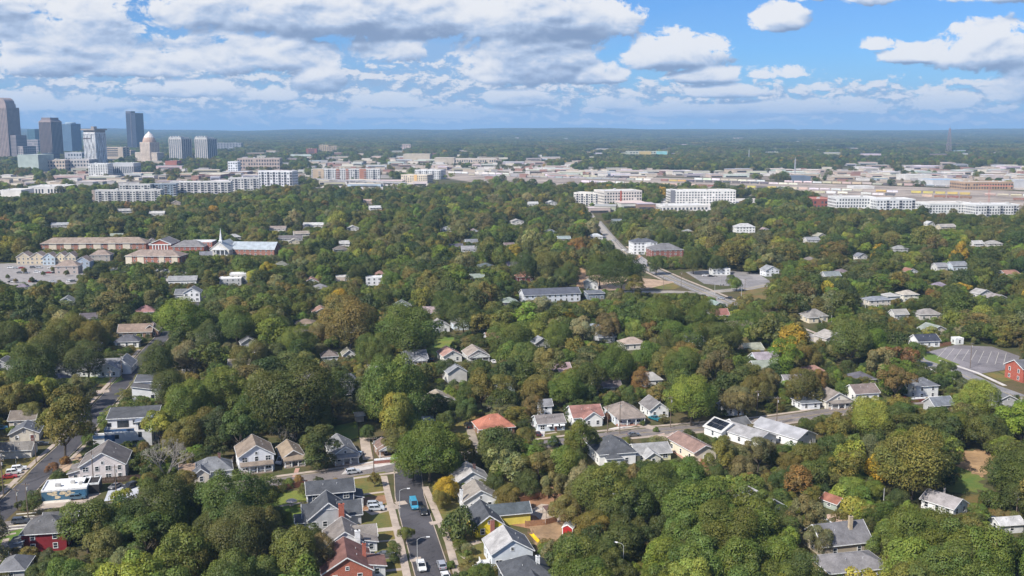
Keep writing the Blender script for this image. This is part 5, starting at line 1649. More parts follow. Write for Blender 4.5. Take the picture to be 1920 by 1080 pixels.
block('apartment_block', 'cream white apartment block with a brick red strip', 1130, 1206, 388, 358, 40, (.76, .70, .63), (.72, .70, .66), 5, 14, 16, lm='the cream block with a red strip', accents=((.42, .46, (.40, .10, .06)),))
block('apartment_block', 'white gridded apartment block facing the rail yard', 1256, 1380, 383, 357, 30, (.80, .78, .74), (.74, .72, .69), 5, 22, 4, lm='the white gridded block', accents=((.0, .07, (.20, .20, .22)),))
block('garage', 'long flat white roofed building below the gridded block', 1240, 1330, 396, 386, 40, (.66, .64, .6), (.76, .74, .71), 1, 12, 10, cat='building')
block('apartment_block', 'white apartment block with black windows beside the orange roof', 1566, 1642, 396, 370, 30, (.82, .81, .79), (.74, .71, .66), 4, 14, 4)
block('apartment_block', 'white stepped apartment block with slatted parking deck', 1642, 1716, 398, 374, 34, (.80, .80, .79), (.76, .74, .71), 4, 12, 4, lm='the white stepped block', balc=4)
block('apartment_block', 'long white block with small gables at the right', 1740, 1830, 405, 382, 36, (.80, .79, .76), (.70, .65, .58), 4, 16, 6)
block('apartment_block', 'white block at the far right under the red crane', 1826, 1912, 408, 384, 30, (.80, .79, .77), (.74, .72, .69), 4, 16, 6, balc=5)
block('warehouse', 'low brick building with faded orange roof beside the white blocks', 1524, 1566, 392, 374, 50, (.34, .12, .09), (.48, .20, .14), 2, 6, 4, cat='warehouse')
# downtown fringe
block('hospital_block', 'white office block with a slab tower end in front of the white ribbed tower', 167, 202, 332, 307, 40, (.80, .80, .77), (.7, .7, .68), 8, 8, 4, cat='office block', lm='the white slab ended block')
block('hospital_block', 'long grey white office block with dark vertical windows', 201, 252, 330, 306, 40, (.56, .56, .57), (.62, .62, .6), 1, 14, -4, cat='office block')
block('glass_hall', 'pale sea green glazed hall at the left', 32, 76, 322, 290, 60, (.40, .46, .42), (.5, .54, .51), 0, 0, -12, cat='hall', lm='the sea green hall')
block('civic_block', 'cream civic block with bowed bays', 78, 122, 321, 300, 60, (.62, .52, .42), (.62, .58, .54), 3, 8, 4, cat='civic building')
block('civic_block', 'grey cream civic block left of the white ribbed tower', 122, 168, 320, 299, 60, (.55, .51, .48), (.58, .56, .54), 3, 8, 0, cat='civic building')
block('office_block', 'banded tan office block right of the white ribbed tower', 190, 232, 301, 276, 50, (.56, .46, .36), (.56, .5, .45), 7, 1, -4, cat='office block')
block('office_block', 'low banded grey office block at the left edge', -20, 48, 300, 274, 70, (.40, .35, .33), (.42, .4, .4), 6, 12, -10, cat='office block')
block('office_block', 'pinkish grey concrete block behind the green hall', 42, 74, 292, 262, 60, (.38, .35, .36), (.4, .38, .38), 6, 8, -8, cat='office block')
block('office_block', 'small dark blue glass cube right of the green hall', 80, 100, 304, 287, 40, (.06, .08, .12), (.12, .14, .17), 4, 5, -8, cat='office block')
block('office_block', 'pale block with dark atrium before the blue glass tower', 122, 154, 302, 286, 50, (.52, .53, .56), (.6, .58, .56), 2, 6, 0, cat='office block')
block('office_block', 'tan block between the dark slab and the domed tower', 226, 246, 296, 282, 40, (.55, .42, .32), (.5, .42, .36), 4, 5, -4, cat='office block')
block('office_block', 'flat white hangar like building low at the left', 0, 40, 372, 357, 50, (.76, .73, .68), (.74, .71, .66), 0, 0, 4, cat='warehouse')
block('office_block', 'white flat roofed school like building at the left', 56, 122, 366, 350, 60, (.74, .72, .68), (.72, .69, .64), 1, 12, 8, cat='building')
block('hotel_block', 'tan twin winged residential tower far beyond the centre', 598, 616, 288, 272, 40, (.50, .39, .25), (.45, .36, .26), 9, 5, -4, cat='residential tower')
block('hotel_block', 'tan right wing of the far twin residential tower', 616, 632, 288, 274, 36, (.52, .40, .26), (.45, .36, .26), 8, 5, 10, cat='residential tower')
block('hotel_block', 'red and white banded block left of the far tan towers', 574, 594, 290, 279, 30, (.36, .15, .11), (.5, .4, .35), 4, 1, 0, cat='office block')
block('far_block', 'white layered block in the centre distance', 754, 770, 285, 271, 30, (.62, .48, .42), (.6, .55, .5), 5, 5, 0, cat='office block')
block('far_block', 'wide grey office terrace behind the twin towers', 397, 452, 283, 268, 60, (.34, .35, .37), (.5, .48, .47), 4, 10, 6, cat='office block')
block('far_block', 'white slab and low wings right of the twin towers', 428, 446, 328, 303, 30, (.76, .77, .78), (.7, .7, .7), 5, 4, 0, cat='office block')
block('far_block', 'long tan and brick building right of the white slab', 446, 524, 318, 297, 50, (.52, .42, .36), (.62, .56, .52), 3, 16, 4, cat='building')
block('far_block', 'red brick auditorium below the twin towers', 310, 332, 315, 302, 40, (.40, .16, .12), (.5, .3, .25), 0, 0, 0, cat='hall')
block('far_block', 'turquoise and yellow striped block beyond the dark wood', 1175, 1252, 292, 284, 40, (.50, .52, .42), (.6, .6, .55), 2, 14, 0, cat='building', accents=((.3, .6, (.5, .38, .16)), (.72, .98, (.25, .52, .52))))
block('warehouse', 'big windowless tan box in the centre distance', 756, 806, 301, 289, 60, (.56, .49, .38), (.62, .56, .48), 0, 0, 0, cat='warehouse', penthouse=False)
block('warehouse', 'tan and grey box store right of the centre', 815, 852, 308, 296, 60, (.52, .45, .36), (.56, .52, .46), 0, 0, 0, cat='warehouse', penthouse=False)
block('warehouse', 'long cream store right of the grey box', 852, 930, 306, 298, 60, (.62, .54, .44), (.66, .6, .52), 1, 18, 0, cat='warehouse')
block('warehouse', 'long low shed with sky blue roof at the right', 1748, 1808, 347, 338, 60, (.6, .6, .6), (.34, .47, .60), 0, 0, 6, cat='warehouse', penthouse=False)
block('warehouse', 'orange brick works building beyond the trains at the right', 1806, 1902, 356, 342, 50, (.50, .34, .22), (.56, .46, .36), 2, 18, 6, cat='works')
block('warehouse', 'grey box building at the right edge above the trains', 1900, 1945, 352, 338, 40, (.55, .55, .56), (.55, .55, .55), 0, 0, 6, cat='warehouse')
block('warehouse', 'long white roofed works left of the blue roofed shed', 1696, 1748, 338, 328, 40, (.70, .67, .62), (.72, .70, .66), 0, 0, 6, cat='warehouse')
block('warehouse', 'long white depot roof above the goods trains', 1600, 1640, 354, 350, 30, (.72, .70, .67), (.74, .73, .70), 0, 0, 5, cat='depot', penthouse=False)
block('warehouse', 'low solar covered hall with dark blue roof', 1484, 1520, 341, 331, 40, (.2, .24, .3), (.10, .15, .23), 0, 0, 3, cat='hall', penthouse=False)

# ---- the left campus: long tan roofed housing, brick halls, chapel
def long_house(name, label, px0, px1, py, wall_h, depth, yaw, wc, rc, wk, nx, nz, rise=4.0, lm=None, cat='apartment building', panels=(), keep=.7):
    s = pxm(py)
    w = (px1 - px0) / s
    r = house(name, label, (px0 + px1) / 2, py, yaw, [V(w, depth, wall_h, 'hip', rise, wc=wc, rc=rc, wk=wk, win=(nx, 2), ov=.8)], lm, cat=cat, vents=False, keep=keep)
    for (a, c, pc) in panels:
        MB().box(-w / 2 + w * a, -w / 2 + w * c, -.3, -.03, 0, wall_h + .3).build('facade_panel', mat('siding', pc), r)
    return r


PANC = (.66, .58, .46)
long_house('long_apartments', 'very long three storey brick and cream apartments with tan roof', 80, 272, 474, 8.6, 16, 4, (.34, .15, .10), (.275, .215, .17), 'brickwork', 18, 3, 4.2, 'the very long tan roof', panels=[(.08 + .14 * k, .15 + .14 * k, PANC) for k in range(6)])
long_house('brick_apartments', 'brick and cream three storey apartments with brown roof left of the chapel', 235, 338, 500, 8.6, 17, -4, (.36, .14, .09), (.27, .21, .175), 'brickwork', 9, 3, 4.0, 'the brick and cream apartments', panels=[(.0, .12, PANC), (.22, .34, PANC), (.62, .72, PANC), (.86, .97, PANC)])
r = house('brick_pediment_hall', 'red brick hall with white pediment and pilasters', 301, 477, 2, [V(19, 26, 9, 'gy', 4.0, wc=(.36, .10, .065), rc=(.16, .15, .155), wk='brickwork', win=(0, 3))], 'the pedimented brick hall', cat='hall', keep=.8)
b = MB()
for k in range(6):
    b.box(-6.6 + 2.5 * k, -5.9 + 2.5 * k, -.5, 0, 0, 8.2)
b.box(-9.6, 9.6, -.6, -.03, 8.2, 9.0)
b.bar((-9.8, -.4, 9.1), (0, -.4, 13.1), .5, .5).bar((9.8, -.4, 9.1), (0, -.4, 13.1), .5, .5)
b.build('pediment', TRIM, r)
house('brick_link_hall', 'red brick wing with grey roof between the pediment hall and chapel', 352, 477, 2, [V(28, 18, 7, 'hip', 4.5, wc=(.34, .10, .07), rc=(.19, .18, .18), wk='brickwork', win=(6, 3))], cat='hall', keep=.7)
house('brick_school_wing', 'three storey red brick wing with white roof left of the chapel', 376, 474, 2, [V(21, 16, 9.5, 'flat', 0, wc=(.38, .12, .08), rc=(.62, .62, .62), wk='brickwork', win=(6, 3), rk='flatroof')], 'the red brick school wing', cat='school', keep=.7)
r = house('chapel', 'chapel with pale grey metal roof and slender white steeple', 412, 482, -6, [V(17, 24, 6.5, 'gy', 6.5, wc=(.56, .54, .50), rc=(.36, .39, .40), rk='metalroof', win=(2, 3)), V(38, 17, 6, 'gx', 5.5, x=26, y=9, wc=(.32, .15, .11), rc=(.36, .40, .43), rk='metalroof', win=(8, 2))], 'the chapel', cat='chapel', keep=.85)
b = MB()
b.box(-1.4, 1.4, 2.7, 5.5, 10, 13.5).box(-1.6, 1.6, 2.5, 5.7, 13.5, 14)
b.lathe([(1.3, 14), (1.0, 17), (.5, 20.5), (.04, 24.5)], 8, 0, 4.1)
b.build('steeple', TRIM, r)
b = MB()
for k in range(4):
    b.box(-6 + 3.8 * k, -5.4 + 3.8 * k, -3.2, -2.6, 0, 6.4)
b.ext([(-6, 6.4), (6, 6.4), (0, 9.6)], 'y', -3.4, -.05)
b.build('portico', TRIM, r)
rect_keep(409, 428, 424, 458, gnd(412, 482).y, 1)
for i, (a, c, py, wc, lb) in enumerate(((32, 57, 496, (.54, .46, .34), 'pale yellow gabled townhouse, leftmost of the row'), (57, 83, 496, (.57, .48, .35), 'yellow gabled townhouse, second in the row'), (81, 103, 497, (.46, .54, .60), 'light blue gabled townhouse in the row'),
                                        (104, 124, 496, (.66, .56, .38), 'cream gabled townhouse right of the blue one'), (122, 142, 496, (.58, .50, .37), 'yellow gabled townhouse, right end of the row'), (142, 168, 505, (.36, .42, .50), 'slate blue gabled townhouse by the campus drive'),
                                        (170, 206, 492, (.40, .36, .33), 'greyish gabled townhouse with brown roof by the drive'), (104, 146, 514, (.42, .36, .33), 'dark hip roofed community house in the parking lot'))):
    w = (c - a) / pxm(py)
    house('townhouse', lb, (a + c) / 2, py, 6, [V(w, 11, 6.2, 'gy' if i < 6 else 'hip', 3.6, wc=wc, rc=(.27, .21, .175), win=(3, 2))], 'the gabled townhouses' if i == 2 else None, vents=False, group='gabled townhouses by the campus lot')

# ---- towers
def tower_root(name, label, px, py, yaw):
    base = gnd(px, py)
    return thing(name, label, 'skyscraper', base, R(yaw)), base


def ribs(b, w, d, z0, z1, n, rw, proud):
    for i in range(n + 1):
        x = -w / 2 + w * i / n
        b.box(x - rw / 2, x + rw / 2, -proud, 0.02, z0, z1).box(x - rw / 2, x + rw / 2, d - .02, d + proud, z0, z1)
    m = max(2, int(n * d / w))
    for i in range(m + 1):
        y = d * i / m
        b.box(-w / 2 - proud, -w / 2 + .02, y - rw / 2, y + rw / 2, z0, z1).box(w / 2 - .02, w / 2 + proud, y - rw / 2, y + rw / 2, z0, z1)


def bands(b, w, d, z0, z1, n, bh, proud):
    for k in range(n):
        z = z0 + (z1 - z0) * (k + .5) / n
        b.box(-w / 2 - proud, w / 2 + proud, -proud, 0.02, z - bh / 2, z + bh / 2).box(w / 2 - .02, w / 2 + proud, .02, d + proud, z - bh / 2, z + bh / 2)
        b.box(-w / 2 - proud, -w / 2 + .02, .02, d + proud, z - bh / 2, z + bh / 2)


def tower(name, label, px0, px1, py, ptop, yaw, d_k, core, rib, n, rw, nb, bh, bandc=None, proud=.5, wk=.78, lm=None):
    s = pxm(py)
    wt = (px1 - px0) / s
    w = wt * wk
    d = w * d_k
    h = (py - ptop) / s * .985
    r, base = tower_root(name, label, (px0 + px1) / 2, py, yaw)
    MB().box(-w / 2, w / 2, 0, d, 0, h).build('core', mat('glass', core), r)
    if n:
        b = MB()
        ribs(b, w, d, 0, h, n, rw, proud)
        b.build('piers', mat('facade', rib), r, kind='stuff')
    if nb:
        b = MB()
        bands(b, w, d, 2, h, nb, bh, proud * .6)
        b.build('floor_bands', mat('facade', bandc or rib), r, kind='stuff')
    MB().box(-w / 2 - proud - .1, w / 2 + proud + .1, -proud - .1, d + proud + .1, h, h + 2.5).build('roof', mat('flatroof', rib), r)
    rect_keep(px0, ptop, px1, py, base.y, .9)
    FOOT.append((base.x, base.y + d / 2, w))
    if lm:
        LAND.append((base.x, base.y, lm))
    return r, w, d, h


GRAN = (.34, .265, .24)
r, w, d, h = tower('granite_tower', 'tall brownish granite tower with rounded barrel top at the left edge', -16, 26, 300, 203, -14, 1.0, (.05, .045, .05), GRAN, 10, 2.6, 44, 1.2, proud=.8, lm='the granite tower')
b = MB()
b.box(-w * .40, w * .40, d * .1, d * .9, h + 2.5, h + 14)
b.ext([(w * .36 * math.cos(t), h + 14 + w * .36 * math.sin(t)) for t in [math.pi * k / 12 for k in range(13)]], 'y', d * .12, d * .88)
b.build('barrel_crown', mat('facade', GRAN), r)
b = MB()
b.box(w / 2 + .9, w / 2 + 26, 4, d - 4, 0, h * .48)
b.build('lower_wing', mat('facade', (.25, .215, .215)), r)
b = MB()
for k in range(16):
    z = 6 + k * (h * .48 - 8) / 16
    b.box(w / 2 + 1, w / 2 + 26.2, 3.8, d - 3.8, z, z + 1.6)
b.build('wing_window_bands', mat('glass', (.06, .06, .07)), r, kind='stuff')
r, w, d, h = tower('ribbed_tower', 'dark brown ribbed tower with stepped top', 70, 107, 297, 229, -22, .9, (.045, .038, .04), (.34, .265, .24), 9, 1.1, 30, .7, (.09, .075, .08), .7, lm='the dark brown ribbed tower')
b = MB()
b.frustum(-w / 2, w / 2, 0, d, h + 2.5, -w * .40, w * .40, d * .1, d * .9, h + 9).box(-w * .38, w * .38, d * .12, d * .88, h + 9, h + 16)
b.build('stepped_crown', mat('facade', (.20, .16, .16)), r)
r, w, d, h = tower('blue_glass_tower', 'blue glass tower right of the dark brown ribbed one', 110, 143, 289, 233, -24, .9, (.055, .10, .16), (.22, .29, .37), 9, .7, 26, .9, (.16, .24, .33), .4, lm='the blue glass tower')
b = MB()
b.lathe([(w * .38, h + 2.5), (w * .38, h + 6), (w * .30, h + 9)], 14, 0, d / 2)
b.build('round_crown', mat('facade', (.28, .36, .42)), r)
r, w, d, h = tower('white_diagrid_tower', 'white tower wrapped in slanting ribs with a jutting dark roof deck', 153, 189, 310, 250, -24, .9, (.13, .13, .14), (.86, .85, .84), 9, 1.5, 0, 0, None, .8, lm='the white ribbed tower')
b = MB()
for k in range(7):
    for s in (-1, 1):
        xa, xb = -w / 2 + w * k / 6, -w / 2 + w * min(6, max(0, k + s * 1.2)) / 6
        b.bar((xa, -1.0, 0), (xb, -1.0, h), 1.0, .5)
        ya, yb = d * k / 6, d * min(6, max(0, k + s * 1.2)) / 6
        b.bar((w / 2 + 1.0, ya, 0), (w / 2 + 1.0, yb, h), .5, 1.0)
b.build('diagonal_ribs', mat('facade', (.86, .85, .84)), r, kind='stuff')
b = MB()
b.box(-w * .50, w * .50, 0, d, h + 2.6, h + 9).box(-w * .64, w * .60, -d * .12, d * 1.1, h + 9, h + 13)
b.box(-w * .1, w * .15, d * .3, d * .6, h + 13, h + 20)
b.build('roof_deck', mat('facade', (.30, .26, .23)), r)
MB().box(-w * .56, w * .1, -1.6, d * .3, h * .83, h * .86).build('sky_balcony', mat('facade', (.12, .09, .08)), r)
r, w, d, h = tower('dark_slab_tower', 'tall dark glass slab tower standing apart above the trees', 234, 263, 284, 213, -24, .9, (.035, .042, .062), (.075, .085, .11), 7, .8, 30, .5, (.10, .085, .10), .3, lm='the dark slab tower')
MB().box(-w * .5, w * .08, 0, d * .5, h + 2.5, h + 11).box(-w * .03, w * .05, -1.2, 0, 0, h + 11).build('raised_crown', mat('facade', (.11, .105, .125)), r)
r, w, d, h = tower('domed_tower', 'pink beige tower with copper and white pointed dome', 258, 289, 305, 268, -26, .95, (.16, .115, .10), (.62, .52, .43), 7, 2.2, 15, 2.2, (.57, .47, .38), .5, lm='the domed tower')
b = MB()
b.lathe([(w * .50, h + 2.5), (w * .49, h + 8), (w * .45, h + 13), (w * .40, h + 17)], 16, 0, d / 2)
b.build('copper_drum', mat('facade', (.48, .34, .26)), r)
b = MB()
b.lathe([(w * .41, h + 17), (w * .30, h + 24), (w * .12, h + 31), (.2, h + 36)], 16, 0, d / 2)
b.build('dome', mat('facade', (.74, .66, .60)), r)
for sx in (-1, 1):
    b = MB()
    x0, x1 = (w / 2 + .7, w / 2 + 26) if sx > 0 else (-w / 2 - 26, -w / 2 - .7)
    b.box(x0, x1, 2, d - 6, 0, h * .52)
    wg = b.build('wing', mat('facade', (.59, .50, .41)), r)
    b = MB()
    facade_grid(b, x0, x1, 2, 2, h * .50, 7, 7)
    facade_grid(b, 2, d - 6, x1 if sx > 0 else x0, 2, h * .5, 7, 7, axis='y')
    b.build('wing_windows', mat('glass', (.12, .10, .10)), wg, kind='stuff')
for i, (a, c) in enumerate(((311, 349), (360, 397))):
    r, w, d, h = tower('residential_tower', ('left' if i == 0 else 'right') + ' one of the twin blue grey apartment towers with white piers', a, c, 300, 261, -25, .9, (.09, .10, .125), (.58, .55, .51), 6, 2.2, 20, .9, (.40, .385, .37), .8, lm='the twin apartment towers' if i == 0 else None)
    r['group'] = 'twin apartment towers'
    b = MB()
    for k in range(9):
        x = -w / 2 + w * (k + .2) / 9
        b.box(x, x + w * .06, -.9, d * .3, h + 2.5, h + 8 + 3 * (k % 2))
    b.box(-w * .42, w * .42, d * .15, d * .85, h + 2.5, h + 7)
    b.build('crown', mat('facade', (.60, .60, .58)), r)
tower('teal_office_tower', 'small teal glass tower behind the granite one', 50, 72, 284, 243, -20, .9, (.05, .10, .125), (.10, .17, .20), 6, .5, 14, .8, None, .3)

# ---- low sheds and stores scattered beyond the wood
RC = {'white': (.74, .72, .69), 'cream': (.66, .58, .48), 'tan': (.52, .43, .34), 'grey': (.42, .41, .41), 'brick': (.30, .19, .15), 'pale blue': (.50, .57, .63)}
PROTO_WALL = MB().box(-.5, .5, 0, 1, -.02, 1).mesh('wall', mat('tinted'))
PROTO_ROOF = MB().box(-.515, .515, -.015, 1.015, 1, 1.06).mesh('roof', mat('tinted'))
PROTO_DOOR = MB().box(-.5, .5, -.012, .01, 0, 1).mesh('door_row', mat('glass', (.05, .05, .055)))


SHEDS = {}


def nth(i, n):
    if i == 0:
        return 'leftmost'
    if i == n - 1:
        return 'rightmost'
    w = ('', 'second', 'third', 'fourth', 'fifth', 'sixth', 'seventh', 'eighth', 'ninth', 'tenth', 'eleventh', 'twelfth')
    return (w[i] if i < 12 else f'{i + 1}th') + ' from left'


def order_labels(groups, words_):
    for key, lst in groups.items():
        lst.sort(key=lambda t: t[0])
        for i, (_, o) in enumerate(lst):
            a, g = words_(*key)
            o['label'] = f'only {a}' if len(lst) == 1 else f'{nth(i, len(lst))} {a}'
            o['group'] = g


def shed(px, py, w, d, h, c, where):
    base = gnd(px, py)
    r = thing('warehouse', '', 'warehouse', base, R(rng.uniform(-8, 12)))
    cc = RC[c]
    o = put('wall', PROTO_WALL, r, scale=(w, d, h))
    o.color = (*[q * rng.uniform(.72, .95) for q in cc], 1)
    rc = RC[rng.choice(('white', 'cream', 'cream', 'grey', c))]
    o = put('roof', PROTO_ROOF, r, scale=(w, d, h))
    o.color = (*[q * rng.uniform(.85, 1.02) for q in rc], 1)
    if py > 300:
        put('door_row', PROTO_DOOR, r, (0, -.02 * d, h * .15), scale=(w * .8, d, h * .35))
    SHEDS.setdefault((c, where), []).append((px, r))
    FOOT.append((base.x, base.y + d / 2, max(w, d) * .55))
    s = pxm(py)
    KEEP.append((px - w * s / 2, py - h * s - 1, px + w * s / 2, py - h * s * .3, base.y))


ZONES = [((560, 1100), (296, 322), 40, 'in the band of yards across the centre'), ((1000, 1560), (321, 334), 40, 'just beyond the goods trains'), ((1560, 1920), (308, 340), 42, 'on the low ground at the right'),
         ((20, 560), (312, 352), 34, 'among trees below the towers'), ((380, 760), (276, 300), 20, 'in the far wood behind the towers'), ((800, 1500), (262, 290), 30, 'in the far woods of the centre'), ((1500, 1920), (262, 292), 22, 'in the far woods at the right'),
         ((300, 1920), (250, 261), 34, 'near the horizon'), ((1060, 1240), (362, 402), 5, 'around the cream blocks'), ((600, 860), (340, 352), 8, 'below the long bay fronted row')]
for (xa, xb), (ya, yb), n, where in ZONES:
    for k in range(n):
        px, py = rng.uniform(xa, xb), rng.uniform(ya, yb)
        far = py < 295
        cl = rng.choices(('white', 'cream', 'tan', 'grey', 'brick', 'pale blue'), (4, 4, 4, 2, 2.6, .5))[0]
        w = rng.uniform(16, 70) * (1.5 if far else 1)
        shed(px, py, w, rng.uniform(18, 45), rng.uniform(4.5, 8.5) * (3.0 if py < 265 else 1), cl, where)

order_labels(SHEDS, lambda c, where: (f'{c} walled flat roofed shed {where}', f'{c} sheds {where}'))

# the many still smaller roofs of the built-up band, beyond what can be told apart
db = [MB() for _ in range(5)]
for k in range(560):
    (xa, xb), (ya, yb) = rng.choice((((560, 1120), (290, 336)), ((560, 1000), (296, 326)), ((980, 1930), (319, 334)), ((1540, 1930), (314, 346)), ((0, 580), (300, 350)), ((700, 1930), (258, 290))))
    px, py = rng.uniform(xa, xb), rng.uniform(ya, yb)
    q = gnd(px, py)
    w, d, h = rng.uniform(9, 34), rng.uniform(9, 26), rng.uniform(3.5, 8)
    if any((q.x - f[0]) ** 2 + (q.y - f[1]) ** 2 < (f[2] + w * .6) ** 2 for f in FOOT[-420:]):
        continue
    m_ = rng.randrange(5)
    db[m_].box(q.x - w / 2, q.x + w / 2, q.y, q.y + d, -.05, h)
    db[m_].box(q.x - w / 2 - .3, q.x + w / 2 + .3, q.y - .3, q.y + .05, h - .5, h + .5)
    FOOT.append((q.x, q.y + d / 2, max(w, d) * .5))
    if k % 2:
        s_ = pxm(py)
        KEEP.append((px - w * s_ * .4, py - h * s_, px + w * s_ * .4, py - h * s_ * .5, q.y))
al = MB()
for m_, b in enumerate(db):
    al.add(b.v, b.f, m_)
al.build('distant_buildings', [mat('facade', c) for c in ((.62, .59, .55), (.50, .42, .34), (.40, .38, .37), (.34, .20, .16), (.66, .60, .50))], kind='stuff', label='many small pale buildings of the built-up band in the distance')

# ---- goods trains in the yard
def car_mesh(kind):
    b = MB()
    if kind == 'box':
        b.box(-8.6, 8.6, -1.5, 1.5, 1.1, 4.4)
        b.slab([(-8.6, -1.5, 4.42), (8.6, -1.5, 4.42), (8.6, 0, 4.8), (-8.6, 0, 4.8)], .1).slab([(-8.6, 0, 4.8), (8.6, 0, 4.8), (8.6, 1.5, 4.42), (-8.6, 1.5, 4.42)], .1)
        b.box(-1.6, 1.6, -1.58, -1.5, 1.2, 4.2)
    elif kind == 'hopper':
        b.ext([(-7.8, 2.0), (-5.6, .9), (5.6, .9), (7.8, 2.0), (7.8, 4.5), (-7.8, 4.5)], 'y', -1.5, 1.5)
        for k in range(9):
            b.box(-7.4 + 1.8 * k, -7.2 + 1.8 * k, -1.58, -1.5, 1.6, 4.4)
    elif kind == 'tank':
        b.tube((-8, 0, 2.7), (8, 0, 2.7), 1.45, 1.45, 12)
        b.tube((0, 0, 4.0), (0, 0, 4.7), .6, .6, 8)
        b.box(-8.6, 8.6, -.6, .6, .9, 1.25)
    else:
        b.box(-9, 9, -1.4, 1.4, 1.0, 1.3)
        b.box(-8.6, -.2, -1.2, 1.2, 1.32, 3.9).box(.2, 8.6, -1.2, 1.2, 1.32, 3.9)
    for x in (-6.3, 6.3):
        b.box(x - 1.3, x + 1.3, -.9, .9, .45, 1.0)
    return b.mesh('freight_car', mat('tinted'))


FC = {k: car_mesh(k) for k in ('box', 'hopper', 'tank', 'container')}
FCN = {'box': 'boxcar', 'hopper': 'hopper car', 'tank': 'tank car', 'container': 'container flat car'}
FCC = {'white': (.72, .70, .67), 'tan': (.54, .44, .34), 'rust brown': (.26, .12, .085), 'dark grey': (.10, .10, .11), 'grey': (.38, .38, .38), 'yellow': (.55, .42, .12)}
TRAIN = {}
ROWW = {0: 'on the farthest track', 1: 'on the second track', 3: 'on the fourth track', 4: 'on the nearest track'}
for k, fr, to, dens in ((0, .02, .42, .95), (0, .5, .98, .8), (1, .05, .66, .93), (3, .30, .99, .85), (4, .55, .98, .8)):
    P0, P1 = TRACKL[k]
    L = (P1 - P0).length
    dirv = (P1 - P0).normalized()
    a = math.atan2(dirv.y, dirv.x)
    t = fr * L
    kind, cl = 'box', 'white'
    while t < to * L:
        if rng.random() < .3:
            kind = rng.choice(('box', 'hopper', 'hopper', 'tank', 'container'))
            cl = rng.choice(('white', 'white', 'white', 'tan', 'tan', 'tan', 'rust brown', 'rust brown', 'dark grey', 'grey', 'yellow'))
        if rng.random() < dens:
            p = P0 + dirv * t
            o = put('freight_car', FC[kind], None, (p.x, p.y, .32), a)
            o.color = (*[q * rng.uniform(.85, 1.08) for q in FCC[cl]], 1)
            o['category'] = 'freight car'
            TRAIN.setdefault((cl, kind, k), []).append((p.x / p.y, o))
        t += 18.8

order_labels(TRAIN, lambda cl, kind, k: (f'{cl} {FCN[kind]} {ROWW[k]} of the rail yard', f'{cl} {FCN[kind]}s {ROWW[k]}'))

# ---- masts, the lattice tower, the crane and the elevated line
def lattice(name, label, px, py, h, w0, w1, c, cat):
    base = gnd(px, py)
    b = MB()
    n = 9
    leg = max(.35, h * .006)
    for k in range(n):
        za, zb = h * k / n, h * (k + 1) / n
        wa, wb = w0 + (w1 - w0) * k / n, w0 + (w1 - w0) * (k + 1) / n
        ca = [(-wa, -wa, za), (wa, -wa, za), (wa, wa, za), (-wa, wa, za)]
        cb = [(-wb, -wb, zb), (wb, -wb, zb), (wb, wb, zb), (-wb, wb, zb)]
        for i in range(4):
            b.bar(ca[i], cb[i], leg * 1.5, leg * 1.5)
            b.bar(ca[i], cb[(i + 1) % 4], leg, leg)
            b.bar(cb[i], cb[(i + 1) % 4], leg, leg)
    b.tube((0, 0, h), (0, 0, h * 1.12), leg, leg * .5, 5)
    o = b.build(name, mat('metal', c), None, base)
    o['label'], o['category'] = label, cat
    s = pxm(py)
    KEEP.append((px - 4, py - h * s, px + 4, py - 6, base.y))


lattice('lattice_tower', 'tall red and grey lattice transmission tower on the right horizon', 1778, 289, 104, 9, 2.2, (.30, .22, .22), 'transmission tower')
lattice('lattice_mast', 'thin grey lattice mast left of the solar covered hall', 1490, 332, 40, 1.6, .7, (.40, .40, .42), 'mast')
lattice('lattice_mast', 'thin lattice mast rising beyond the centre', 1404, 300, 34, 1.6, .6, (.42, .42, .44), 'mast')
base = gnd(1852, 402)
c_ = MB()
for k in range(12):
    z = k * 3.0
    for (a, b_) in (((-.8, -.8), (.8, -.8)), ((.8, -.8), (.8, .8)), ((.8, .8), (-.8, .8)), ((-.8, .8), (-.8, -.8))):
        c_.bar((*a, z), (*a, z + 3), .22, .22).bar((*a, z), (*b_, z + 3), .14, .14)
c_.bar((-12, 0, 36.5), (26, 0, 36.5), .8, 1.1).bar((-12, 0, 37), (0, 0, 41), .15, .15).bar((26, 0, 37), (0, 0, 41), .15, .15).bar((0, 0, 36), (0, 0, 41), .5, .5)
o = c_.build('tower_crane', mat('metal', (.42, .17, .13)), None, base, R(-30), label='thin red tower crane above the right hand white blocks', category='crane')
b = MB()
P0, P1 = gnd(548, 342), gnd(760, 352)
dv = (P1 - P0)
L = dv.length
b.box(0, L, -4, 4, 7.5, 9.0).box(0, L, -4.2, -3.9, 9.0, 10.0).box(0, L, 3.9, 4.2, 9.0, 10.0)
o = thing('rail_viaduct', 'low grey elevated rail viaduct crossing before the long apartment row', 'viaduct', P0, math.atan2(dv.y, dv.x))
b.build('deck', mat('concrete', (.34, .33, .34)), o)
pm = MB().box(-.9, .9, -2.6, 2.6, 0, 7.5).mesh('pier', mat('concrete', (.48, .46, .44)))
for k in range(int(L / 24)):
    put('pier', pm, o, (12 + 24 * k, 0, 0))


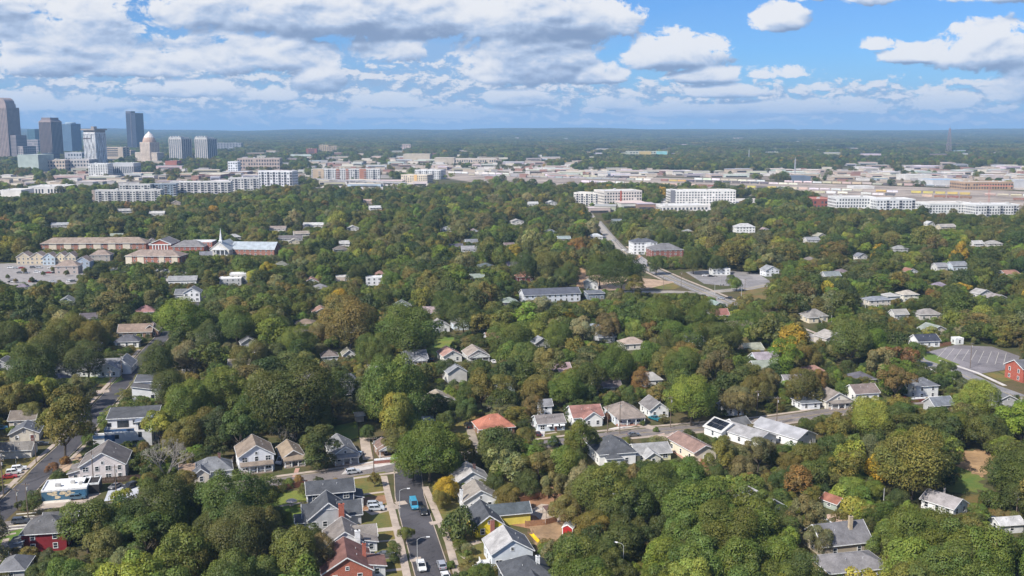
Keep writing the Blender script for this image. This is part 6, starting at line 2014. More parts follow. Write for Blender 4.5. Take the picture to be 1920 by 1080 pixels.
# ---- more houses of the neighbourhood, mostly hidden: only ridges and gables show through the crowns
RN = (('grey', (.20, .20, .205)), ('brown', (.20, .165, .14)), ('dark', (.10, .102, .11)), ('tan', (.30, .26, .22)), ('light grey', (.27, .265, .26)), ('reddish', (.26, .15, .12)))
WN = (('white', (.66, .65, .63)), ('cream', (.56, .50, .40)), ('pale blue', (.55, .62, .68)), ('grey', (.45, .45, .45)), ('tan', (.50, .42, .34)))
def pip(x, y, poly):
    ins = False
    for i in range(len(poly)):
        (x0, y0), (x1, y1) = poly[i], poly[(i + 1) % len(poly)]
        if (y0 > y) != (y1 > y) and x < (x1 - x0) * (y - y0) / (y1 - y0) + x0:
            ins = not ins
    return ins


hl = set()
made = 0
for k in range(900):
    py = 238 + rng.uniform(150, 620)
    px = rng.uniform(20, 1900)
    q = gnd(px, py)
    if q.y > 1250 or made >= 62:
        continue
    if any((q.x - f[0]) ** 2 + (q.y - f[1]) ** 2 < (f[2] + 13) ** 2 for f in FOOT):
        continue
    bad = py > 770 or any(pip(q.x, q.y, poly) for poly in CLEAR) or (1715 < px < 1920 and 640 < py < 760)
    for pts, hw in STRIPS:
        for a, b in zip(pts, pts[1:]):
            dx, dy = b[0] - a[0], b[1] - a[1]
            t = max(0, min(1, ((q.x - a[0]) * dx + (q.y - a[1]) * dy) / (dx * dx + dy * dy + 1e-9)))
            if (q.x - a[0] - t * dx) ** 2 + (q.y - a[1] - t * dy) ** 2 < (hw + 9) ** 2:
                bad = True
    if bad or any(Y > q.y and x0 - 8 < px < x1 + 8 and y0 < py + 6 and py - 34 < y1 for (x0, y0, x1, y1, Y) in KEEP[:150]):
        continue
    rn, rc = rng.choice(RN)
    wn, wc = rng.choice(WN)
    ls = sorted(LAND, key=lambda L: (L[0] - q.x) ** 2 + (L[1] - q.y) ** 2)[:4]
    lb = None
    for L in ls:
        dx, dy = q.x - L[0], q.y - L[1]
        w_ = ('right of' if dx > 0 else 'left of') if abs(dx) > abs(dy) * .8 else ('behind' if dy > 0 else 'in front of')
        c = f'{wn} house with {rn} roof sunk in trees {w_} {L[2]}'
        if c not in hl and len(c.split()) <= 16:
            lb = c
            break
    if not lb:
        continue
    hl.add(lb)
    made += 1
    house('hidden_house', lb, px, py, 13 + rng.uniform(-4, 4), [V(rng.uniform(8.5, 12), rng.uniform(8, 11), rng.choice((3.0, 3.2, 4.6)), rng.choice(('gx', 'gy', 'hip')), rng.uniform(2, 3), wc=wc, rc=tuple(c * rng.uniform(.85, 1.15) for c in rc), win=(3 if py > 560 else 2, 1))],
          keep=rng.choice((.2, .3, .4)), group='houses sunk in the wood', vents=False)
# ------------------------------------------------------------------ vehicles
CARP = mat('carpaint')
TYRE = mat('metal', (.02, .02, .022))
CGLASS = mat('glass', (.02, .024, .03))
LAMPM = mat('paint', (.8, .8, .76))
REDL = mat('paint', (.35, .02, .02))
wheel_me = MB().tube((-.11, 0, 0), (.11, 0, 0), .34, .34, 12).tube((-.115, 0, 0), (.115, 0, 0), .19, .19, 8, 0).mesh('wheel', TYRE)
SHAPES = {  # profile of the hull (y, z), cabin bottom y0 y1, cabin top y0 y1, cabin z0 z1, half width, wheel y
    'sedan': ([(-2.3, .32), (2.25, .32), (2.32, .62), (2.2, .84), (1.0, .96), (-1.7, .98), (-2.28, .90)], (-1.75, 1.05), (-.95, .25), .95, 1.44, .90, (1.42, -1.40)),
    'suv': ([(-2.3, .38), (2.25, .38), (2.32, .75), (2.2, 1.0), (1.1, 1.10), (-2.2, 1.12), (-2.32, .9)], (-2.2, 1.15), (-1.95, .45), 1.10, 1.76, .95, (1.42, -1.40)),
    'van': ([(-2.9, .38), (2.8, .38), (2.9, .85), (2.7, 1.15), (2.0, 1.28), (-2.9, 1.30)], (-2.88, 2.05), (-2.85, 1.25), 1.28, 2.45, .99, (1.85, -1.75)),
    'pickup': ([(-2.8, .42), (2.7, .42), (2.8, .8), (2.65, 1.06), (1.4, 1.14), (-2.75, 1.12), (-2.8, .8)], (-.75, 1.45), (-.55, .75), 1.12, 1.82, .98, (1.75, -1.75)),
}
CARM = {}
for k, (prof, cb, ct, z0, z1, hw, wy) in SHAPES.items():
    b = MB()
    n = len(prof)
    b.ext(prof, 'x', -hw, hw)
    b.frustum(-hw + .14, hw - .14, ct[0], ct[1], z1 - .05, -hw + .24, hw - .24, ct[0] + .12, ct[1] - .12, z1)      # roof skin
    for (ya, yt) in ((cb[0], ct[0]), (cb[1], ct[1]), ((cb[0] + cb[1]) / 2, (ct[0] + ct[1]) / 2)):
        for s in (-1, 1):
            b.bar((s * (hw - .05), ya, z0), (s * (hw - .15), yt, z1 - .03), .10, .10)
    if k == 'van':
        b.frustum(-hw + .015, hw - .015, -2.87, -.1, z0, -hw + .10, hw - .10, -2.84, -.1, z1 - .06)
    if k == 'pickup':
        b.box(-hw, -hw + .12, -2.75, -.8, 1.1, 1.3).box(hw - .12, hw, -2.75, -.8, 1.1, 1.3).box(-hw + .12, hw - .12, -2.78, -2.66, 1.1, 1.3)
    body = b.mesh('body', CARP)
    g_ = MB()
    g_.frustum(-hw + .05, hw - .05, cb[0] + .02, cb[1] - .02, z0 - .02, -hw + .16, hw - .16, ct[0] + .02, ct[1] - .02, z1 - .06)
    glass = g_.mesh('windows', CGLASS)
    fr = MB().box(-.22, .22, -.03, .03, -.09, .09).mesh('headlight', LAMPM)
    rr = MB().box(-.16, .16, -.03, .03, -.12, .12).mesh('tail_light', REDL)
    CARM[k] = (body, glass, fr, rr, hw, wy, prof)


def car(kind, label, px, py, ang, c, small=False, group=None):
    """ang: heading of the bonnet in degrees, 0 = away from the camera"""
    body, glass, fr, rr, hw, wy, prof = CARM[kind]
    p = gnd(px, py)
    r = thing('parked_' + ('car' if kind in ('sedan', 'suv') else ('van' if kind == 'van' else 'pickup')), label, {'sedan': 'car', 'suv': 'car', 'van': 'van', 'pickup': 'pickup truck'}[kind], (p.x, p.y, .055), R(-ang), group)
    o = put('body', body, r)
    o.color = (*c, 1)
    put('windows', glass, r)
    for s in (-1, 1):
        for y in wy:
            put('wheel', wheel_me, r, (s * (hw - .06), y, .34))
        if not small:
            put('headlight', fr, r, (s * (hw - .3), 2.29 if kind in ('sedan', 'suv') else 2.85, .72))
            put('tail_light', rr, r, (s * (hw - .25), -2.29 if kind in ('sedan', 'suv') else -2.85, .82))
    KEEP.append((px - 6, py - 9, px + 6, py, p.y - 6))
    return r


WH, SI, BK, GR, BLU, RD = (.78, .78, .78), (.42, .44, .46), (.02, .021, .024), (.11, .115, .12), (.045, .10, .22), (.30, .03, .03)
R1 = -13          # heading along the bottom street
for a in (
    ('van', 'bright blue high roofed van parked on the bottom street', 776, 951, R1 + 180, (.05, .30, .46)), ('suv', 'black car parked behind the bright blue van, nearer the kerb', 794, 963, R1 + 180, BK),
    ('suv', 'silver car on the driveway beside the patterned gable house, farther one', 703, 950, 82, SI), ('suv', 'silver car on the driveway, nearer of the two', 706, 957, 82, (.52, .55, .58)),
    ('suv', 'black car in the driveway of the red brick house', 686, 1045, 82, BK), ('sedan', 'dark grey car half hidden by a small tree at the kerb', 723, 1044, 82, GR), ('pickup', 'white pickup truck on the bottom street under the lamp', 790, 1066, R1 + 180, (.66, .66, .64)),
    ('suv', 'grey car with roof bars on the bottom street', 828, 1064, R1, (.34, .35, .38)), ('sedan', 'white car behind the grey one at the bottom edge', 835, 1084, R1, WH), ('sedan', 'light blue car on the pale driveway of the grey bungalow', 674, 855, 190, (.30, .40, .52)),
    ('van', 'white van beside the brown bungalow', 530, 868, 200, WH), ('suv', 'silver car behind the navy house on the cross street', 662, 888, 66, (.5, .52, .55)), ('sedan', 'dark grey car driving on the cross street', 1188, 818, 78, GR),
    ('suv', 'navy car on the drive left of the leafy tree', 1040, 836, 76, (.05, .065, .10)), ('sedan', 'dark maroon car on the grass edge by the small white house', 1008, 816, -12, (.06, .02, .022)), ('sedan', 'white car in shade left of the small white house', 1001, 799, -12, WH),
    ('pickup', 'teal pickup truck with blue bonnet by the plain white house', 1228, 788, -35, (.02, .15, .20)), ('sedan', 'white car behind the teal pickup', 1214, 776, -30, WH), ('pickup', 'black truck on the yard grass left of the orange roof', 878, 801, -20, BK),
    ('pickup', 'dark truck beside the grey craftsman bungalow', 808, 677, -16, BK), ('sedan', 'white car in the drive right of the tan roofed bungalow', 925, 680, -14, WH), ('suv', 'white car on the grass, farthest of three', 36, 882, 66, WH),
    ('suv', 'white car on the grass, middle of three', 26, 889, 66, WH), ('sedan', 'red car on the grass, nearest of three', 18, 897, 66, (.42, .03, .03)), ('sedan', 'black car by the cream cottage', 78, 835, 75, BK),
    ('sedan', 'dark car with pale bonnet in the shop yard, left', 216, 915, 200, (.14, .14, .15)), ('suv', 'black car in the shop yard, right', 244, 915, 205, BK), ('suv', 'dark navy car stopped at the corner crosswalk', 39, 981, 80, (.05, .06, .08)),
    ('suv', 'blue grey car parked against the mural', 146, 936, 75, (.07, .14, .20)), ('sedan', 'black car going up the far junction avenue', 1367, 560, -60, BK), ('sedan', 'grey car beside the black one at the far junction', 1352, 561, -60, (.3, .32, .35)),
    ('sedan', 'white car parked by the flat roofed station', 1322, 518, 80, WH), ('sedan', 'dark car parked by the flat roofed station', 1333, 519, 80, BK), ('sedan', 'white car by the far junction signals', 1390, 545, 60, WH),
    ('sedan', 'silver car at the road by the empty lot', 1872, 757, 60, (.5, .52, .55)), ('sedan', 'dark blue car by the pale shed at the right edge', 1868, 978, 80, (.03, .05, .09)), ('suv', 'pale car under trees left of the lower right roofs', 1462, 888, 30, (.6, .6, .6)),
    ('sedan', 'black car at the top of the left street', 376, 579, 30, BK), ('sedan', 'silver car on the wide avenue, upper part', 1150, 452, -50, SI), ('sedan', 'white car on the wide avenue, by the white apartments', 1170, 470, -50, WH),
    ('sedan', 'tan car on the campus drive', 180, 522, 50, (.42, .38, .33)), ('sedan', 'silver car on the campus drive near the apartments', 214, 508, 50, SI), ('suv', 'sky blue car at the left edge under trees', 2, 806, 60, (.10, .28, .45)),
):
    car(*a)
LOT = {}
for i in range(22):
    cn, cc = (('white', WH), ('silver', SI), ('black', BK), ('dark grey', GR), ('dark red', RD))[i % 5]
    row = i % 3
    px = -8 + (i * 37) % 150 if row == 2 else 20 + (i * 29) % 120
    LOT.setdefault((cn, row), []).append((px, car('sedan' if i % 2 else 'suv', '', px, (503, 512, 529)[row] + (i % 2) * .6, 86, cc, True)))
order_labels(LOT, lambda cn, row: (f'{cn} car in the {("back", "middle", "front")[row]} row of the campus parking lot', f'{cn} cars in the campus lot'))
LOT = {}
for i, px in enumerate((296, 303, 311, 325, 333, 340, 348)):
    cn, cc = (('white', WH), ('black', BK), ('silver', SI), ('dark grey', GR))[i % 4]
    LOT.setdefault((cn,), []).append((px, car('sedan', '', px, 508.5 + (i % 2) * 12, 20, cc, True)))
order_labels(LOT, lambda cn: (f'{cn} car in front of the brick and cream apartments', f'{cn} cars before the brick apartments'))

# ------------------------------------------------------------------ poles, lamps, signals
POLEW = mat('wood', (.17, .13, .10))
POLEG = mat('metal', (.42, .42, .41))


POLES = {}


def utility_pole(label, px, py, h=11.5, pale=False, cross=True, group=None):
    p = gnd(px, py)
    r = thing('utility_pole', label, 'utility pole', p, R(rng.uniform(-20, 30)), group)
    b = MB()
    b.tube((0, 0, -.05), (0, 0, h), .17, .11, 8)
    b.build('pole', POLEG if pale else POLEW, r)
    if cross:
        MB().box(-1.2, 1.2, -.06, .06, h - .75, h - .6).build('crossarm', POLEW, r)
        me = MB().tube((0, 0, h - .6), (0, 0, h - .38), .06, .05, 6).mesh('insulator', mat('paint', (.5, .5, .48)))
        for x in (-1.05, -.4, .4, 1.05):
            put('insulator', me, r, (x, 0, 0))
        MB().tube((.3, 0, h - 2.3), (.3, 0, h - 1.4), .22, .22, 8).build('transformer', POLEG, r)
    s = pxm(py)
    KEEP.append((px - 1.5, py - h * s, px + 1.5, py - h * s * .3, p.y))
    POLES[label] = Vector((p.x, p.y, h - .4))


def street_lamp(label, px, py, h=9.0, arm=2.2, ang=0):
    p = gnd(px, py)
    r = thing('street_lamp', label, 'street lamp', p, R(ang))
    b = MB()
    b.tube((0, 0, -.05), (0, 0, h), .10, .065, 8)
    q = [(0, 0, h), (arm * .35, 0, h + .45), (arm * .75, 0, h + .6), (arm, 0, h + .6)]
    for i in range(3):
        b.tube(q[i], q[i + 1], .05, .045, 6)
    b.build('pole', POLEG, r)
    MB().box(arm - .1, arm + .75, -.19, .19, h + .5, h + .68).build('lamp_head', mat('paint', (.78, .78, .76)), r)
    KEEP.append((px - 2, py - h * pxm(py), px + 2, py - h * pxm(py) * .4, p.y))


for a in (('dark wooden pole at the corner of the pale driveway', 701, 886, 12), ('wooden pole before the porch house with tan hip roof', 1162, 813, 12), ('wooden pole right of the leafy tree on the cross street', 1139, 812, 10.5),
          ('pole between the plain white house and the round tree', 1257, 802, 12), ('pole by the shaded white cottage', 1391, 791, 11), ('pole at the dark edge right of the shaded cottage', 1419, 781, 10.5), ('pole left of the faded grey long roof', 1456, 797, 11),
          ('thin pole on the grass near the cars', 68, 868, 11), ('pole left of the red corner house', 53, 974, 11), ('tall pole in front of the large pale gabled house', 176, 915, 12), ('pole by the shop yard', 219, 938, 11), ('pole at the crosswalk corner', 33, 958, 7),
          ('tall pole at the head of the left street lawn', 229, 712, 12), ('pole by the left street mailbox row', 208, 734, 9), ('pole near the wide grey roofed house', 7, 930, 12), ('dark pole at the lower left grass', 4, 900, 10),
          ('leaning pole with many fittings by the empty lot', 1819, 690, 12), ('pale pole left of the tan hip roofed house', 1559, 604, 12, True, False), ('pale pole before the small terrace', 1622, 588, 11, True, False), ('pale pole among trees at the far right', 1906, 648, 11, True),
          ('pole by the upper avenue parking', 1277, 538, 11), ('pole at the bend of the upper avenue', 1244, 545, 10), ('pole on the lawn by the far junction', 1396, 560, 13), ('thin pole on the right lawn by the far junction', 1436, 566, 12),
          ('white leaning pole in the bamboo yard', 1656, 952, 6, True, False), ('thin pole right of the mauve grey roof', 1905, 972, 8), ('pole in the brown bungalow hedge', 1540, 620, 10, True), ('pale pole at the campus parking', 424, 505, 10, True, False)):
    utility_pole(*a)
for a in (('street lamp over the bottom street beside the lawn strip', 750, 972, 8.2, 2.2, 8), ('street lamp beside the white pickup', 783, 1070, 8.2, 2.4, 8), ('street lamp standing in the trees at the lower centre', 1168, 1092, 9.5, 1.6, 160), ('street lamp at the far left street', 30, 870, 9, 2.0, -30)):
    street_lamp(*a)
for i, (px, py, lb) in enumerate(((1340, 552, 'traffic signal mast left of the far junction'), (1372, 543, 'traffic signal mast by the station'), (1390, 556, 'traffic signal mast nearest the black car'), (1350, 536, 'traffic signal mast behind the far junction'))):
    p = gnd(px, py)
    r = thing('traffic_signal', lb, 'traffic signal', p, R(40 * i))
    b = MB()
    b.tube((0, 0, 0), (0, 0, 7), .16, .12, 8).tube((0, 0, 6.6), (6, 0, 7), .1, .07, 6)
    b.build('mast', POLEG, r)
    MB().box(5.4, 5.8, -.2, .2, 5.8, 6.9).box(3.4, 3.8, -.2, .2, 5.7, 6.8).build('signal_head', mat('metal', (.05, .05, .04)), r, kind='stuff')

# ------------------------------------------------------------------ fences, yard things
def fence(label, pts, h=1.8, c=(.24, .13, .075), step=.32):
    P = [gnd(*p) for p in pts]
    r = thing('wooden_fence', label, 'fence', P[0])
    bd, ps = MB(), MB()
    pm_ = MB().box(-.07, .07, -.07, .07, 0, h + .12).mesh('post', mat('wood', c))
    g = random.Random(label)
    for a, b in zip(P, P[1:]):
        d = b - a
        L = d.length
        u = d / L
        nrm = Vector((-u.y, u.x, 0))
        n = int(L / step)
        for i in range(n):
            q0 = a - P[0] + u * (i * step + .01)
            q1 = q0 + u * (step - .035)
            hh = h + g.uniform(-.03, .03)
            off = nrm * g.uniform(-.006, .006)
            q0, q1 = q0 + off, q1 + off
            t = nrm * .022
            bd.add([q0 - t, q1 - t, q1 + t, q0 + t, q0 - t + Vector((0, 0, hh)), q1 - t + Vector((0, 0, hh)), q1 + t + Vector((0, 0, hh)), q0 + t + Vector((0, 0, hh))],
                   [(0, 3, 2, 1), (4, 5, 6, 7), (0, 1, 5, 4), (1, 2, 6, 5), (2, 3, 7, 6), (3, 0, 4, 7)])
        for i in range(int(L / 2.4) + 1):
            q = a - P[0] + u * (i * 2.4) + nrm * .1
            put('post', pm_, r, q, math.atan2(u.y, u.x))
        for zz in (.4, h - .35):
            ps.bar(a - P[0] + nrm * .06 + Vector((0, 0, zz)), b - P[0] + nrm * .06 + Vector((0, 0, zz)), .05, .09)
    bd.build('boards', mat('wood', c), r, kind='stuff')
    ps.build('rail', mat('wood', c), r)


FB = (.22, .105, .06)
fence('brown board fence between the cross street and the green yard', [(505, 924), (577, 911)], 1.8, (.20, .08, .05))
fence('brown fence behind the yellow house', [(958, 948), (1012, 934), (1028, 936)], 1.8, (.30, .16, .09))
fence('tan fence running down beside the red shed', [(1044, 938), (1066, 972), (1084, 1004)], 1.8, (.40, .28, .19))
fence('orange brown fence between the patio and the slide', [(985, 988), (1024, 984), (1046, 978)], 1.7, (.34, .18, .10))
fence('dark brown fence behind the shop', [(168, 908), (215, 905), (265, 900)], 1.9, (.11, .07, .05))
fence('rust red fence left of the red timber wall', [(1672, 748), (1705, 752)], 1.6, (.17, .055, .04))
fence('terracotta fence along the brick path', [(1282, 838), (1310, 862), (1345, 905)], 1.2, (.36, .13, .09))
fence('grey board fence beside the tall craftsman house', [(428, 885), (440, 862), (448, 842)], 1.9, (.16, .13, .11))
fence('pale fence left of the brick red roof', [(1064, 786), (1076, 806)], 1.5, (.66, .66, .64))
fence('orange fence strips behind the tan roofed bungalow', [(868, 640), (876, 662), (882, 676)], 1.6, (.40, .19, .10))
fence('orange back fence above the tan roofed bungalow', [(868, 640), (893, 637)], 1.6, (.40, .19, .10))
fence('brown fence by the navy roofed house', [(1762, 650), (1784, 647)], 1.8, (.30, .15, .08))
fence('brown low fence under the brick chimney house', [(572, 995), (608, 988)], 1.4, (.16, .09, .06))
house('brick_garden_wall', 'low brick wall before the open gabled porch', 727, 868, 17, [V(9, .4, 1.3, 'flat', 0, wc=(.30, .11, .08), rc=(.3, .12, .09), wk='brickwork', win=(0, 0))], cat='wall', vents=False, keep=.5)
# playset slide
p = gnd(1024, 1030)
r = thing('playground_slide', 'bright yellow slide in the back yard', 'slide', p, R(14))
b = MB()
prev = None
for k in range(9):
    t = k / 8
    q = (-.2 - 2.6 * t, 4.6 * t, .25 + 2.4 * (t ** 1.1))
    if prev:
        b.add([(prev[0] - .45, prev[1], prev[2]), (prev[0] + .45, prev[1], prev[2]), (q[0] + .45, q[1], q[2]), (q[0] - .45, q[1], q[2])], [(0, 1, 2, 3)])
        for s in (-.45, .45):
            b.bar((prev[0] + s, prev[1], prev[2] + .12), (q[0] + s, q[1], q[2] + .12), .07, .26)
    prev = q
b.build('chute', mat('paint', (.72, .48, .02)), r)
b = MB()
for s in (-.6, .6):
    for yy in (4.7, 5.9):
        b.box(-2.8 + s - .06, -2.8 + s + .06, yy - .06, yy + .06, 0, 3.6)
b.box(-3.4, -2.2, 4.6, 6.0, 2.55, 2.65)
b.build('platform', mat('wood', (.26, .16, .10)), r)
# canopy on the patio
p = gnd(1032, 966)
r = thing('patio_gazebo', 'dark brown fabric gazebo on the tan patio', 'gazebo', p, R(14))
b = MB()
b.slab([(-1.9, -1.9, 2.3), (1.9, -1.9, 2.3), (0, 0, 3.2)], .05).slab([(1.9, -1.9, 2.3), (1.9, 1.9, 2.3), (0, 0, 3.2)], .05).slab([(1.9, 1.9, 2.3), (-1.9, 1.9, 2.3), (0, 0, 3.2)], .05).slab([(-1.9, 1.9, 2.3), (-1.9, -1.9, 2.3), (0, 0, 3.2)], .05)
b.build('canopy', mat('paint', (.11, .065, .06)), r)
me = MB().box(-.05, .05, -.05, .05, 0, 2.35).mesh('leg', DARKM)
for x in (-1.75, 1.75):
    for y in (-1.75, 1.75):
        put('leg', me, r, (x, y, 0))
b = MB()
b.box(-.9, .9, -.5, .5, .68, .75).box(-.06, .06, -.06, .06, 0, .68)
o = b.build('patio_table', mat('metal', (.14, .14, .15)), None, (p.x, p.y, 0), R(14), label='small grey table under the brown gazebo', category='table')
# swing of stepping stones
b = MB()
for k in range(9):
    q = gnd(988 + 5.5 * k, 966 - 2.2 * k + (.06 * (k - 4) ** 2))
    b.box(q.x - .45, q.x + .45, q.y - .35, q.y + .35, .02, .12)
b.build('stepping_stones', CONC_PALE, kind='structure')
# backyard trampoline like cover by the green lawn
p = gnd(547, 952)
r = thing('garden_umbrella', 'pale pink garden umbrella on the green lawn', 'umbrella', p)
b = MB()
b.lathe([(1.7, 2.1), (1.0, 2.5), (.05, 2.8)], 10)
b.build('canopy', mat('paint', (.66, .56, .50)), r)
MB().tube((0, 0, 0), (0, 0, 2.2), .04, .04, 6).build('pole', DARKM, r)
MB().tube((0, 0, .72), (0, 0, .78), .6, .6, 12).build('table_top', mat('paint', (.6, .5, .46)), r)

# overhead lines along the streets
PO = list(POLES.values())
for lb, px in (('overhead wires along the cross street', ((701, 886), (1139, 812), (1162, 813), (1257, 802), (1391, 791), (1456, 797))), ('overhead wires along the left street', ((33, 958), (68, 868), (208, 734), (229, 712))),
               ('overhead wires from the shop yard', ((53, 974), (176, 915), (219, 938)))):
    b = MB()
    P = []
    for q in px:
        g_ = gnd(*q)
        P.append(min(PO, key=lambda v: (v.x - g_.x) ** 2 + (v.y - g_.y) ** 2))
    for a, c in zip(P, P[1:]):
        for off in (-1.0, 0, 1.0):
            prev = None
            for k in range(9):
                t = k / 8
                q = a.lerp(c, t) + Vector((0, off * .9, -1.6 * 4 * t * (1 - t) * min(1, (c - a).length / 60)))
                if prev is not None:
                    b.tube(prev, q, .025, .025, 4, caps=False)
                prev = q
    b.build('power_line', DARKM, None, label=lb, category='power line')
# ------------------------------------------------------------------ trees
DIM = {}


def dims(me):
    if me.name not in DIM:
        a = np.empty(len(me.vertices) * 3, dtype=np.float32)
        me.vertices.foreach_get('co', a)
        a = a.reshape(-1, 3)
        DIM[me.name] = (float(np.percentile(np.abs(a[:, :2]), 98) * 2), float(np.percentile(a[:, 2], 99.5)))
    return DIM[me.name]


# seen trees: crown centre x, crown top y, crown width (pixels), colour, kind, height / width
T = """165 932 96 green broad|312 888 112 dark broad|232 930 82 dark broad|440 880 128 dark broad|380 898 84 dark broad|452 950 118 dark broad|345 985 110 green broad|265 1030 112 lime broad|372 1008 86 olive broad
205 985 80 olive broad|75 1052 60 dark broad|122 1040 92 green broad|190 1050 80 green broad|322 1058 90 green broad|440 1035 132 dark broad|500 885 58 dark tall|548 985 98 green broad|596 1000 66 brown broad|560 1056 104 bright broad
490 1050 80 dark broad|150 1066 80 dark broad|90 1062 60 dark broad|400 950 70 dark broad|230 960 70 dark broad|330 930 80 green broad
122 738 104 olive open 1.2|85 702 62 lime open|152 700 56 grey open|28 715 64 olive broad|62 640 92 dark broad|100 615 84 dark broad|130 588 70 olive broad|22 600 70 dark broad|165 640 70 dark broad|175 600 62 olive broad
8 735 50 olive broad|60 752 40 olive broad|155 790 30 green shrub|168 812 26 green shrub|100 865 28 red open|122 855 18 orange shrub|130 880 24 olive shrub
345 555 84 bright broad|300 640 80 dark broad|318 690 74 dark broad|350 640 60 grey broad|395 600 70 dark broad|352 712 92 green broad|420 690 92 green broad|396 762 60 olive broad|305 765 66 lime open|356 778 70 olive broad|330 800 50 olive broad
275 850 22 orange shrub|265 868 20 olive shrub|258 845 20 orange shrub|470 640 70 olive broad|520 640 60 dark broad|446 570 70 green broad|505 575 64 green broad|560 608 66 green broad|552 680 146 dark broad 1.0|622 690 84 dark broad|500 705 80 dark broad
470 740 60 dark broad|598 760 60 dark broad|540 760 60 deep broad|735 664 132 green broad|690 700 66 dark broad|700 622 70 green broad|748 734 74 lime broad 1.25|766 770 50 green broad|745 800 50 olive broad|600 792 68 dark tall 1.3|805 788 120 green broad .95
775 835 60 bright broad|845 840 54 green broad|935 798 84 dark broad|905 690 72 olive open|940 700 60 olive broad|872 720 50 dark broad|836 672 36 dark broad|815 735 50 dark broad|880 745 46 dark broad|985 800 40 olive broad
765 568 104 green broad 1.0|656 552 96 olive broad 1.2|610 600 50 brown broad|700 580 50 dark broad|870 565 60 dark broad|915 545 44 brown open|845 545 60 dark broad|955 600 74 green broad|1010 555 60 pale open|1045 600 60 green broad|985 640 60 green broad
995 737 50 brown open|1067 762 20 dark tall 1.2|1086 782 74 green open 1.1|1136 774 20 red shrub|1296 698 92 bright broad|1340 654 76 brown open|1198 688 42 orange tall|1152 642 80 green broad|1025 650 66 brown open|1062 690 58 olive open|1010 700 60 olive broad
1100 680 60 dark broad|1250 650 58 olive broad|1282 640 50 orange broad|1410 700 62 olive broad|1384 722 58 grey broad|1440 690 50 brown open|1465 628 62 bright tall|1505 690 66 olive broad|1515 645 52 olive broad|1535 690 50 orange open|1592 594 84 green broad 1.15
1640 610 46 green broad|1648 650 64 pale open|1678 684 60 brown open|1712 640 44 green broad|1776 676 42 dark open|1832 710 76 lime broad|1632 744 84 lime broad|1690 752 56 dark broad|1708 796 146 olive broad .95|1568 772 70 olive open|1560 810 60 dark broad
1510 828 62 olive broad|1545 850 50 dark broad|1480 845 50 olive broad|1420 815 62 grey open|1352 816 66 olive open 1.3|1390 850 50 grey broad|1760 760 56 dark broad|1795 770 60 green broad|1850 775 70 dark broad|1895 760 60 dark broad|1905 838 100 dark broad|1858 776 64 dark broad
1600 892 56 bright broad .8|1575 905 44 lime shrub|1635 900 50 bright broad .8|1600 930 50 lime shrub|1605 942 33 lime cone 1.45|1523 866 30 green tall|1490 870 40 dark broad|1460 880 42 dark broad|1512 925 84 grey open|1470 960 60 dark broad|1540 985 50 grey broad
1462 1005 80 green broad|1500 1030 76 dark broad|1720 944 118 green broad|1790 965 110 green broad|1850 978 110 green broad|1905 1005 80 green broad|1700 1000 112 bright broad|1770 1015 120 green broad|1850 1030 110 green broad|1640 1066 84 lime broad|1720 1050 100 green broad
1660 975 60 green broad|1620 985 34 olive shrub|1680 915 50 dark broad|1665 930 44 dark shrub|1858 918 44 dark shrub|1910 900 60 dark broad
1130 866 112 green broad|1090 892 76 olive broad|1040 880 62 brown open|1010 845 62 brown open|975 850 52 olive broad|1060 925 60 olive broad|1235 862 100 green broad|1185 895 88 dark broad|1145 925 70 dark broad|1310 894 122 green broad|1400 905 100 green broad
1360 935 110 green broad|1290 950 88 green broad|1420 950 90 green broad|1240 1000 80 bright broad|1300 1005 100 green broad|1380 1000 110 green broad|1300 1042 90 lime broad|1230 1050 80 green broad|1400 1050 100 green broad|1070 996 92 green broad|1130 1010 80 dark broad
1100 1040 100 green broad|1170 1045 60 dark broad|1040 1035 56 dark shrub|1165 962 60 dark tall|1110 955 60 olive broad|1265 925 60 dark broad|1400 885 34 orange open|1430 915 50 green broad|1455 1050 80 green broad|1345 870 40 dark broad
860 948 64 dark shrub 1|838 890 46 gold broad|826 918 34 olive broad|760 986 32 olive open|740 1014 30 dark tall|703 884 26 olive open|868 1068 40 dark broad|900 1056 50 green broad|845 1050 20 green shrub|952 905 54 olive broad|925 885 44 dark broad|985 880 50 dark broad
690 795 30 dark broad|835 770 40 dark broad|560 890 18 orange shrub|542 896 22 green shrub|252 892 18 olive shrub|280 885 30 olive broad|345 880 40 olive broad|1075 818 14 dark shrub|1230 800 12 green shrub|1205 788 12 dark shrub|680 986 16 dark shrub|570 960 26 dark shrub
1380 520 24 bright broad|1405 485 26 lime broad|1372 515 20 dark broad|1165 470 74 dark broad|1230 478 34 dark broad|1125 475 60 dark broad|1190 515 40 olive tall|1300 470 40 dark broad|1345 478 34 dark broad|1080 445 40 orange open|1020 470 60 olive broad|1065 490 50 dark broad
985 470 60 dark broad|1320 560 60 green broad|1240 560 70 green broad|1400 580 60 green broad|1350 600 66 dark broad|1280 600 70 green broad|1190 600 40 lime broad|1140 585 50 brown broad|1090 590 60 pale open|1215 640 60 green broad|1260 615 60 dark broad
700 465 26 gold broad|690 490 36 dark broad|670 495 40 dark broad|730 505 40 green broad|480 505 36 lime broad|505 490 40 gold open|440 445 24 dark broad|400 455 14 dark broad
15 514 9 dark broad|46 502 10 olive broad|82 508 9 dark broad|60 519 10 dark broad|100 500 10 olive broad|30 522 8 brown broad|126 506 11 dark broad|112 524 9 olive broad|150 514 12 dark broad|165 505 11 brown broad|186 497 12 olive broad|210 490 11 dark broad|224 500 9 dark broad|160 480 14 dark broad|215 470 14 dark broad|150 474 10 olive broad|340 500 16 dark broad|320 512 12 olive broad|372 478 26 dark broad|385 500 30 dark broad|432 440 22 green broad"""
SPEC = []
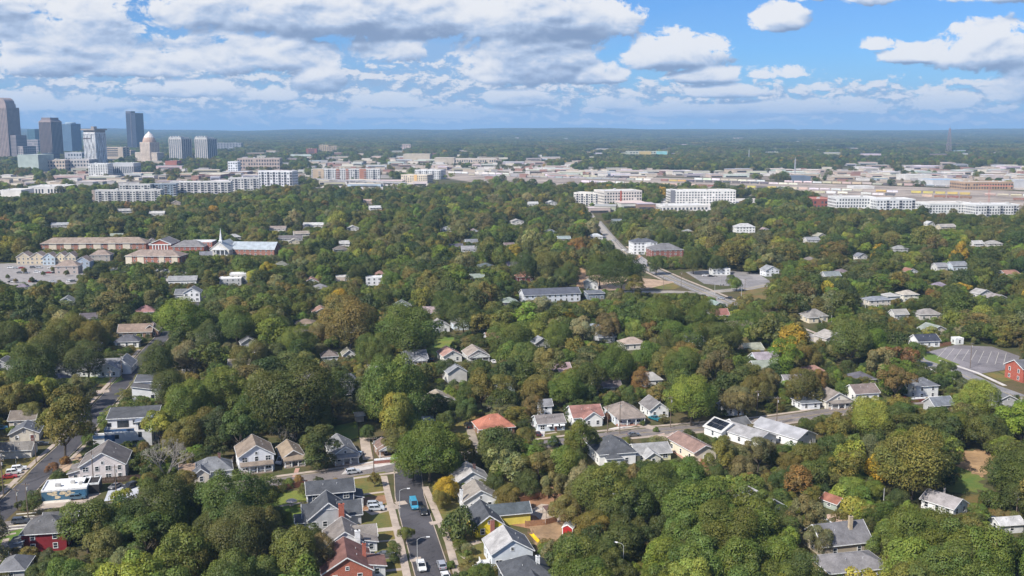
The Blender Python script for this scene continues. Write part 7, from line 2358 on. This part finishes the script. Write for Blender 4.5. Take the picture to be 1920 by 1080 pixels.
for tok in T.replace('\n', '|').split('|'):
    q = tok.split()
    SPEC.append((float(q[0]), float(q[1]), float(q[2]), q[3], q[4], float(q[5]) if len(q) > 5 else None))

KDEF = {'broad': 1.08, 'open': 1.12, 'tall': 1.35, 'cone': 1.45, 'shrub': .8}
GRID = {}
CELL = 12.0


def occupied(x, y, r):
    cx, cy = int(x // CELL), int(y // CELL)
    for i in range(cx - 2, cx + 3):
        for j in range(cy - 2, cy + 3):
            for (a, b, q) in GRID.get((i, j), ()):
                if (a - x) ** 2 + (b - y) ** 2 < (r + q) ** 2:
                    return True
    return False


def occupy(x, y, r):
    GRID.setdefault((int(x // CELL), int(y // CELL)), []).append((x, y, r))


ALLT = []             # x, y, width, height, colour key, kind
for (px, pt, w, ck, kind, k) in SPEC:
    k = k or KDEF[kind]
    s = (CP * (pt - 238) + k * w) / CAMH
    W = w / s
    py = 238 + s * CAMH / CP
    p = gnd(px, py)
    ALLT.append((p.x, p.y, W, k * W, ck, kind, True))
    occupy(p.x, p.y, W * .40)
NH = len(ALLT)

KP = np.array(KEEP)
FT = np.array(FOOT)
SEG = []
for pts, hw in STRIPS:
    for a, b in zip(pts, pts[1:]):
        SEG.append((a[0], a[1], b[0], b[1], hw))
SEG = np.array(SEG)


def in_poly(x, y, poly):
    ins = np.zeros(x.shape, bool)
    n = len(poly)
    for i in range(n):
        x0, y0 = poly[i]
        x1, y1 = poly[(i + 1) % n]
        c = ((y0 > y) != (y1 > y)) & (x < (x1 - x0) * (y - y0) / (y1 - y0 + 1e-9) + x0)
        ins ^= c
    return ins


# stretches of street and lawn that stay in sight over the tree tops
for pts, step, r in ((roadA[1:8], 14, 5), (roadB[3:6], 18, 3), (roadB[7:12], 16, 4), (roadC[1:5], 14, 16), (roadD[1:4], 10, 4), (roadD[5:8], 10, 4), (roadE[1:5], 12, 2), (roadF[1:5], 14, 4),
                     ([(820, 655), (845, 640)], 8, 6), ([(870, 790), (850, 815)], 8, 6), ([(1800, 665), (1870, 660)], 12, 8), ([(1830, 865), (1850, 880)], 8, 9), ([(1420, 555), (1440, 545)], 8, 6),
                     ([(0, 515), (130, 515)], 10, 6), ([(520, 930), (560, 945)], 10, 8), ([(1100, 530), (1250, 533)], 10, 4), ([(640, 805), (660, 812)], 8, 6), ([(690, 830), (690, 860)], 8, 6), ([(1000, 960), (1060, 990)], 10, 8), ([(20, 890), (40, 870)], 8, 10)):
    for a, b in zip(pts, pts[1:]):
        n = max(1, int(math.hypot(b[0] - a[0], b[1] - a[1]) / step))
        for i in range(n):
            f = i / n
            x, y = a[0] + (b[0] - a[0]) * f, a[1] + (b[1] - a[1]) * f
            KEEP.append((x - r, y - r * .7, x + r, y + r * .3, gnd(x, y).y))
KP = np.array(KEEP)


def ok_trees(x, y, W, H, keepk=1.0):
    """which of the candidate trees stand free of buildings and streets and hide nothing that the clearing shows"""
    ok = np.ones(len(x), bool)
    for poly in CLEAR:
        ok &= ~in_poly(x, y, poly)
    for (fx, fy, fr) in FT:
        ok &= (x - fx) ** 2 + (y - fy) ** 2 > (fr + W * .26) ** 2
    for (ax, ay, bx, by, hw) in SEG:
        dx, dy = bx - ax, by - ay
        t = np.clip(((x - ax) * dx + (y - ay) * dy) / (dx * dx + dy * dy + 1e-9), 0, 1)
        ok &= (x - ax - t * dx) ** 2 + (y - ay - t * dy) ** 2 > (hw + W * .22) ** 2
    px, pb, dep = proj(x, y, H * .22)
    _, pt, _ = proj(x, y, H * .98)
    hw = W * .5 * FPX / dep * .92
    cy, hh = (pt + pb) / 2, (pb - pt) / 2
    for (x0, y0, x1, y1, Y) in KP:
        dx = np.maximum(0, np.maximum(x0 - px, px - x1)) / hw
        dy = np.maximum(0, np.maximum(y0 - cy, cy - y1)) / hh
        ok &= ~((dx * dx + dy * dy < keepk) & (y < Y - 1))
    return ok


# the rest of the wood, out to 1500 m
N = 90000
u = nrg.random(N)
Yc = np.sqrt(225.0 ** 2 + u * (1560.0 ** 2 - 225.0 ** 2))
Xc = (nrg.random(N) * 2 - 1) * (Yc * .54 + 25)
Wc = np.clip(nrg.normal(12.8, 3.6, N), 6.5, 23) * np.where(Yc < 420, .95, 1.0)
Hc = Wc * nrg.uniform(.92, 1.25, N)
good = ok_trees(Xc, Yc, Wc, Hc)
order = np.nonzero(good)[0]
BELT = (('dark', 30), ('green', 22), ('olive', 20), ('grey', 10), ('deep', 9), ('brown', 4.5), ('bright', 10), ('lime', 5), ('pale', 2), ('gold', .8), ('orange', .35), ('red', .1))
bk, bw = [a for a, _ in BELT], [b for _, b in BELT]
SHR = []
for i in order:
    x, y, W, H = float(Xc[i]), float(Yc[i]), float(Wc[i]), float(Hc[i])
    if occupied(x, y, W * .31):
        continue
    occupy(x, y, W * .31)
    patch = math.sin(x * .013 + 1.3) * math.cos(y * .009) + .6 * math.sin(x * .04 - y * .03)
    ck = rng.choices(bk, bw)[0] if rng.random() < .8 else ('olive' if patch > 0 else 'dark')
    ALLT.append((x, y, W, H, ck, rng.choices(('broad', 'open', 'tall'), (72, 20, 8))[0], False))
# undergrowth and young trees that fill the gaps
N2 = 60000
u = nrg.random(N2)
Yc = np.sqrt(225.0 ** 2 + u * (1100.0 ** 2 - 225.0 ** 2))
Xc = (nrg.random(N2) * 2 - 1) * (Yc * .54 + 20)
Wc = nrg.uniform(3.2, 6.5, N2)
Hc = Wc * nrg.uniform(.7, 1.15, N2)
good = ok_trees(Xc, Yc, Wc, Hc)
for i in np.nonzero(good)[0]:
    x, y, W = float(Xc[i]), float(Yc[i]), float(Wc[i])
    if occupied(x, y, W * .24):
        continue
    occupy(x, y, W * .24)
    SHR.append((x, y, W, float(Hc[i])))

# ---- the 300 that show largest become objects of their own
near = ALLT[:NH] + sorted(ALLT[NH:], key=lambda t: t[1] / t[2])
# a named tree is one that is in the picture at all
def in_view(t):
    px, py, d = proj(t[0], t[1], t[3] * .6)
    return -40 < px < 1960 and py < 1105
near = [t for t in near if in_view(t)]
ind, rest = near[:298], near[298:] + [t for t in ALLT if not in_view(t)]
used = set()
SIZEW = lambda W: 'small' if W < 8 else ('middle sized' if W < 12.5 else ('large' if W < 17 else 'huge'))
KINDW = {'broad': 'round crowned tree', 'open': 'loose crowned tree', 'tall': 'upright tree', 'cone': 'cone shaped tree', 'shrub': 'rounded shrub'}
NAMEW = {'broad': 'broadleaf_tree', 'open': 'broadleaf_tree', 'tall': 'upright_tree', 'cone': 'conical_tree', 'shrub': 'shrub'}


def rel(x, y, L):
    dx, dy = x - L[0], y - L[1]
    if abs(dx) > abs(dy) * .8:
        return 'right of' if dx > 0 else 'left of'
    return 'behind' if dy > 0 else 'in front of'


def tree_label(x, y, W, ck, kind):
    a = f'{SIZEW(W)} {CNAME[ck]} {KINDW[kind]}'
    ls = sorted(LAND, key=lambda L: (L[0] - x) ** 2 + ((L[1] - y) * .8) ** 2)[:9]
    c = [f'{a} {rel(x, y, L)} {L[2]}' for L in ls[:3]]
    c += [f'{a} between {ls[0][2]} and {ls[k][2]}' for k in range(1, 5)]
    c += [f'{a} {q} {rel(x, y, L)} {L[2]}' for q in ('close', 'farther') for L in ls[:3]]
    c += [f'{a} {rel(x, y, ls[i])} {ls[i][2]}, {rel(x, y, ls[j])} {ls[j][2]}' for i in range(4) for j in range(9) if i != j]
    for q in c:
        if q not in used and len(q.split()) <= 16:
            used.add(q)
            return q
    return c[0]


def plant(t, i):
    x, y, W, H, ck, kind, _ = t
    ck_ = 'big' if kind == 'broad' and W > 14.5 else kind
    j = rng.randrange(len(CROWNS[ck_]))
    me, tm = CROWNS[ck_][j], TRUNKS[ck_][j]
    dw, dh = dims(me)
    sc = (W / dw * rng.uniform(.94, 1.08), W / dw * rng.uniform(.85, 1.15), H / dh)
    shrub = kind == 'shrub'
    r = thing(NAMEW[kind], tree_label(x, y, W, ck, kind), 'shrub' if shrub else 'tree', (x, y, 0), rng.uniform(0, 6.28), 'shrubs between the houses' if shrub else 'trees of the neighbourhood wood')
    c = put('crown', me, r, scale=sc)
    c.color = jitter_col(PAL[ck], .12)
    put('trunk' if not shrub else 'stem', tm, r, scale=sc)


for i, t in enumerate(ind):
    plant(t, i)
# two leafless trees
for (px, pt, w, lb, c) in ((312, 822, 88, 'large bare grey tree right of the large pale gabled house', BARK_PALE), (530, 792, 46, 'bare leaning tree behind the tall craftsman house', BARK_PALE), (935, 742, 40, 'bare pale branched tree behind the orange roofed house', BARK_PALE)):
    s = (CP * (pt - 238) + .95 * w) / CAMH
    p = gnd(px, 238 + s * CAMH / CP)
    r = thing('bare_tree', lb, 'tree', p, 1.0, 'bare trees')
    bm_ = bare_mesh('branches', np.random.default_rng(int(px)), c)
    dw, dh = dims(bm_)
    W = w / s
    put('branches', bm_, r, scale=(W / dw, W / dw, W * .95 / dh))
    MB().tube((0, 0, -.05), (0, 0, .32 * W * .95 / dh), .028 * W, .022 * W, 8).build('trunk', c, r)

# ---- everything else is wood nobody could count: one object, leaves instanced over points
px_, py_, pw_, ph_, pc_, pk_ = [], [], [], [], [], []
NF = len(FARC)
for t in rest:
    px_.append(t[0]); py_.append(t[1]); pw_.append(t[2]); ph_.append(t[3]); pc_.append(jitter_col(PAL[t[4]], .2)[:3]); pk_.append(rng.randrange(NF))
UND = (('dark', 3), ('green', 3), ('olive', 3), ('deep', 2), ('grey', 2), ('brown', 1), ('bright', 1))
for (x, y, W, H) in SHR:
    px_.append(x); py_.append(y); pw_.append(W); ph_.append(H); pc_.append(jitter_col(PAL[rng.choices([a for a, _ in UND], [b for _, b in UND])[0]], .25)[:3]); pk_.append(rng.randrange(NF))
n_near = len(px_)
# 1500 m to 4200 m: single trees
N3 = 60000
u = nrg.random(N3)
Y3 = np.sqrt(1480.0 ** 2 + u * (4300.0 ** 2 - 1480.0 ** 2))
X3 = (nrg.random(N3) * 2 - 1) * (Y3 * .54 + 40)
W3 = np.clip(nrg.normal(13, 3, N3), 7, 22)
H3 = W3 * nrg.uniform(.85, 1.15, N3)
# urban ground keeps fewer trees than the woods do
ppx, ppy, _ = proj(X3, Y3, np.zeros(N3))
dens = np.ones(N3)
urb = ((ppx > 560) & (ppx < 1120) & (ppy > 292) & (ppy < 356)) | ((ppx > 960) & (ppy > 312) & (ppy < 340)) | ((ppx > 1540) & (ppy > 296) & (ppy < 352)) | ((ppx < 600) & (ppy > 302) & (ppy < 380))
dens[urb] = .24
dens[(ppx < 600) & (ppy > 302) & (ppy < 380)] = .46
dens[(ppx > 1080) & (ppx < 1560) & (ppy > 284) & (ppy < 320)] = 2.0
wood = np.sin(X3 * .0021 + 2) * np.cos(Y3 * .0017) + .5 * np.sin(X3 * .006 - Y3 * .004)
dens *= np.clip(1.0 + .35 * wood, .45, 1.3)
k3 = ok_trees(X3, Y3, W3, H3, .8) & (nrg.random(N3) < dens)
X3, Y3, W3, H3 = X3[k3], Y3[k3], W3[k3], H3[k3]
# beyond: groves to the horizon
N4 = 60000
u = nrg.random(N4)
Y4 = np.sqrt(4200.0 ** 2 + u * (15500.0 ** 2 - 4200.0 ** 2))
X4 = (nrg.random(N4) * 2 - 1) * (Y4 * .56 + 60)
W4 = nrg.uniform(60, 130, N4)
H4 = nrg.uniform(13, 24, N4)
k4 = ok_trees(X4, Y4, W4 * .5, H4, .6)
X4, Y4, W4, H4 = X4[k4], Y4[k4], W4[k4], H4[k4]
C3 = np.array([jitter_col(PAL[rng.choices(bk, bw)[0]], .2)[:3] for _ in range(len(X3))])
C4 = np.array([jitter_col(PAL[rng.choices(('dark', 'green', 'olive', 'deep', 'grey'), (4, 3, 3, 2, 2))[0]], .22)[:3] for _ in range(len(X4))])
PX = np.concatenate([px_, X3, X4]); PY = np.concatenate([py_, Y3, Y4])
PW = np.concatenate([pw_, W3, W4]); PH = np.concatenate([ph_, H3, H4])
PC = np.concatenate([np.array(pc_), C3, C4])
PK = np.concatenate([np.array(pk_), nrg.integers(0, NF, len(X3)), NF + nrg.integers(0, len(GROVES), len(X4))]).astype(np.int32)
PROT = FARC + GROVES
dd = np.array([dims(m_) for m_ in PROT])
n = len(PX)
me = bpy.data.meshes.new('wood_points')
me.vertices.add(n)
me.vertices.foreach_set('co', np.stack([PX, PY, np.where(PY > 7400, np.maximum(hill(PX, PY), 0), 0)], 1).reshape(-1).astype(np.float32))
SC = np.stack([PW / dd[PK, 0], PW / dd[PK, 0] * nrg.uniform(.8, 1.25, n), PH / dd[PK, 1]], 1).astype(np.float32)
me.attributes.new('size', 'FLOAT_VECTOR', 'POINT').data.foreach_set('vector', SC.reshape(-1))
me.attributes.new('turn', 'FLOAT', 'POINT').data.foreach_set('value', (nrg.random(n) * 6.283).astype(np.float32))
me.attributes.new('which', 'INT', 'POINT').data.foreach_set('value', PK)
me.attributes.new('leaf_colour', 'FLOAT_VECTOR', 'POINT').data.foreach_set('vector', PC.astype(np.float32).reshape(-1))
wood_o = put('distant_woods', me, kind='stuff', label='unbroken green woods running from the neighbourhood to the horizon')
ng = bpy.data.node_groups.new('scatter_woods', 'GeometryNodeTree')
ng.interface.new_socket('Geometry', in_out='INPUT', socket_type='NodeSocketGeometry')
ng.interface.new_socket('Geometry', in_out='OUTPUT', socket_type='NodeSocketGeometry')
nn, ll = ng.nodes, ng.links
gi, go = nn.new('NodeGroupInput'), nn.new('NodeGroupOutput')
iop = nn.new('GeometryNodeInstanceOnPoints')
jn = nn.new('GeometryNodeJoinGeometry')
for m_ in reversed(PROT):
    po = bpy.data.objects.new('wood_source', m_)          # never linked into the scene, only read by the scatter
    oi = nn.new('GeometryNodeObjectInfo')
    oi.inputs['Object'].default_value = po
    oi.inputs['As Instance'].default_value = True
    ll.new(oi.outputs['Geometry'], jn.inputs[0])
ll.new(gi.outputs[0], iop.inputs['Points'])
ll.new(jn.outputs[0], iop.inputs['Instance'])
iop.inputs['Pick Instance'].default_value = True


def attr(nm, dt):
    a = nn.new('GeometryNodeInputNamedAttribute')
    a.data_type = dt
    a.inputs['Name'].default_value = nm
    return [s for s in a.outputs if s.enabled][0]


ll.new(attr('which', 'INT'), iop.inputs['Instance Index'])
ll.new(attr('size', 'FLOAT_VECTOR'), iop.inputs['Scale'])
cx = nn.new('ShaderNodeCombineXYZ')
ll.new(attr('turn', 'FLOAT'), cx.inputs[2])
ll.new(cx.outputs[0], iop.inputs['Rotation'])
ll.new(iop.outputs[0], go.inputs[0])
md = wood_o.modifiers.new('scatter', 'NODES')
md.node_group = ng
print('trees', len(ind), 'stuff', n, 'near stuff', n_near, 'shrubs', len(SHR), 'keeps', len(KP))

# ------------------------------------------------------------------ the air between here and the horizon
HZ = MB().box(-17500, 17500, -1500, 18500, -1.0, 330.0)
hm = bpy.data.materials.new('haze')
hm.use_nodes = True
t = hm.node_tree
t.nodes.clear()
pv = t.nodes.new('ShaderNodeVolumePrincipled')
pv.inputs['Color'].default_value = (.40, .66, 1.0, 1)
pv.inputs['Density'].default_value = HAZE
pv.inputs['Anisotropy'].default_value = .0
ou = t.nodes.new('ShaderNodeOutputMaterial')
t.links.new(pv.outputs[0], ou.inputs['Volume'])
if HAZE > 0:
    HZ.build('haze', hm, kind='stuff')
